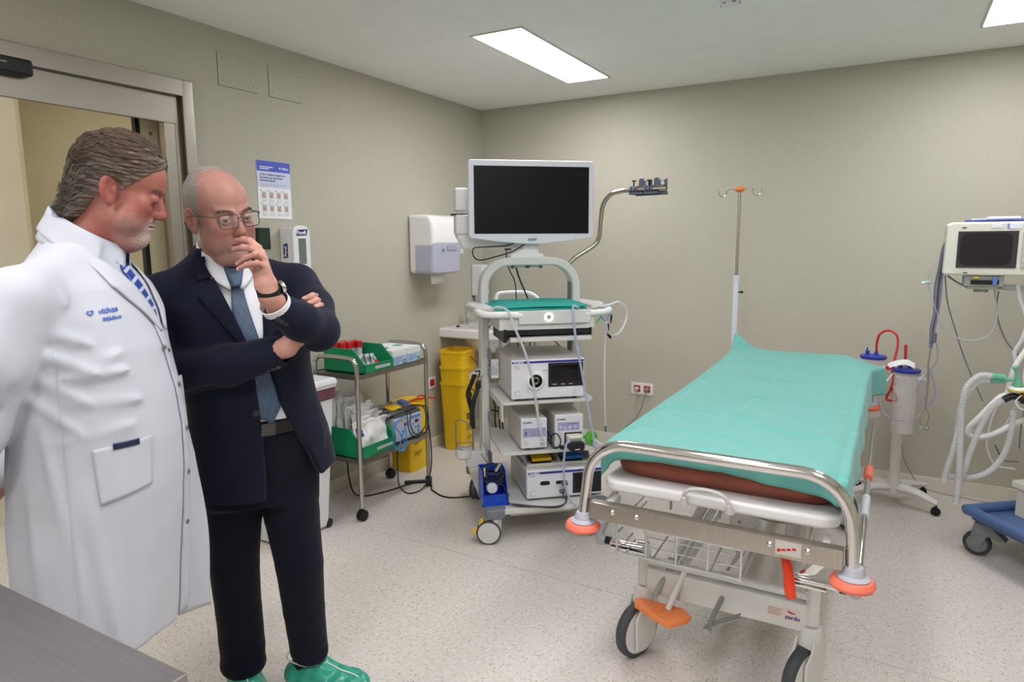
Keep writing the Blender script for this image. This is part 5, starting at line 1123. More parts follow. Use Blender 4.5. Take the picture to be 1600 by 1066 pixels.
B().cyl((-.035, 0, .03), (-.058, 0, .026), .007, n=12).make('luer_cap', mat('aqua_cap', '9fcbe0', .3), t); B().cyl((-.057, 0, .026), (-.072, 0, .024), .007, .004, n=12).make('luer_tip', MATS['paper_white'], t)
t = thing('monitor_lead', 'thin grey cables drooping below the patient monitor towards the anaesthesia cart', 'cable', (3.1, -.66, 1.3))
B().tube([(-.02, 0, .01), (.0, .0, -.12), (.04, .0, -.25), (.10, .0, -.42), (.18, .0, -.6)], .003, 8).tube([(-.01, 0, .01), (.03, 0, -.02), (.08, 0, -.045), (.12, .0, -.045)], .004, 8).tube([(.34, 0, -.02), (.28, 0, -.05), (.22, 0, -.045)], .004, 8).tube([(.2, 0, -.06), (.2, 0, -.16), (.24, 0, -.28), (.30, .0, -.36), (.36, .0, -.40)], .0035, 8).make('cable', GC, t)
# ------------------------------------------------------------------ anaesthesia cart
ac = thing('anaesthesia_cart', 'anaesthesia cart with blue base and beige cabinet at the right edge of the view', 'medical cart', (3.24, -.87, 0), math.radians(-52))
DB = mat('cart_blue', '4d6797', .45)
B().prism(rrect(.0, .0, .60, .50, .04), .175, .20, 'z', .005).make('base_plate', DB, ac)
B().tube([(.03, .0, .215), (.30, .0, .215), (.57, .0, .215), (.60, .03, .215), (.60, .47, .215), (.57, .5, .215), (.03, .5, .215), (.0, .47, .215), (0, .03, .215)], .024, 14, 3, closed=True).make('base_rim', DB, ac)
def cart_wheel(x, y, ang):
    R = Matrix.Translation((x, y, 0)) @ Matrix.Rotation(ang, 4, 'Z'); r = .058; g = B(R)
    g.lathe([(r-.016, -.016), (r-.004, -.016), (r, -.010), (r, .010), (r-.004, .016), (r-.016, .016)], (-.02, 0, r), (0, 1, 0), 32, close=True); o = g.make('castor', mat('tyre_dark', '3c3c40', .6), ac)
    g = B(R); g.lathe([(0, -.014), (r-.015, -.012), (r-.015, .012), (0, .014)], (-.02, 0, r), (0, 1, 0), 28)
    for s in (-1, 1): g.prism([(-.035, .045), (-.005, .045), (.03, .13), (.03, .175), (-.03, .175), (-.045, .12)], s*.018-.003, s*.018+.003, 'y')
    g.prism([(-.03, .115), (.09, .095), (.095, .105), (.03, .16), (-.03, .165)], -.028, .028, 'y', .004); g.make('fork', mat('fork_grey', '7a7d80', .5), o)
for x, y, a in ((.045, .05, .6), (.55, .05, 1), (.05, .45, 2), (.55, .45, .3)): cart_wheel(x, y, a)
CB = mat('cart_beige', 'd3d0c2', .45)
B().bb((.065, .185, .20), (.60, .48, .36), .006).bb((.05, .17, .335), (.61, .49, .37), .006, 3).make('cabinet', CB, ac)
B().bb((.25, .30, .365), (.60, .50, .62), .006).bb((.04, .20, .62), (.60, .50, .70), .01, 3).make('work_surface', CB, ac)
B().bb((.075, .415, .19), (.145, .485, 1.62), .008, 3).make('column', MATS['arm_grey'] if 'arm_grey' in MATS else CB, ac)
B().bb((.02, .39, 1.18), (.20, .51, 1.26), .01, 3).make('column_bracket', MATS['arm_grey'] if 'arm_grey' in MATS else CB, ac)
WF = mat('white_tube_frame', 'e0dfdd', .35)
g = B(Matrix.Translation((-3.24, .87, 0))); 
R0 = Matrix.Rotation(math.radians(52), 4, 'Z')
def AW(): return B(R0 @ Matrix.Translation((-3.24, .87, 0)))
AW().tube([(3.46, -.72, 1.05), (3.385, -.74, .90), (3.365, -.74, .77), (3.33, -.75, .74), (3.25, -.75, .62), (3.225, -.75, .58), (3.235, -.75, .545), (3.30, -.75, .55), (3.41, -.75, .63), (3.50, -.72, .68)], .0135, 12).make('frame_tube', WF, ac)
AW().tube([(3.48, -.80, .93), (3.43, -.80, .925), (3.415, -.80, .90), (3.415, -.80, .84), (3.43, -.80, .81), (3.48, -.80, .80)], .008, 10).make('handle', WF, ac)
# breathing hoses, each its own thing
HM = mat('clear_hose', 'd9dadd', .25, alpha=.6, spec=.7)
def hose(name, lb, pts, r=.0135, n=16, m=HM, loc=(3.25, -.82, .55), grp='corrugated breathing hoses on the anaesthesia cart'):
    t = thing(name, lb, 'hose', loc, 0, grp)
    P = catmull([Vector(p)-Vector(loc) for p in pts], 26); rr = [r*(1+.07*math.sin(i*1.6)) for i in range(len(P))]
    B().tube(P, rr, n, smooth=False).make('hose', m, t, ang=80); return t
h1 = hose('breathing_hose', 'corrugated clear hose arching from the green connector down to the floor side, leftmost', [(3.285, -.85, .842), (3.24, -.85, .835), (3.20, -.85, .78), (3.178, -.85, .70), (3.175, -.85, .6), (3.165, -.85, .50), (3.145, -.85, .40), (3.135, -.85, .33)])
h2 = hose('breathing_hose', 'corrugated clear hose hanging straight down to the lowest point beside the first', [(3.285, -.87, .865), (3.235, -.87, .86), (3.19, -.87, .80), (3.180, -.87, .70), (3.185, -.87, .55), (3.19, -.87, .42), (3.192, -.87, .30), (3.19, -.87, .235)])
h3 = hose('breathing_hose', 'corrugated hose from the black valve sweeping down in the middle', [(3.34, -.83, .75), (3.30, -.83, .71), (3.265, -.83, .62), (3.235, -.83, .50), (3.215, -.83, .40), (3.205, -.83, .33)])
h4 = hose('breathing_hose', 'corrugated hose forming the low curved loop nearest the cart', [(3.385, -.80, .70), (3.385, -.80, .60), (3.37, -.80, .5), (3.33, -.80, .41), (3.27, -.80, .36), (3.21, -.80, .345), (3.15, -.80, .345)])
t = thing('hose_connector', 'clear green plastic connector at the end of the breathing hoses', 'connector', (3.29, -.86, .85))
GC3 = mat('clear_green', '6fbf9c', .15, alpha=.8)
B().cyl((-.01, .0, .012), (.045, 0, .008), .0165, .0145, n=18).cyl((-.01, .01, -.008), (.04, .01, -.004), .0165, .0145, n=18).cyl((.04, 0, .0), (.075, 0, .002), .013, .007, n=14).make('coupling', GC3, t)
t = thing('airway_filter', 'round yellow edged white filter with green neck above the cart top', 'filter', (3.385, -.84, .80))
B().lathe([(0, .0), (.034, .002), (.036, .008), (.034, .014), (0, .02)], n=28).make('disc', MATS['paper_white'], t); B().lathe([(.034, -.002), (.0375, 0), (.0375, .006), (.034, .006)], n=28, close=True).make('yellow_rim', mat('rim_yellow', 'd2c83a', .4), t)
B().cyl((.0, 0, .018), (.0, 0, .055), .018, .012).cyl((0, 0, .055), (-.015, 0, .10), .008, .006).sph((-.016, 0, .105), .012, 12, 8).make('green_neck', GC3, t)
t = thing('breathing_valve', 'black breathing valve with amber bottle at the edge of the cart top', 'valve', (3.41, -.80, .755))
B().tube([(-.07, -.03, -.005), (-.04, -.03, .015), (.0, -.03, .012)], .016, 12).box((.04, 0, -.0), (.10, .07, .035), .01).box((.05, 0, .05), (.09, .06, .05), .012).make('valve_body', BLACK, t)
B().cyl((.01, -.03, .01), (.01, -.03, .06), .022, n=20, bev=.004).make('amber_bottle', mat('amber_glass', '8a5522', .15, alpha=.9), t)
B().tube([(-.01, -.06, .03), (-.03, -.07, .0), (-.01, -.075, -.03), (.03, -.075, -.03), (.06, -.07, .01)], .003, 8).make('thin_hose', WF, t)
t = thing('rebreathing_bag', 'dark green rubber breathing bag at the right edge below the patient monitor', 'bag', (3.50, -.66, 1.145))
B().lathe([(0, -.11), (.035, -.10), (.068, -.06), (.078, 0), (.068, .05), (.04, .085), (.018, .10), (.018, .12), (0, .12)], n=28).make('bag_body', mat('green_rubber', '0f5a38', .45), t)
t = thing('bag_tube', 'white tube curving down beside the green breathing bag', 'tube', (3.38, -.70, 1.15))
B().tube([(-.015, 0, .13), (.0, 0, .06), (.035, 0, -.05), (.02, .0, -.14), (.0, 0, -.2), (.03, 0, -.29)], .009, 10).make('tube', MATS['milky_tubing'], t)
t = thing('cart_cables', 'thin white and black cables looping beside the cart cabinet', 'cable', (3.32, -.62, .5))
B().tube([(.06, 0, .25), (.02, 0, .16), (.0, 0, .05), (.0, 0, -.04), (.04, 0, -.12), (.12, 0, -.13)], .004, 8).tube([(-.10, -.1, .07), (.0, -.1, .055), (.05, -.1, .11), (.08, -.1, .2)], .003, 8).make('white_cable', WF, t)
B().tube([(.14, 0, .3), (.13, .02, .1), (.13, .02, -.03)], .003, 8).tube([(.03, .0, -.02), (.07, 0, -.09), (.13, 0, -.09)], .004, 8).make('dark_cable', GC, t)
# ------------------------------------------------------------------ steel work table in the near left corner
t = thing('steel_table', 'grey stainless steel table top filling the near left corner', 'table', (1.25, -4.50, 0))
B().bb((-.75, -.43, .875), (.80, .43, .90), .004).make('tabletop', brushed('table_steel', 'a09d9e', .42, (1, 40, 1)), t)
B().bb((-.72, -.40, .83), (.77, .40, .875), .003).make('apron', STEEL, t)
for x in (-.68, .73):
    for y in (-.37, .37): B().cyl((x, y, 0), (x, y, .83), .02).make('leg', STEEL, t)
# ------------------------------------------------------------------ signed distance modelling for the two people
def smin(a, b, k): 
    h = np.clip(.5+.5*(b-a)/k, 0, 1); return b+(a-b)*h-k*h*(1-h)
def smax(a, b, k): return -smin(-a, -b, k)
def ell(P, c, r, R=None):
    q = P-np.array(c)
    if R is not None: q = q @ R
    r = np.array(r); k0 = np.sqrt(((q/r)**2).sum(-1)); k1 = np.sqrt(((q/(r*r))**2).sum(-1))
    return k0*(k0-1)/np.maximum(k1, 1e-9)
def cap(P, a, b, ra, rb=None, flat=None):
    a, b = np.array(a, float), np.array(b, float); rb = ra if rb is None else rb
    ba = b-a; t = np.clip(((P-a) @ ba)/max(ba @ ba, 1e-12), 0, 1)
    d = P-a-t[..., None]*ba
    if flat is not None:                                   # squash along a direction
        n = np.array(flat[0], float); n /= np.linalg.norm(n); dn = d @ n
        d = d+np.multiply.outer(dn*(flat[1]-1), n)
    return np.sqrt((d*d).sum(-1))-(ra+(rb-ra)*t)
def chain(P, pts, rs, k=.01, flat=None):
    d = None
    for i in range(len(pts)-1):
        e = cap(P, pts[i], pts[i+1], rs[i], rs[i+1], flat); d = e if d is None else smin(d, e, k)
    return d
def loft(P, tab, n=2.3, yoff=True):
    # tab rows: z, xc, yc, half width, half depth front, half depth back
    T = np.array(tab); z = P[..., 2]; zz = np.clip(z, T[0, 0], T[-1, 0]); g = lambda k: np.interp(zz, T[:, 0], T[:, k])
    x = P[..., 0]-g(1); y = P[..., 1]-g(2); hw = g(3); hd = np.where(y > 0, g(4), g(5))
    q = ((np.abs(x)/hw)**n+(np.abs(y)/hd)**n)**(1/n)
    rad = np.sqrt(x*x+y*y)+1e-6
    s = (q-1)*rad/np.maximum(q, .25)
    return np.maximum(s*.9, np.abs(z-(T[0, 0]+T[-1, 0])/2)-(T[-1, 0]-T[0, 0])/2)
def surf_nets(F, lo, h):
    nx, ny, nz = F.shape; ins = F < 0
    cm = np.zeros((nx-1, ny-1, nz-1), np.int8)
    for i in (0, 1):
        for j in (0, 1):
            for k in (0, 1): cm += ins[i:nx-1+i, j:ny-1+j, k:nz-1+k]
    act = (cm > 0) & (cm < 8); idx = -np.ones(act.shape, np.int64); cells = np.argwhere(act); idx[act] = np.arange(len(cells))
    acc = np.zeros((len(cells), 3)); cnt = np.zeros(len(cells)); off = [(i, j, k) for i in (0, 1) for j in (0, 1) for k in (0, 1)]
    for a in off:
        for ax in range(3):
            if a[ax]: continue
            b = list(a); b[ax] = 1
            fa = F[cells[:, 0]+a[0], cells[:, 1]+a[1], cells[:, 2]+a[2]]; fb = F[cells[:, 0]+b[0], cells[:, 1]+b[1], cells[:, 2]+b[2]]
            m = (fa < 0) != (fb < 0); t = np.where(m, fa/np.where(m, fa-fb, 1), 0)
            p = cells+np.array(a, float); p[:, ax] += t; acc[m] += p[m]; cnt[m] += 1
    V = acc/cnt[:, None]*h+np.array(lo)
    faces = []
    for ax in range(3):
        u, v = (ax+1) % 3, (ax+2) % 3
        sl = [slice(1, -1)]*3; sl[ax] = slice(0, -1); s2 = [slice(1, -1)]*3; s2[ax] = slice(1, None)
        a = ins[tuple(sl)]; b = ins[tuple(s2)]
        for flip, m in ((False, a & ~b), (True, ~a & b)):
            c = np.argwhere(m)
            if not len(c): continue
            c[:, u] += 1; c[:, v] += 1
            du = np.zeros(3, int); du[u] = 1; dv = np.zeros(3, int); dv[v] = 1
            q = [c-du-dv, c-dv, c, c-du]; q = [idx[w_[:, 0], w_[:, 1], w_[:, 2]] for w_ in q]
            f = np.stack(q[::-1] if flip else q, 1); faces.append(f[(f >= 0).all(1)])
    return V, np.concatenate(faces)
def sdf_mesh(fn, lo, hi, h, smooth=1):
    ax = [np.arange(lo[i]-2*h, hi[i]+3*h, h) for i in range(3)]
    F = np.empty([len(a) for a in ax], np.float32)
    for i0 in range(0, len(ax[0]), 24):
        G = np.stack(np.meshgrid(ax[0][i0:i0+24], ax[1], ax[2], indexing='ij'), -1); F[i0:i0+24] = fn(G)
    F[0] = F[-1] = 1; F[:, 0] = F[:, -1] = 1; F[:, :, 0] = F[:, :, -1] = 1
    V, Q = surf_nets(F, [a[0] for a in ax], h)
    for _ in range(smooth):
        A = np.zeros_like(V); c = np.zeros(len(V))
        for i in range(4):
            np.add.at(A, Q[:, i], V[Q[:, (i+1) % 4]]); np.add.at(c, Q[:, i], 1)
        V = .5*V+.5*A/np.maximum(c, 1)[:, None]
    return V, Q
def np_obj(name, V, Q, m, parent=None, col=None, M=None, mats=None, mi=None):
    me = bpy.data.meshes.new(name)
    if M is not None: V = V @ np.array(M.to_3x3()).T + np.array(M.translation)
    me.vertices.add(len(V)); me.vertices.foreach_set('co', V.astype(np.float32).ravel())
    me.loops.add(len(Q)*4); me.loops.foreach_set('vertex_index', Q.astype(np.int32).ravel())
    me.polygons.add(len(Q)); me.polygons.foreach_set('loop_start', np.arange(0, len(Q)*4, 4, dtype=np.int32)); 
    me.update(calc_edges=True); me.validate(); me.shade_smooth()
    me.materials.append(m)
    if col is not None:
        at = me.color_attributes.new('col', 'FLOAT_COLOR', 'POINT'); at.data.foreach_set('color', np.concatenate([col, np.ones((len(col), 1))], 1).astype(np.float32).ravel())
    o = bpy.data.objects.new(name, me); C.objects.link(o)
    if parent is not None: o.parent = parent
    return o
def vnoise(P, s, seed=0):
    # cheap smooth pseudo noise, vectorised
    x, y, z = P[..., 0]*s+seed*1.7, P[..., 1]*s+seed*.9, P[..., 2]*s+seed*2.3
    return (np.sin(x*1.0+1.3*np.sin(y*.9+z*.4))+np.sin(y*1.1+1.2*np.sin(z*1.05+x*.5))+np.sin(z*.95+1.4*np.sin(x*.8+y*.7)))/3
def lin3(h): return np.array(lin(h)[:3])
def front_hit(fn, x, z, y0=.45, step=.004):
    # outermost surface in +y for arrays x, z in a body's frame
    x = np.asarray(x, float); z = np.asarray(z, float); y = np.full(x.shape, y0); done = np.zeros(x.shape, bool)
    for _ in range(160):
        d = fn(np.stack([x, y, z], -1)[None])[0]; done |= d < .0008
        if done.all(): break
        y = np.where(done, y, y-np.maximum(d*.7, .0006))
    return y
def drape(fn, xz, nu, nv, lift, name, m, parent, th=.003, ray=None, M=None):
    # xz(a,b) -> (x,z); the sheet lies 'lift' in front of the surface fn
    a, b = np.meshgrid(np.linspace(0, 1, nu), np.linspace(0, 1, nv)); X, Zc = xz(a.ravel(), b.ravel())
    Y = front_hit(fn, X, Zc)+lift
    V = np.stack([X, Y, Zc], 1)
    if ray is not None: V = ray(V)
    g = B(); q = [(j*nu+i, j*nu+i+1, (j+1)*nu+i+1, (j+1)*nu+i) for j in range(nv-1) for i in range(nu-1)]
    g.v = [tuple(v) for v in V]; g.f = q
    return g.make(name, m, parent, ang=80, solid=th)
# ------------------------------------------------------------------ heads (x: person's right, y: forward, z: up, origin between the ears)
def head_sdf(P, o):
    x = np.abs(P[..., 0]); S_ = P.copy(); S_[..., 0] = x
    d = ell(P, (0, -.018, .036), (.073, .094, .087))
    d = smin(d, ell(P, (0, .028+o.get('fore', 0), .040), (.064, .056, .062)), .02)
    d = smin(d, ell(P, (0, .028, -.036), (.061, .056, .076)), .02)
    d = smin(d, ell(P, (0, .012, -.074), (o['jaw'], .066, .042)), .018)
    rc = o.get('rec', 0)
    d = smin(d, ell(P, (0, .070-rc*.6, -.099), (.022, .020, .018)), .02)
    d = smin(d, ell(S_, (.043, .052, -.026), (.024, .026, .026)), .018)
    d = smin(d, ell(S_, (.045, .035, -.062), (.022+o['fat'], .03, .032)), .02)
    d = smin(d, ell(P, (0, .035, -.112), (.045, .040, .022+o['fat'])), .02)
    d = smin(d, cap(S_, (.040, .066, .022), (.012, .083, .017), .0085, .008), .012)
    d = smax(d, -ell(S_, (.032, .099, -.001), (.020, .018, .0125)), .012)
    d = smin(d, ell(S_, (.0315, .0735, -.001), (.0172, .0162, .0150)), .004)
    nl = o.get('nose', 1.)
    d = smin(d, cap(P, (0, .076, .012), (0, .080+.012*nl, -.034), .0095, .0135), .008)
    d = smin(d, cap(P, (0, .081, .008), (0, .080+.021*nl, -.030), .0072, .0105), .008)
    d = smin(d, ell(P, (0, .080+.0205*nl, -.0335), (.0115, .0110, .0100)), .004)
    d = smin(d, ell(P, (0, .079+.020*nl, -.036), (.0105, .012, .0090)), .006)
    d = smin(d, ell(S_, (.0115, .090, -.038), (.0075, .011, .008)), .005)
    d = smax(d, -ell(S_, (.0062, .0985, -.0475), (.0035, .006, .004)), .002)
    d = smin(d, ell(P, (0, .074-rc, -.066), (.031, .018, .021)), .012)
    d = smin(d, ell(P, (0, .0895-rc, -.0625), (.021, .0070, .0052)), .004)
    d = smin(d, ell(P, (0, .0885-rc, -.0725), (.018, .0078, .0062)), .004)
    w_ = np.sqrt((P[..., 0]/.026)**2)
    d = smax(d, -(np.maximum(np.abs(P[..., 2]+.0672+.002*w_**2)-.0012-o.get('open', 0), np.maximum(np.abs(P[..., 0])-.024, .082-rc-P[..., 1]))), .002)
    # nasolabial fold, under-eye fold, eyelid crease
    d = smax(d, -cap(S_, (.020, .094, -.038), (.036, .077, -.072), .0022), .006)
    d = smax(d, -cap(S_, (.020, .090, -.018), (.044, .076, -.019), .0016), .005)
    d = smax(d, -cap(S_, (.019, .091, .0095), (.045, .078, .0075), .0014), .003)
    if o.get('lid') is not None:
        l = o['lid']; d = smax(d, -(np.maximum(ell(S_, (.0315, .090, -.001+l[1]), (.0130, .013, l[0])), -1)), .002)
    # ears
    a = .22; R = np.array([[math.cos(.35), -math.sin(.35), 0], [math.sin(.35), math.cos(.35), 0], [0, 0, 1]]) @ np.array([[1, 0, 0], [0, math.cos(a), -math.sin(a)], [0, math.sin(a), math.cos(a)]])
    e = ell(S_, (.0765, -.012, -.006), (.0075, .019, .032), R); e = smin(e, ell(S_, (.0735, -.005, -.033), (.007, .009, .011)), .006)
    e = smax(e, -ell(S_, (.0845, -.006, .000), (.0098, .0115, .0215), R), .005); e = smin(e, ell(S_, (.076, -.001, -.006), (.004, .005, .009)), .004)
    e = smin(e, cap(S_, (.080, -.021, .013), (.081, -.016, -.019), .0022), .004)
    d = smin(d, e, .008)
    nb = o['neck']; d = smin(d, chain(P, [(0, -.018, -.055), tuple(.5*np.array((0, -.018, -.055))+.5*np.array(nb)), nb], [.051-o.get('nt', 0), .053-o.get('nt', 0), .060-o.get('nt', 0)], .02), .022)
    for w__ in o.get('wrinkles', ()): d = smax(d, -cap(P, *w__, .0011), .004)
    return d
def head_colour(V, base, red, o):
    x = np.abs(V[:, 0]); c = np.tile(lin3(base), (len(V), 1)); r = lin3(red)
    def blob(c0, rad, amt):
        q = ((np.stack([x, V[:, 1], V[:, 2]], 1)-np.array(c0))/np.array(rad)); return amt*np.exp(-(q*q).sum(1))
    m = blob((.045, .065, -.03), (.03, .04, .03), .6)+blob((0, .105, -.03), (.016, .02, .025), .7)+blob((.083, -.01, 0), (.012, .03, .045), .6)+blob((0, .05, .07), (.07, .06, .03), .25)+blob((0, 0, -.14), (.08, .09, .035), .45)
    m = np.clip(m+.12*vnoise(V, 160, 2)+.10*vnoise(V, 420, 5), 0, 1)[:, None]; c = c*(1-m)+r*m
    lp = np.clip(blob((0, .095, -.0675), (.024, .02, .0085), 1.3), 0, .85)[:, None]; c = c*(1-lp)+lin3(o.get('lip', 'a8625c'))*lp
    if o.get('goatee'):
        n = np.clip(.6+.6*vnoise(V, 900, 3)+.4*vnoise(V, 1500, 9), 0, 1); gm = np.clip(blob((0, .080, -.098), (.040, .038, .030), 1.3)+blob((0, .098, -.055), (.028, .022, .0065), 1.1)+blob((.022, .08, -.080), (.010, .03, .018), .6), 0, 1)*n*o['goatee']; gm = gm[:, None]; c = c*(1-gm)+lin3('c9c1bb')*gm
    if o.get('stubble'):
        s = (np.clip(-(V[:, 2]+.043)/.02, 0, 1)*np.clip((V[:, 1]-.0)/.03, 0, 1)*np.clip((V[:, 2]+.135)/.02, 0, 1)); s *= (1-blob((0, .095, -.0675), (.026, .03, .007), 1.))
        n = np.clip(.5+.8*vnoise(V, 900, 3)+.5*vnoise(V, 1500, 9), 0, 1); s = (s*(o['stubble']*(.35+.65*n)))[:, None]; c = c*(1-s)+lin3(o['stubcol'])*s
    n = .05*vnoise(V, 300, 7)+.04*vnoise(V, 900, 1)
    return np.clip(c*(1+n[:, None]), 0, 1)
def eyes(parent, M, iris, gaze):
    o = None
    for s in (-1, 1):
        c = Vector((s*.0315, .0742, -.001)); r = .0127
        g = B(M); g.sph(c, r, 24, 16); o = g.make('eyeball', mat('eye_white', 'a89e98', .2, coat=.6), parent)
        d = Vector(gaze).normalized(); g = B(M); R = rot_to(d).to_4x4()
        g.lathe([(0, r+.0004), (.0036, r+.0002), (.0062, r-.0010), (.0067, r-.0018)], c, d, 20); g.make('iris', mat('iris_'+iris, iris, .1, coat=1), o)
        g = B(M); g.lathe([(0, r+.0007), (.0022, r+.0005), (.0024, r+.0001)], c, d, 16); g.make('pupil', BLACK, o)
def strands(name, m, parent, M, roots, r, col_seed=0, seg=6):
    # roots: list of point lists; thin tapered triangular tubes
    vs = []; fs = []
    for P in roots:
        P = [Vector(p) for p in P]; n = len(P); o = len(vs)
        for i, p in enumerate(P):
            t = (P[min(i+1, n-1)]-P[max(i-1, 0)]).normalized(); a = t.orthogonal().normalized(); b = t.cross(a); rr = r*(1-.75*(i/(n-1))**2)
            for k in range(3): vs.append(M @ (p+a*rr*math.cos(k*2.094)+b*rr*math.sin(k*2.094)))
        for i in range(n-1):
            for k in range(3): fs.append((o+i*3+k, o+i*3+(k+1) % 3, o+i*3+3+(k+1) % 3, o+i*3+3+k))
    g = B(); g.v = [tuple(v) for v in vs]; g.f = fs; g.nore = 1
    return g.make(name, m, parent, ang=180)
def hand_sdf(P, wrist, palm, fingers, thumb, pr=(.021, .016), nrm=(0, 0, 1)):
    # wrist point, palm: list of knuckle points; fingers: joint lists starting at the knuckle
    kc = np.mean([np.array(f[0]) for f in fingers], 0); d = None
    for i, f in enumerate(fingers):
        e = cap(P, np.array(wrist)*.75+np.array(f[0])*.25, f[0], .0150, .0098); d = e if d is None else smin(d, e, .012)
    d = smin(d, cap(P, palm[0], palm[1], .024, .019), .012)
    rs = [(.0098, .0088, .0078, .0064), (.0100, .009, .008, .0066), (.0094, .0086, .0076, .0062), (.0084, .0076, .0067, .0055)]
    F = None
    for i, f in enumerate(fingers):
        e = chain(P, f, rs[i], .003)
        for q in f[1:-1]: e = smin(e, np.sqrt(((P-np.array(q))**2).sum(-1))-rs[i][1]*1.02, .003)
        d = smin(d, e, .0035)
    d = smin(d, chain(P, thumb, (.0145, .0112, .0098, .0078), .004), .007)
    return d
SKIN = mat('skin', 'c08d78', .48, var=.03, vscale=90, bump=.12, bscale=900, attr='col', sss=.08, spec=.4)
# ------------------------------------------------------------------ projecting flat things onto a body surface
def project(b, fn, O, U, V, lift=.0, far=.5):
    # b: builder drawn flat in (u, v, w); every vertex slides along -N onto the surface fn, then out by lift + w
    O, U, V = Vector(O), Vector(U).normalized(), Vector(V).normalized(); N = U.cross(V)
    P = np.array([list(O+U*p[0]+V*p[1]+N*far*.5) for p in b.v]); n = np.array(N); w_ = np.array([p[2] for p in b.v]); done = np.zeros(len(P), bool)
    for _ in range(220):
        d = fn(P[None])[0]; done |= d < .0006
        if done.all(): break
        P = np.where(done[:, None], P, P-n*np.maximum(d*.6, .0005)[:, None])
    P = P+n*(lift+w_)[:, None]
    b.v = [tuple(p) for p in P]; return b
def flat_grid(poly_fn, nu, nv, th=.0):
    return B().sheet(lambda a, b: (*poly_fn(a, b), 0), nu, nv)
def quad4(p00, p10, p11, p01):
    return lambda a, b: tuple((1-a)*(1-b)*p00[i]+a*(1-b)*p10[i]+a*b*p11[i]+(1-a)*b*p01[i] for i in (0, 1))
def strip(L_, R_):
    # between two polylines given at the same stations
    def f(a, b):
        k = np.linspace(0, 1, len(L_)); l = [np.interp(b, k, [p[i] for p in L_]) for i in (0, 1)]; r = [np.interp(b, k, [p[i] for p in R_]) for i in (0, 1)]
        return (l[0]+(r[0]-l[0])*a, l[1]+(r[1]-l[1])*a)
    return f

SUIT = mat('navy_suit_wool', '15172a', .85, var=.06, vscale=60, bump=.15, bscale=1200, sheen=.06, spec=.2)
TROUS = mat('navy_trouser_wool', '0e101f', .85, var=.06, vscale=60, bump=.15, bscale=1200, sheen=.05, spec=.2)
LAPEL = SUIT
SHIRT = mat('white_shirt', 'dfe0e6', .75, bump=.1, bscale=900)
COAT = mat('white_coat_cotton', 'bcbfc8', .8, var=.015, vscale=20, bump=.2, bscale=500, sheen=.1)
HAIRG = mat('grey_hair', 'a29a92', .6, var=.25, vscale=120, bump=.6, bscale=500)
def folds(P, items):
    # items: centre, direction of the crease, length, width, depth (+ ridge)
    o = 0
    for c, dr, L, w_, a in items:
        dr = np.array(dr, float); dr /= np.linalg.norm(dr); q = P-np.array(c); t = q @ dr; r2 = (q*q).sum(-1)-t*t
        o = o+a*np.exp(-(t/L)**4)*np.exp(-r2/(w_*w_))
    return o
# ================================================================== man in the navy suit
mn = thing('person', 'person in a navy suit, blue tie and glasses with one hand raised to the mouth', 'person', (1.19, -3.25, 0), math.radians(-22-90))
J_tab = [(.700, -.045, -.02, .216, .158, .155), (.80, -.042, -.015, .214, .162, .150), (.92, -.028, -.005, .200, .168, .140), (1.02, -.010, 0, .184, .165, .135), (1.12, .005, .0, .186, .160, .135), (1.22, .015, .0, .194, .150, .130), (1.31, .024, -.005, .196, .125, .120), (1.365, .030, -.005, .172, .105, .105), (1.405, .037, -.005, .130, .088, .092), (1.430, .043, -.002, .106, .080, .088), (1.455, .048, .002, .086, .070, .080), (1.475, .050, .004, .074, .060, .075)]
T_tab = [(z, xc, yc, hw-.014, hf-.016, hb-.014) for z, xc, yc, hw, hf, hb in J_tab]
def shirt_fn(P): return loft(P, T_tab, 2.2)+.0015*np.sin(P[..., 2]*70+P[..., 0]*40)*(P[..., 1] > 0)
RS, RE, RW = (.200, -.055, 1.342), (.215, .020, 1.135), (.006, .250, 1.194)
LS, LE, LW = (-.145, .045, 1.362), (-.118, .260, 1.246), (.018, .335, 1.322)
SF = [((.13, -.02, 1.30), (-.4, .6, -.7), .08, .009, .010), ((.15, .07, 1.235), (-.7, .4, -.5), .06, .008, .010), ((.12, .13, 1.20), (-.8, .5, .1), .07, .008, .008), ((.17, .09, 1.12), (-.9, .8, .15), .07, .008, .010), ((.14, .15, 1.105), (-.9, .7, .3), .06, .008, -.008), ((.23, .0, 1.22), (-.3, .6, -.8), .05, .008, .009), ((.24, -.01, 1.17), (-.5, .8, -.3), .05, .008, .010), ((.22, .06, 1.10), (-.8, .8, .3), .05, .009, .009), ((.08, .20, 1.165), (-.8, .7, .3), .06, .008, .007), ((.18, .08, 1.175), (-.8, .7, .5), .07, .008, -.007),
      ((-.14, .17, 1.33), (.3, .9, -.4), .05, .009, .010), ((-.17, .14, 1.27), (.1, .9, .1), .05, .009, .009), ((-.10, .29, 1.25), (.9, .3, .5), .05, .008, -.008), ((-.13, .10, 1.34), (-.2, 1, -.7), .06, .009, .009), ((-.04, .33, 1.30), (1, .5, .9), .05, .008, .008), ((-.08, .32, 1.24), (1, .3, .3), .05, .008, .008), ((.10, .12, 1.30), (.3, .3, -1), .05, .015, .005), ((-.16, .04, 1.12), (.1, .1, -1), .14, .010, .008), ((-.15, .10, 1.0), (-.2, .2, -1), .14, .010, .006), ((.14, -.05, 1.0), (.2, .2, -1), .14, .012, .007), ((.12, .12, 1.02), (.1, .2, -1), .12, .012, .005)]
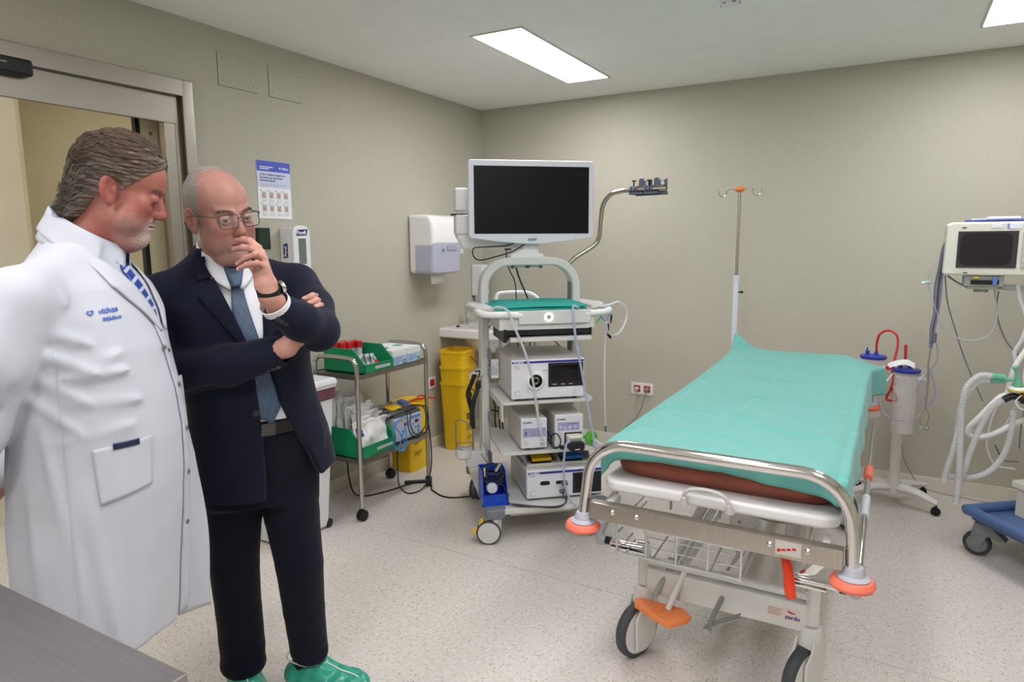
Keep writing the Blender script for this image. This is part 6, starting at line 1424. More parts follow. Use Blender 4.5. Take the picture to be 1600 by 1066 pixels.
def jacket_fn(P):
    x, y, z = P[..., 0], P[..., 1], P[..., 2]
    d = loft(P, J_tab, 2.25)
    # front opening: V at the chest, open again below the button where the left panel swings away
    xl = np.interp(z, [.70, .86, .95, 1.03, 1.10, 1.20, 1.30, 1.38, 1.44], [-.200, -.125, -.070, -.040, -.022, -.004, -.018, -.030, -.04])
    xr = np.interp(z, [.70, .86, .95, 1.03, 1.10, 1.20, 1.30, 1.40, 1.47], [.012, .012, .018, .022, .026, .040, .074, .108, .13])
    op = np.maximum(np.maximum(xl-x, x-xr), .04-y)
    d = smax(d, -op, .006)
    d = smin(d, chain(P, [(.055, -.010, 1.415), RS], [.050, .062], .02), .045); d = smin(d, chain(P, [(.02, -.004, 1.415), LS], [.048, .060], .02), .04)
    ar = chain(P, [RS, (.218, -.025, 1.24), RE], [.066, .062, .060], .012); ar = smin(ar, chain(P, [RE, (.10, .165, 1.160), RW], [.060, .054, .046], .02), .02)
    al = chain(P, [LS, (-.146, .155, 1.30), LE], [.064, .060, .057], .012); al = smin(al, chain(P, [LE, (-.05, .310, 1.280), LW], [.056, .050, .042], .02), .02)
    arms = []
    for q, E_, W_, r in ((ar, (.10, .165, 1.160), RW, .032), (al, (-.05, .310, 1.280), LW, .031)):
        dv = np.array(W_)-np.array(E_); dv /= np.linalg.norm(dv); q = smax(q, -cap(P, np.array(W_)+dv*.015, np.array(W_)+dv*.09, r, r), .003)
        arms.append(np.maximum(q, (P-np.array(W_)) @ dv-(.034 if W_ is RW else .012)))
    d = smin(d, arms[0], .014); d = smin(d, arms[1], .014)
    d = np.maximum(d, .742+.05*np.clip((x+.05)/-.15, 0, 1)-z)
    return d-folds(P, SF)-.0015*vnoise(P, 34, 1)
V_, Q_ = sdf_mesh(jacket_fn, (-.30, -.26, .68), (.34, .46, 1.47), .0065); np_obj('jacket', V_, Q_, SUIT, mn)
V_, Q_ = sdf_mesh(lambda P: np.maximum(shirt_fn(P), .95-P[..., 2]), (-.25, -.2, .94), (.28, .22, 1.46), .008); sh_o = np_obj('shirt', V_, Q_, SHIRT, mn)
# lapels
def lap(ptsL, ptsR, nm, lift=.0035, m=LAPEL, fn=jacket_fn, nu=8, nv=26, solid=.0035, par=mn, O=(0, 0, 0)):
    b = flat_grid(strip(ptsL, ptsR), nu, nv); project(b, fn, (0, 0, 0), (-1, 0, 0), (0, 0, 1), lift, far=1.2)
    return b.make(nm, m, par, ang=80, solid=solid)
def mx(L): return [(-p[0], p[1]) for p in L]         # U points to the person's left, so flip x
def jk_body(P): return loft(P, J_tab, 2.25)-.0008
lap(mx([(.036, 1.185), (.060, 1.265), (.082, 1.335), (.102, 1.395)]), mx([(.040, 1.180), (.098, 1.265), (.148, 1.345), (.116, 1.380)]), 'lapel', .004, fn=jk_body)
lap(mx([(.104, 1.396), (.112, 1.415), (.116, 1.43), (.114, 1.452)]), mx([(.140, 1.388), (.142, 1.405), (.138, 1.425), (.126, 1.450)]), 'collar', .004, fn=jk_body)
lap(mx([(-.002, 1.190), (-.020, 1.265), (-.030, 1.325), (-.034, 1.36)]), mx([(-.008, 1.185), (-.058, 1.265), (-.092, 1.325), (-.050, 1.36)]), 'lapel', .004, fn=jk_body)
# trousers
def trous_fn(P):
    x, z = P[..., 0], P[..., 2]
    hp = loft(P, [(.70, -.03, -.03, .165, .115, .12), (.80, -.028, -.02, .172, .128, .12), (.90, -.022, -.01, .168, .152, .12), (.985, -.012, 0, .168, .160, .118)], 2.2)
    r_ = chain(P, [(.055, -.05, .80), (.048, -.085, .64), (.050, -.105, .47), (.040, -.128, .30), (.032, -.142, .15)], [.098, .086, .076, .071, .072], .006)
    l_ = chain(P, [(-.100, -.01, .80), (-.100, .022, .64), (-.113, .028, .47), (-.128, .006, .30), (-.142, -.008, .15)], [.095, .084, .074, .066, .061], .006)
    r_ = smin(r_, ell(P, (.035, -.132, .105), (.073, .080, .045)), .015); l_ = smin(l_, ell(P, (-.148, .0, .135), (.052, .062, .038)), .015)
    r_ = np.maximum(r_, .068-z); l_ = np.maximum(l_, .098-z)
    d = smin(hp, smin(r_, l_, .012), .03)
    d = d-folds(P, [((.055, -.015, .50), (0, .15, 1), .30, .007, .004), ((-.105, .105, .50), (0, .1, 1), .30, .007, .004), ((.05, -.04, .17), (1, .3, .15), .07, .012, .007), ((.03, -.07, .13), (1, -.3, -.2), .07, .010, -.008), ((-.14, .06, .19), (1, .2, .25), .07, .012, .008), ((-.13, .06, .15), (1, .1, -.2), .07, .011, -.008), ((.05, -.02, .25), (1, .2, -.5), .05, .012, .004), ((-.12, .08, .28), (1, .2, .5), .05, .012, .004)])
    return d-.0006*vnoise(P, 30, 4)-.0012*np.clip((.26-z)/.15, 0, 1)*np.sin(z*75+x*30+P[..., 1]*25)
V_, Q_ = sdf_mesh(trous_fn, (-.28, -.26, .05), (.22, .20, .99), .008); np_obj('trousers', V_, Q_, TROUS, mn)
# belt
def ringpts(tab, z, off, n=48, a0=0, a1=2*math.pi):
    T = np.array(tab); g = lambda k: float(np.interp(z, T[:, 0], T[:, k])); o = []
    for i in range(n):
        a = a0+(a1-a0)*i/n; c, s_ = math.cos(a), math.sin(a); hd = g(4) if s_ > 0 else g(5); e = 2/2.2
        o.append((g(1)+(g(3)+off)*math.copysign(abs(c)**e, c), g(2)+(hd+off)*math.copysign(abs(s_)**e, s_), z))
    return o
bt = B(); rp = ringpts([(.70, -.03, -.03, .165, .115, .12), (.985, -.012, 0, .168, .163, .118)], .962, .002); n = len(rp); vs = []
for x, y, z in rp:
    r_ = math.hypot(x, y); k = 1+.004/r_
    vs += [(x, y, z-.017), (x*k, y*k, z-.017), (x*k, y*k, z+.017), (x, y, z+.017)]
bt.add(vs, [(i*4+j, i*4+(j+1) % 4, ((i+1) % n)*4+(j+1) % 4, ((i+1) % n)*4+j) for i in range(n) for j in range(4)])
belt = bt.make('belt', mat('black_leather', '101012', .35), mn)
bo = B(); bo.box((0, 0, 0), (.034, .044, .003), .001); bk_ = project(B().box((0, 0, .0), (.040, .040, .004), .0015), lambda P: loft(P, [(.70, -.03, -.03, .165, .115, .12), (.985, -.012, 0, .168, .167, .118)], 2.2)-.004, (.004, 0, .962), (-1, 0, 0), (0, 0, 1), .0005)
bk_.make('buckle', mat('dark_buckle', '4b4a4a', .3, .8), belt)
# tie
tm = mat('slate_tie_silk', '3d526b', .5, var=.04, vscale=60, bump=.15, bscale=900, sheen=.2)
def tie_dots(name, fn, spans, lift, m, par):
    b = B()
    for u, v in spans: b.box((u, v, 0), (.0011, .0011, .0004))
    return project(b, fn, (0, 0, 0), (-1, 0, 0), (0, 0, 1), lift, far=1.2).make(name, m, par)
def tie_fn(P): return np.minimum(loft(P, T_tab, 2.2), loft(P, [(.93, -.02, 0, .14, .158, .1), (1.42, .04, 0, .05, .082, .05)], 2.2))
TL_ = [(.034, 1.375), (.036, 1.30), (.038, 1.22), (.036, 1.12), (.030, 1.05), (.002, 1.008)]; TR_ = [(.062, 1.372), (.070, 1.30), (.078, 1.22), (.080, 1.12), (.072, 1.05), (.004, 1.006)]
TL_ = [(.030, 1.375), (.021, 1.30), (.003, 1.20), (-.020, 1.10), (-.038, 1.02), (-.010, .972)]; TR_ = [(.058, 1.375), (.065, 1.30), (.060, 1.20), (.048, 1.10), (.037, 1.02), (-.008, .971)]
tb = flat_grid(strip(mx(TL_), mx(TR_)), 8, 40); project(tb, tie_fn, (0, 0, 0), (-1, 0, 0), (0, 0, 1), .006, far=1.2); tie_o = tb.make('tie', tm, mn, ang=80, solid=.004)
dots = []
for i in range(-6, 116):
    for j in range(4):
        v = .99+.0034*i
        for sgn in (1, -1):
            xc_ = float(np.interp(v, [.972, 1.02, 1.10, 1.20, 1.30, 1.375], [-.009, .0, .015, .032, .043, .044])); ww = float(np.interp(v, [.972, 1.02, 1.375], [.004, .036, .014]))
            u = xc_+(((sgn*(v-.99)*.50)+j*.022) % .088-.044)
            if abs(u-xc_) < ww-.002 and .975 < v < 1.375: dots.append((-u, v))
tie_dots('woven_dots', tie_fn, dots, .0088, mat('tie_dot', '7f8fa0', .6), tie_o)
kb = B().add([(.018, .072, 1.430), (.080, .064, 1.430), (.064, .095, 1.366), (.036, .098, 1.366), (.020, .100, 1.426), (.078, .092, 1.426), (.062, .116, 1.368), (.037, .118, 1.368)], [(0, 1, 2, 3), (4, 7, 6, 5), (0, 4, 5, 1), (1, 5, 6, 2), (2, 6, 7, 3), (3, 7, 4, 0)])
ko = kb.make('tie_knot', tm, tie_o); md = ko.modifiers.new('b', 'BEVEL'); md.width = .008; md.segments = 3
# collar wings of the shirt
def collar_sheet(name, m, par, c0, c1, r0, r1, gap, h, fold, a_n=48, flare=.012, th=.003, drop=0., asp=1.12, tilt=0.):
    # a stand rising round the neck that folds over outwards; open at the front (+y) by +-gap radians
    def f(a, b):
        an = math.pi/2+gap+(2*math.pi-2*gap)*a; fr = abs(2*a-1)**3                # fr -> 1 at the front ends
        if b < .4: k = b/.4; r_ = r0+(r1-r0)*k; z = h*k; c = Vector(c0).lerp(Vector(c1), k)
        else: k = (b-.4)/.6; r_ = r1+.004+flare*k*(1+.8*fr); z = h-(fold+drop*fr)*k; c = Vector(c1).lerp(Vector(c0), k*(fold/h))
        if b < .4: z0 = Vector(c0).z; zz = z0+z
        else: zz = Vector(c0).z+z
        return (c.x+r_*math.cos(an), c.y+r_*asp*math.sin(an), zz-tilt*math.sin(an)*1.0)
    return B().sheet(f, a_n, 14).make(name, m, par, ang=80, solid=th)
collar_sheet('shirt_collar', SHIRT, mn, (.048, .010, 1.418), (.053, .016, 1.480), .0655, .0600, .16, .062, .040, flare=.011, drop=.040, tilt=.042)
collar_sheet('jacket_collar', SUIT, mn, (.046, -.004, 1.415), (.051, .004, 1.462), .084, .072, 1.05, .047, .045, flare=.022, drop=.015, tilt=.034)
# head
MH = Matrix.Translation((.070, .068, 1.565)) @ Matrix.Rotation(math.radians(14), 4, 'Z') @ Matrix.Rotation(math.radians(-8), 4, 'X') @ Matrix.Rotation(math.radians(8), 4, 'Y') @ Matrix.Diagonal((.99, 1.02, 1.03, 1))
nb = tuple(MH.inverted() @ Vector((.050, .004, 1.405)))
ho = dict(jaw=.047, fat=.002, nt=.004, neck=nb, lip='a56a62', lid=(.0038, -.0018), stubble=.25, stubcol='8d7a74')
Vh, Qh = sdf_mesh(lambda P: head_sdf(P, ho), (-.105, -.14, -.21), (.105, .135, .135), .0024, 1)
ch = head_colour(Vh, 'a97d70', '985a50', ho)
hs_ = np.clip((-Vh[:, 1]+.055)/.02, 0, 1)*np.clip((Vh[:, 2]+.05)/.02, 0, 1)*np.clip((Vh[:, 2]-.128+.35*np.abs(Vh[:, 0])+.62*np.abs(Vh[:,1]+.02))/-.02, 0, 1)
# hands in the person's frame
HW_ = (.041, .352, 1.352)
def lhand(P):
    return hand_sdf(P, HW_, ((.050, .342, 1.385), (.055, .328, 1.425)), [[(.050, .312, 1.474), (.060, .284, 1.492), (.070, .262, 1.496), (.079, .238, 1.494)], [(.050, .334, 1.463), (.066, .318, 1.473), (.078, .284, 1.476), (.090, .248, 1.472)], [(.051, .352, 1.448), (.072, .360, 1.459), (.088, .332, 1.450), (.099, .300, 1.436)], [(.053, .360, 1.430), (.074, .370, 1.438), (.091, .346, 1.434), (.103, .316, 1.424)]], [(.044, .322, 1.392), (.046, .280, 1.412), (.050, .250, 1.430), (.058, .228, 1.448)])
def lwrist(P): return chain(P, [(-.01, .335, 1.30), HW_, (.046, .348, 1.38)], [.031, .026, .026], .01)
V1, Q1 = sdf_mesh(lambda P: smin(lhand(P), lwrist(P), .01), (-.06, .18, 1.27), (.15, .42, 1.54), .0022)
def rhand(P):
    d = smin(chain(P, [(.01, .262, 1.198), (-.018, .288, 1.212), (-.046, .290, 1.238), (-.072, .270, 1.262)], [.027, .026, .025, .024], .01), chain(P, [(-.022, .302, 1.228), (-.040, .316, 1.250), (-.058, .314, 1.275)], [.013, .011, .009], .004), .006)
    return d
V2, Q2 = sdf_mesh(rhand, (-.13, .2, 1.14), (.05, .36, 1.32), .003)
fing = [[(-.150, .190, 1.335), (-.118, .232, 1.342), (-.086, .246, 1.334)], [(-.155, .200, 1.320), (-.126, .240, 1.329), (-.094, .256, 1.322)], [(-.160, .212, 1.305), (-.132, .250, 1.315), (-.102, .266, 1.309)], [(-.172, .238, 1.294), (-.150, .276, 1.302), (-.122, .298, 1.301)]]
V3, Q3 = sdf_mesh(lambda P: np.minimum.reduce([chain(P, f, [.008, .0082, .0068], .003) for f in fing[:3]]), (-.19, .16, 1.27), (-.06, .32, 1.37), .0024)
# plain body under the clothes
def under(P):
    d = loft(P, [(z, xc, yc, hw-.03, hf-.035, hb-.03) for z, xc, yc, hw, hf, hb in J_tab[3:8]], 2.2)
    d = smin(d, ell(P, (-.02, -.02, .90), (.13, .10, .12)), .03)
    d = smin(d, chain(P, [(.045, 0, 1.36), (.052, .006, 1.44)], [.058, .055], .02), .03)
    for L_ in ([RS, RE, RW], [LS, LE, LW]): d = smin(d, chain(P, L_, [.045, .042, .030], .02), .02)
    for L_ in ([(.055, -.05, .80), (.050, -.105, .47), (.032, -.142, .07)], [(-.10, -.01, .80), (-.113, .028, .47), (-.148, -.004, .11)]): d = smin(d, chain(P, L_, [.075, .055, .030], .02), .02)
    return d
V0, Q0 = sdf_mesh(under, (-.28, -.25, .03), (.32, .40, 1.48), .012)
def join(parts):
    Vs, Qs, Cs, o = [], [], [], 0
    for V, Q, c in parts: Vs.append(V); Qs.append(Q+o); Cs.append(c); o += len(V)
    return np.concatenate(Vs), np.concatenate(Qs), np.concatenate(Cs)
def hand_col(V, base='c99a88', red='b9776a', k=.35):
    m = np.clip(k+.35*vnoise(V, 120, 3), 0, 1)[:, None]; return lin3(base)*(1-m)+lin3(red)*m
def xf(V, M): return V @ np.array(M.to_3x3()).T+np.array(M.translation)
Vb, Qb, Cb = join([(xf(Vh, MH), Qh, ch), (V1, Q1, hand_col(V1, 'bf9484', 'a97064')), (V2, Q2, hand_col(V2, 'bf9484', 'a97064')), (V3, Q3, hand_col(V3, 'c39888', 'ae7568')), (V0, Q0, hand_col(V0))])
np_obj('body', Vb, Qb, SKIN, mn, Cb)
eyes(mn, MH, '4b4038', (.22, 1, -.30))
# nails
g = B()
for f in fing[:3]:
    p = Vector(f[2]); d_ = (Vector(f[2])-Vector(f[1])).normalized(); g.sph(p+d_*.001+Vector((0, .0055, .003)), (.0055, .003, .0045), 12, 8)
for p in ((.099, .300, 1.436), (.103, .316, 1.424)): g.sph(Vector(p)+Vector((.0015, .005, -.0005)), (.0045, .0025, .004), 12, 8)
g.make('fingernails', mat('nail', 'd0a99b', .3), mn)
# short grey hair round the sides and back, thin on top
def hairline_suit(P, th):
    x = np.abs(P[..., 0]); y = P[..., 1]; z = P[..., 2]
    base = np.minimum(ell(P, (0, -.018, .036), (.073, .094, .087)), ell(P, (0, .028, .040), (.064, .056, .062)))
    fr = .048-.25*np.clip(z-.05, 0, 1)-.5*np.clip(.03-x, 0, 1)                   # front edge
    fr = np.where(z > .085, .012-.7*(z-.085), fr)
    lo = np.where(y > -.03, -.006-.5*np.clip(y+.0, 0, .02), -.045)
    side = np.where((y > .012) & (z < .005), .02, -1.)
    th = (th+.003)*np.clip((fr-y)/.03, 0, 1)*np.clip((z-lo)/.012, 0, 1)-.0025; return np.maximum(np.maximum(base-th, y-fr), np.maximum(lo-z, side))
Vr, Qr = sdf_mesh(lambda P: hairline_suit(P, .0035+.0012*vnoise(P, 300, 2)+.001*vnoise(P, 700, 4))+.0, (-.1, -.14, -.06), (.1, .09, .14), .0026, 1)
np_obj('hair', xf(Vr, MH), Qr, mat('short_grey_hair', '8d857e', .8, var=.3, vscale=300, bump=.8, bscale=900), mn)
R_ = random.Random(3); roots = []
for _ in range(1500):
    a = R_.uniform(-math.pi, math.pi); t = R_.uniform(-.55, 1.45); n_ = Vector((math.sin(a)*math.cos(t), math.cos(a)*math.cos(t), math.sin(t)))
    p = Vector((0, -.018, .036))+Vector((n_.x*.0745, n_.y*.0955, n_.z*.0885))
    if p.y > .03 or p.z < -.035 or (p.z < .0 and p.y > -.025): continue
    dd = Vector((n_.x*.3, -.35+.1*R_.random(), -.9+.8*max(0, n_.z))); dd = (dd-n_*dd.dot(n_)*.8).normalized()
    L = R_.uniform(.006, .013); roots.append([p, p+dd*L*.5+n_*.0015, p+dd*L+n_*.002])
strands('hair_strands', mat('silver_hair', 'b5ada6', .6), mn, MH, roots, .00035)
def brow(parent, M, m, seed, n=70, rise=0, r=.0004):
    R_ = random.Random(seed); rt = []
    for s in (-1, 1):
        for _ in range(n):
            t = R_.random(); x = .012+.036*t; z = .0175+.006*math.sin(t*2.4)+R_.uniform(-.0028, .0028)+rise; y = .0925-.0105*t-14*max(0, x-.022)**2+.001
            rt.append([(s*x, y, z), (s*(x+.0035), y+.0015, z+.0012-.003*t), (s*(x+.0075), y-.0005, z+.001-.006*t)])
    strands('eyebrows', m, parent, M, rt, r)
brow(mn, MH, mat('brow_dark', '5a4a42', .7), 4, 110)
# glasses
gl = B(MH); GF = mat('glasses_frame', '474d4c', .3, .4)
for s in (-1, 1):
    P = [(s*(.0335+px_), .1040-.30*max(0, abs(px_+.0))*(1 if px_ > 0 else 0), -.002+pz) for px_, pz in rrect(-.0255, -.019, .0255, .017, .010, 4)]
    gl.tube(P, .0013, 8, smooth=False, closed=True)
    gl.tube([(s*.058, .097, .010), (s*.068, .088, .010), (s*.078, .040, .008), (s*.0815, .0, .006), (s*.083, -.025, -.006), (s*.080, -.04, -.02)], .0013, 8)
gl.tube([(-.0085, .104, .003), (0, .107, .006), (.0085, .104, .003)], .0014, 8)
go = gl.make('glasses', GF, mn)
g = B(MH)
for s in (-1, 1):
    P = [(s*(.0335+px_), .1040-.30*max(0, px_), -.002+pz) for px_, pz in rrect(-.025, -.0185, .025, .0165, .010, 4)]; g.add(P, [tuple(range(len(P)))])
g.make('lens', mat('lens_glass', 'f4f4ff', .03, alpha=.05, spec=.8), go)
# cuffs, watch, buttons
def cuff(a, b, r0, r1, nm):
    a, b = Vector(a), Vector(b); L = (b-a).length
    return B().lathe([(r0, 0), (r1, L), (r1-.0025, L), (r0-.0025, 0)], a, b-a, 36, close=True).make(nm, SHIRT, mn, ang=60)
cuff((.000, .326, 1.302), (.030, .345, 1.338), .037, .0405, 'shirt_cuff')
wt = B(); wc = Vector((.043, .353, 1.366)); wd = Vector((.020, .030, .060)).normalized()
o = B().lathe([(.0268, -.012), (.0296, -.012), (.0296, .012), (.0268, .012)], wc, wd, 36, close=True).make('watch', mat('watch_strap', '121214', .5), mn, ang=60)
sd = wd.cross(Vector((0, 1, 0))).normalized(); fc = wc+sd*.028+Vector((0, .006, 0))
B().lathe([(0, 0), (.0165, 0), (.0175, .003), (.0175, .007), (.0160, .0095), (0, .010)], fc, sd, 28).make('watch_case', CHROME, o)
B().lathe([(0, 0), (.0140, 0), (0, .0006)], fc+sd*.0098, sd, 24).make('watch_dial', mat('watch_dial', '1d222b', .15), o)
g = B(); wdv = (Vector(RW)-Vector((.10, .165, 1.160))).normalized()
for k in range(4):
    p = Vector(RW)-wdv*(.0+.014*k)+Vector((.0, .030, -.034)); g.lathe([(0, 0), (.0068, 0), (.0072, .002), (.006, .003), (0, .0025)], p, (.1, .75, -.65), 14)
wdl = (Vector(LW)-Vector((-.05, .310, 1.280))).normalized()
for k in range(4):
    p = Vector(LW)-wdl*(.005+.014*k)+Vector((.016, .034, -.022)); g.lathe([(0, 0), (.0065, 0), (.007, .002), (.006, .003), (0, .0025)], p, (.3, .85, -.5), 14)
g.make('sleeve_buttons', mat('button_dark', '23242c', .3), mn)
project(B().lathe([(0, 0), (.009, 0), (.0095, .002), (.007, .003), (0, .0025)], (0, 0, 0), (0, 0, 1), 18), jk_body, (.036, 0, 1.015), (-1, 0, 0), (0, 0, 1), .001).make('jacket_button', mat('button_dark', '23242c', .3), mn)
# shoes under teal overshoes
OV = mat('teal_overshoe', '2f9c84', .35, var=.15, vscale=40, bump=.7, bscale=60, coat=.2)
for nm, a, c in (('right', math.radians(-8), (.034, -.135)), ('left', math.radians(42), (-.150, -.002))):
    M = Matrix.Translation((c[0], c[1], 0)) @ Matrix.Rotation(a, 4, 'Z')
    def shoe(P, g=0.):
        d = smin(ell(P, (0, -.035, .045), (.040+g, .055+g, .045+g)), ell(P, (0, .085, .032), (.050+g, .105+g, .034+g)), .03); d = smin(d, ell(P, (0, .02, .065), (.037+g, .055+g, .042+g)), .025)
        return np.maximum(d, .004-P[..., 2])
    B(M).cyl((0, -.03, .05), (0, -.03, .15), .036, .038, n=24).make('sock', mat('sock_black', '17171b', .9), mn)
    V_, Q_ = sdf_mesh(shoe, (-.07, -.12, 0), (.07, .22, .13), .006); np_obj('shoe', xf(V_, M), Q_, mat('shoe_leather', '131314', .3), mn)
    def cover(P):
        d = shoe(P-np.array((0, 0, .002)), .009)-.004*np.abs(vnoise(P, 70, 2))-.002*np.sin(P[..., 1]*120+P[..., 0]*60)
        d = np.maximum(d, P[..., 2]-(.118-.50*np.clip(P[..., 1]-.02, 0, .1)+.06*np.clip(-P[..., 1], 0, .1)+.004*np.sin(P[..., 1]*70))); d = np.maximum(d, .001-P[..., 2]); return smax(d, -ell(P, (0, -.015, .125), (.042, .058, .045)), .005)
    V_, Q_ = sdf_mesh(cover, (-.075, -.13, 0), (.075, .23, .12), .0042); ov = np_obj('overshoe', xf(V_, M), Q_, OV, mn)
    B(M).tube([(.0, .05, .100), (.026, .035, .105), (.050, -.01, .112), (.026, -.078, .118), (-.026, -.078, .118), (-.050, -.01, .112), (-.026, .035, .105)], .0022, 6, closed=True).tube([(0, .05, .100), (.004, .10, .080), (.008, .15, .070), (.01, .195, .044)], .0022, 6).make('elastic_band', mat('elastic_white', 'dfe6e2', .6), ov)
# ================================================================== doctor in the white coat
dr = thing('person', 'person in a long white coat and striped blue tie standing in profile, looking down', 'person', (1.215, -3.705, 0), math.radians(37-90))
D_tab = [(.530, 0, .010, .250, .140, .215), (.70, 0, .010, .245, .158, .205), (.85, .012, .006, .226, .176, .185), (.95, .020, .004, .215, .186, .170), (1.05, .025, .003, .205, .190, .160), (1.15, .025, .0, .201, .184, .155), (1.25, .020, -.005, .202, .168, .150), (1.33, -.005, -.010, .212, .150, .140), (1.39, -.008, -.014, .180, .128, .125), (1.435, -.012, -.016, .120, .102, .108), (1.470, -.015, -.014, .084, .084, .090), (1.495, -.018, -.010, .070, .070, .08)]
DS, DE, DW = (.205, -.035, 1.370), (.262, -.135, 1.120), (.118, -.278, .915)
DF = [((.21, .03, 1.30), (-.15, .9, -.30), .10, .012, .009), ((.22, .02, 1.255), (-.1, .9, -.42), .13, .011, .010), ((.22, .01, 1.20), (0, .9, -.55), .12, .011, .008), ((.23, .0, 1.15), (.0, .9, -.8), .10, .011, .006), ((.18, .12, 1.215), (-.5, .8, .05), .11, .012, .008), ((.17, .13, 1.15), (-.5, .9, -.05), .11, .011, .007), ((.15, .15, 1.265), (-.6, .7, .40), .08, .012, .006), ((.19, .11, 1.09), (-.4, .9, .15), .10, .010, .005),
      ((.235, .02, .90), (0, .15, -1), .22, .010, .005), ((.24, -.10, .80), (.05, -.1, -1), .16, .016, -.007), ((.22, .08, .78), (0, .1, -1), .16, .013, .006), ((.20, .12, .74), (0, -.05, -1), .16, .012, -.005), ((.235, -.04, .76), (0, .05, -1), .2, .012, .005), ((.24, -.12, 1.30), (-.3, .3, -1), .06, .012, .008), ((.28, -.06, 1.21), (.2, .8, .35), .05, .011, .009), ((.29, -.08, 1.16), (.2, .8, .1), .05, .011, -.009), ((.30, -.09, 1.11), (.2, .8, -.1), .06, .011, .010), ((.29, -.12, 1.05), (-.1, .9, -.4), .05, .012, .008), ((.22, -.03, 1.36), (.3, .4, -.9), .06, .012, .007), ((.19, .04, 1.38), (.3, .6, -.9), .05, .010, .005)]
def coat_core(P): return loft(P, D_tab, 2.15)
def coat_fn(P):
    x, y, z = P[..., 0], P[..., 1], P[..., 2]; d = coat_core(P)
    op = np.maximum(np.abs(x+.012)-np.interp(z, [1.30, 1.38, 1.47, 1.5], [.0, .034, .075, .08]), np.maximum(1.30-z, .03-y)); d = smax(d, -op, .006)
    d = smin(d, chain(P, [(.03, -.015, 1.425), DS], [.060, .066], .02), .045); d = smin(d, chain(P, [(-.04, -.015, 1.425), (-.195, -.04, 1.375)], [.060, .066], .02), .045)
    ar = chain(P, [DS, (.250, -.075, 1.26), DE], [.074, .076, .072], .02); ar = smin(ar, chain(P, [DE, DW], [.068, .052], .02), .03)
    al = chain(P, [(-.195, -.04, 1.37), (-.215, -.20, 1.13), (-.09, -.285, .925)], [.068, .064, .050], .02)
    d = smin(d, ar, .018); d = smin(d, al, .018)
    hem = .552+.02*np.sin(x*9)
    d = d-1.5*folds(P, DF)-.0022*vnoise(P, 16, 3)-.0012*vnoise(P, 45, 8)-.004*np.clip((1.0-z)*2, 0, 1)*np.sin(np.arctan2(y, x)*11+z*2)
    return np.maximum(d, hem-z)
V_, Q_ = sdf_mesh(coat_fn, (-.35, -.36, .53), (.35, .26, 1.50), .0066); np_obj('lab_coat', V_, Q_, COAT, dr)
# open front edge of the coat: near edge placket and the far panel swinging forward
def fp(a, b):
    z = 1.16-.625*b; yb = float(np.interp(z, [.53, .70, .85, .95, 1.15, 1.3], [.148, .166, .181, .189, .180, .165])); fl = max(0, (1.02-z)/.48)
    return (-.030-.035*a-.02*fl*a, yb-.014+(.010*min(1, b*4)+.055*fl)*a+.006*math.sin(b*9+a*2), z+.006*math.sin(b*5)*a)
B().sheet(fp, 8, 50).make('front_panel', COAT, dr, ang=80, solid=.004)
b = flat_grid(strip([(-.018, .56), (-.016, .9), (-.014, 1.15), (-.012, 1.30)], [(.020, .56), (.022, .9), (.022, 1.15), (.024, 1.30)]), 6, 60)
b.v = [(-p[0], p[1], p[2]) for p in b.v]; project(b, coat_fn, (0, 0, 0), (-1, 0, 0), (0, 0, 1), .003, far=1.0).make('placket', COAT, dr, ang=80, solid=.004)
g = B()
for z in (1.235, 1.15, 1.04, .93, .80): g.lathe([(0, 0), (.0055, 0), (.0065, .001), (.004, .003), (0, .003)], (-.004, z, 0), (0, 0, 1), 14)
g.lathe([(0, 0), (.0055, 0), (.0065, .001), (.004, .003), (0, .003)], (-.028, 1.245, 0), (0, 0, 1), 14)
project(g, coat_fn, (0, 0, 0), (-1, 0, 0), (0, 0, 1), .006, far=1.0).make('snap_buttons', mat('snap_metal', '8b8d94', .3, .8), dr)
# lapels of the coat
def coat_base(P): return np.minimum(coat_core(P), chain(P, [(.03, -.015, 1.425), DS], [.060, .066], .02))
NX = (-.75, .66, 0)
def clap(L_, R_, nm): 
    b = flat_grid(strip([(-p[0], p[1]) for p in L_], [(-p[0], p[1]) for p in R_]), 8, 30); return project(b, coat_base, (0, 0, 0), (-1, 0, 0), (0, 0, 1), .006, far=1.0).make(nm, COAT, dr, ang=80, solid=.0045)
clap([(.0, 1.285), (.018, 1.36), (.045, 1.425), (.068, 1.462)], [(.008, 1.28), (.075, 1.36), (.095, 1.395), (.080, 1.452)], 'lapel')
clap([(-.018, 1.285), (-.045, 1.36), (-.068, 1.425), (-.090, 1.462)], [(-.026, 1.28), (-.10, 1.36), (-.125, 1.395), (-.105, 1.452)], 'lapel')
collar_sheet('coat_collar', COAT, dr, (-.014, -.002, 1.450), (-.028, .018, 1.520), .084, .071, 1.05, .070, .050, flare=.012, drop=.018, tilt=.058)
SH2 = mat('checked_shirt', 'c3cad6', .75, var=.10, vscale=500, stretch=(1, 1, 3))
collar_sheet('shirt_collar', SH2, dr, (-.016, -.012, 1.455), (-.028, .008, 1.532), .073, .0655, .20, .076, .045, flare=.006, drop=.040, tilt=.048)
D2 = [(z, xc, yc, hw-.012, hf-.012, hb-.012) for z, xc, yc, hw, hf, hb in D_tab]
V_, Q_ = sdf_mesh(lambda P: np.maximum(loft(P, D2, 2.15), 1.1-P[..., 2]), (-.24, -.18, 1.1), (.24, .2, 1.49), .008); np_obj('shirt', V_, Q_, SH2, dr)
tm2 = mat('royal_blue_tie', '23459a', .45)
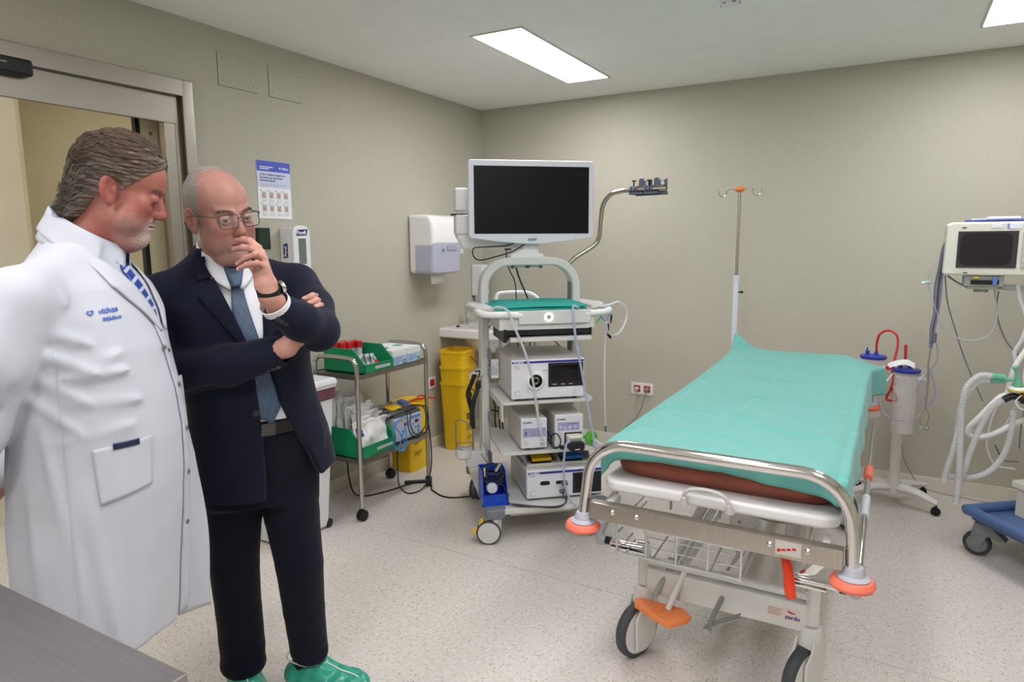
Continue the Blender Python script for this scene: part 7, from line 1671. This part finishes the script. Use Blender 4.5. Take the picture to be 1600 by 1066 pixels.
b = flat_grid(strip([(.028, 1.455), (.034, 1.38), (.040, 1.29), (.043, 1.22)], [(-.004, 1.455), (-.014, 1.38), (-.022, 1.29), (-.026, 1.22)]), 6, 30); project(b, lambda P: loft(P, D2, 2.15), (0, 0, 0), (-1, 0, 0), (0, 0, 1), .007, far=1.).make('tie', tm2, dr, ang=80, solid=.004)
b = B()
for k in range(9): b.add([(-.014, 1.25+.024*k, .001), (.034, 1.262+.024*k, .001), (.034, 1.269+.024*k, .001), (-.014, 1.257+.024*k, .001)], [(0, 1, 2, 3)])
project(b, lambda P: loft(P, D2, 2.15), (0, 0, 0), (-1, 0, 0), (0, 0, 1), .0098, far=1.).make('tie_stripes', mat('tie_stripe', 'b9c6dd', .5), dr)
# chest pocket writing and lower pocket, on the near side
LU, LV = Vector((-.42, .90, .10)).normalized(), Vector((0, 0, 1)); LV = (LV-LU*LV.dot(LU)).normalized()
LO = (.215, .103, 1.336)
LG = mat('logo_blue', '2f5fb5', .6)
b = B().text('vithas', (.014, .0, 0), (1, 0, 0), (0, 1, 0), .0165, bold=.0003, ext=.0003).text('Médico', (.020, -.016, 0), (1, 0, 0), (0, 1, 0), .0120, bold=.0003, ext=.0003)
hp_ = [(-.001+.0055*(16*math.sin(t)**3)/16, .0055+.0055*(13*math.cos(t)-5*math.cos(2*t)-2*math.cos(3*t)-math.cos(4*t))/16, 0) for t in np.linspace(0, 2*math.pi, 26)]
b.tube(hp_[2:-3], .0014, 6, smooth=False)
project(b, coat_fn, LO, LU, LV, .0022, far=.4).make('chest_lettering', LG, dr)
PU = Vector((-.30, .95, .0)).normalized(); PO = (.225, .085, .965)
b = flat_grid(quad4((.004, -.032), (.100, -.012), (.106, .098), (-.004, .090)), 16, 16); project(b, coat_fn, PO, PU, (0, 0, 1), .002, far=.4).make('lower_pocket', COAT, dr, ang=80, solid=.0035)
b = B().bb((.035, .07, .0), (.082, .103, .001)); project(B().sheet(lambda a, c: (.035+.048*a, .085+.0135*c, 0), 8, 4), coat_fn, PO, PU, (0, 0, 1), .0050, far=.4).make('mobile_phone', mat('phone_navy', '1c2745', .3), None, solid=.003)
ph_o = bpy.data.objects['mobile_phone']; ph_o.location = dr.location; ph_o.rotation_euler = dr.rotation_euler; tag(ph_o, 'dark navy flat phone sticking out of the lower pocket of the white coat', 'phone')
b = B().bb((.0, 0, 0), (.003, .5, .0006)); project(B().sheet(lambda a, c: (.002*a, -.34+.62*c, 0), 1, 60), coat_fn, (.23, .03, .98), PU, (0, 0, 1), .0006, far=.4).make('side_seam', COAT, dr, solid=.0012)
# trousers and shoes, out of the photo below the coat
DTR = mat('charcoal_trousers', '2a2c33', .85)
V_, Q_ = sdf_mesh(lambda P: smin(chain(P, [(.095, -.05, .80), (.095, -.10, .45), (.10, -.11, .10)], [.095, .080, .070], .02), chain(P, [(-.095, -.05, .80), (-.095, -.10, .45), (-.10, -.11, .10)], [.095, .080, .070], .02), .01), (-.2, -.22, .04), (.2, .1, .85), .011); np_obj('trousers', V_, Q_, DTR, dr)
for s in (-1, 1):
    V_, Q_ = sdf_mesh(lambda P: shoe(P), (-.07, -.12, 0), (.07, .22, .13), .006); np_obj('shoe', xf(V_, Matrix.Translation((s*.10, -.08, 0)) @ Matrix.Rotation(-s*.15, 4, 'Z')), Q_, MATS['shoe_leather'], dr)
# head
hd_z = 0
MD = Matrix.Translation((-.034, .078, 1.612)) @ Matrix.Rotation(math.radians(14), 4, 'Z') @ Matrix.Rotation(math.radians(-16), 4, 'X') @ Matrix.Scale(.98, 4)
nb = tuple(MD.inverted() @ Vector((-.018, -.026, 1.44)))
hd = dict(jaw=.056, fat=.010, neck=nb, lip='9c4f4a', nose=.95, fore=.010, rec=.007, open=.0, stubble=.32, stubcol='a8a09b', goatee=.95)
Vh, Qh = sdf_mesh(lambda P: head_sdf(P, hd), (-.105, -.14, -.20), (.105, .145, .135), .0024, 1)
chd = head_colour(Vh, '9a6055', '8c423c', hd)
def under2(P):
    d = loft(P, [(z, xc, yc, hw-.04, hf-.045, hb-.04) for z, xc, yc, hw, hf, hb in D_tab[2:9]], 2.2)
    d = smin(d, chain(P, [(-.012, -.012, 1.38), (-.016, -.012, 1.46)], [.062, .060], .02), .03)
    for L_ in ([DS, DE, DW], [(-.215, -.04, 1.37), (-.255, -.18, 1.13), (-.11, -.285, .94)]): d = smin(d, chain(P, L_, [.045, .045, .030], .02), .02)
    for s in (-1, 1): d = smin(d, chain(P, [(s*.095, -.05, .85), (s*.095, -.10, .45), (s*.10, -.11, .07)], [.07, .055, .045], .02), .02)
    return d
V0, Q0 = sdf_mesh(under2, (-.32, -.34, .03), (.32, .2, 1.50), .012)
# clasped hands behind the back
def dhand(P):
    d = None
    for s in (1, -1):
        w_ = np.array((s*.085+.005, -.292, .885)); k = np.array((s*.015, -.300, .850)); e = smin(cap(P, w_, k, .028, .030, flat=((0, 1, 0), 1.5)), cap(P, (s*.105+.005, -.284, .91), w_, .028, .026), .01)
        for q in range(4): e = smin(e, chain(P, [(s*.035, -.31, .880-.018*q), (-s*.02, -.325, .868-.018*q), (-s*.055, -.305, .862-.018*q)], [.0095, .0088, .0072], .003), .004)
        e = smin(e, chain(P, [(s*.06, -.30, .885), (s*.03, -.325, .905), (s*.0, -.325, .905)], [.013, .011, .0085], .004), .006); d = e if d is None else np.minimum(d, e)
    return d
V4, Q4 = sdf_mesh(dhand, (-.2, -.37, .78), (.2, -.24, .97), .0035)
Vb, Qb, Cb = join([(xf(Vh, MD), Qh, chd), (V0, Q0, hand_col(V0)), (V4, Q4, hand_col(V4))])
np_obj('body', Vb, Qb, SKIN, dr, Cb)

# lashes along the lowered lids
rt = []
for s_ in (-1, 1):
    for k in range(40):
        a = -.75+1.9*k/39; r_ = .0158; z = -.0062-.0012*math.cos(a); r_ = .0172; rr_ = math.sqrt(r_**2-.006**2)
        rt.append([(s_*.0315+rr_*math.sin(a)*.94, .0735+rr_*math.cos(a)*.92, z), (s_*.0315+rr_*math.sin(a)*1.02, .0735+rr_*math.cos(a)*1.04, z-.002), (s_*.0315+rr_*math.sin(a)*1.04, .0735+rr_*math.cos(a)*1.07, z-.0030)])
strands('eyelashes', mat('lash_dark', '3a2b26', .7), dr, MD, rt, .0005)
# swept back hair
def dhair(P):
    x = np.abs(P[..., 0]); y = P[..., 1]; z = P[..., 2]
    base = smin(ell(P, (0, -.018, .044), (.083, .101, .089)), ell(P, (0, .030, .056), (.066, .068, .060)), .02); base = smin(base, ell(P, (0, .0, .085), (.062, .068, .058)), .02)
    base = smin(base, ell(P, (0, -.074, -.030), (.066, .040, .060)), .03); base = smin(base, ell(P, (0, -.086, -.076), (.057, .028, .032)), .02)
    fr = np.interp(z, [-.12, -.03, .0, .03, .055, .075, .12], [-.045, -.040, .012, .042, .062, .082, .10])
    ear = ell(P*np.array((0, 1, 1))+np.stack([x, 0*x, 0*x], -1), (.085, -.006, -.012), (.03, .024, .036))
    d = np.maximum(np.maximum(base, y-fr), -.115-z); d = smax(d, -ear, .006)
    d = smax(d, -(np.maximum(ell(P, (0, .05, .0), (.058, .06, .066)), z-.07)), .01)
    # combed locks running backwards
    return d-.0011*np.sin(z*330+x*90+3*np.sin(y*25)+y*35)-.0009*np.sin(z*720-y*60+x*310)-.0030*vnoise(P, 60, 6)*np.clip((-y)/.05, 0, 1.5)
Vr, Qr = sdf_mesh(dhair, (-.11, -.16, -.13), (.11, .12, .16), .0024, 1)
n1 = np.clip(.5+.55*np.sin(Vr[:, 2]*520+np.abs(Vr[:, 0])*320+4*np.sin(Vr[:, 1]*25)+Vr[:, 1]*40)*.7+.4*vnoise(Vr, 220, 3), 0, 1)[:, None]
gz = np.clip((.03-Vr[:, 2])/.06, 0, 1)[:, None]*.5*np.clip((Vr[:, 1]+.06)/.05, 0, 1)[:, None]
hc = lin3('43362e')*(1-n1)+lin3('7a6858')*n1; hc = hc*(1-gz)+lin3('a79f98')*gz
hro = np_obj('hair', xf(Vr, MD), Qr, mat('brown_grey_hair', '6a5a4e', .5, var=.1, vscale=200, bump=.5, bscale=600, attr='col'), dr, hc)
def flow(fn, starts, dirs, step, n, lift=.0006, wob=.25, seed=0):
    # combed locks: walk along the surface fn following a direction field
    P = np.array(starts); rg = np.random.default_rng(seed); ph = rg.uniform(0, 6.28, len(P)); out = []
    for k in range(n):
        for _ in range(4):
            d = fn(P[None])[0]; G = np.stack([(fn((P+e)[None])[0]-fn((P-e)[None])[0])/.002 for e in np.eye(3)*.001], 1)
            G /= np.maximum(np.linalg.norm(G, axis=1), 1e-6)[:, None]; P = P-G*np.clip(d-lift*(1+k*.25), -.012, .012)[:, None]
        out.append(P.copy()); D = dirs(P); D = D+wob*np.stack([np.sin(ph+k*.9), 0*ph, np.cos(ph*1.7+k*.8)], 1)
        D = D-G*(D*G).sum(1)[:, None]; D /= np.maximum(np.linalg.norm(D, axis=1), 1e-6)[:, None]; P = P+D*step
    return np.stack(out, 1)
def hdir(P):
    x, y, z = P[:, 0], P[:, 1], P[:, 2]; dn = np.clip((-y-.03)/.07, 0, 1)*1.6+np.clip((.03-z)/.08, 0, 1)*.35
    return np.stack([.25*np.sign(x)*np.clip(z-.06, 0, 1)*6, -np.ones_like(x), -.05-dn], 1)
rs = np.random.default_rng(4)
for nm, col, cnt, lo_, hi_, rr_ in (('hair_strands', '43362e', 1900, -.05, .154, .00060), ('pale_hair_strands', '7d6a57', 900, .02, .154, .00050), ('grey_hair_strands', '8a837d', 800, -.09, .05, .00050)):
    th_ = rs.uniform(-math.pi, math.pi, cnt*3); zz = rs.uniform(lo_, hi_, cnt*3); kz = np.sqrt(np.clip(1-((np.maximum(zz, .04)-.04)/.115)**2, .02, 1)); q = np.stack([.08*kz*np.sin(th_), -.02+.10*kz*np.cos(th_), zz], 1)
    keep = q[:, 1] < np.interp(q[:, 2], [-.12, -.03, .0, .03, .055, .075, .12], [-.05, -.045, .004, .034, .054, .076, .10]); keep &= ~((np.abs(q[:, 1]+.006) < .024) & (np.abs(q[:, 2]+.012) < .036)); q = q[keep][:cnt]
    F_ = flow(dhair, q, hdir, .0095, 7, seed=cnt)
    strands(nm, mat('strand_'+col, col, .45), hro, MD, [list(map(tuple, p)) for p in F_], rr_)
def ndir(P): return np.stack([.6*np.sin(P[:, 2]*160+P[:, 0]*60), -.3+0*P[:, 0], -1+0*P[:, 0]], 1)
th_ = rs.uniform(2.0, 4.28, 600); q = np.stack([.07*np.sin(th_), -.06+.06*np.cos(th_), rs.uniform(-.09, .01, 600)], 1)
F_ = flow(dhair, q, ndir, .0070, 7, lift=.0012, wob=.7, seed=9)
F_[:, 5:, 1] -= .004; F_[:, 6, 1] -= .004
strands('nape_curls', mat('strand_5d5048', '5d5048', .45), hro, MD, [list(map(tuple, p)) for p in F_], .0006)
brow(dr, MD, mat('brow_doctor', '6e5648', .7), 8, 120, -.001, .0005)
rt = []
for _ in range(900):
    t = R_.random(); s = R_.choice((-1, 1)); x = s*(.002+.036*t); z = -.052-.012*t*t-R_.random()*(.004 if R_.random() < .35 else .0)-(.030+.022*R_.random()) * (R_.random() < .55)
    y = .0865-20*max(0, abs(x)-.010)**2-(.012 if z < -.08 else .004 if z < -.06 else 0)*1.0-6*(z+.085)**2*(z < -.085)
    rt.append([(x, y-.004, z), (x+s*.001, y+.001, z-.003), (x+s*.0015, y+.001, z-.006)])
strands('beard', mat('beard_white', 'c6bdb6', .6), dr, MD, rt, .00035)
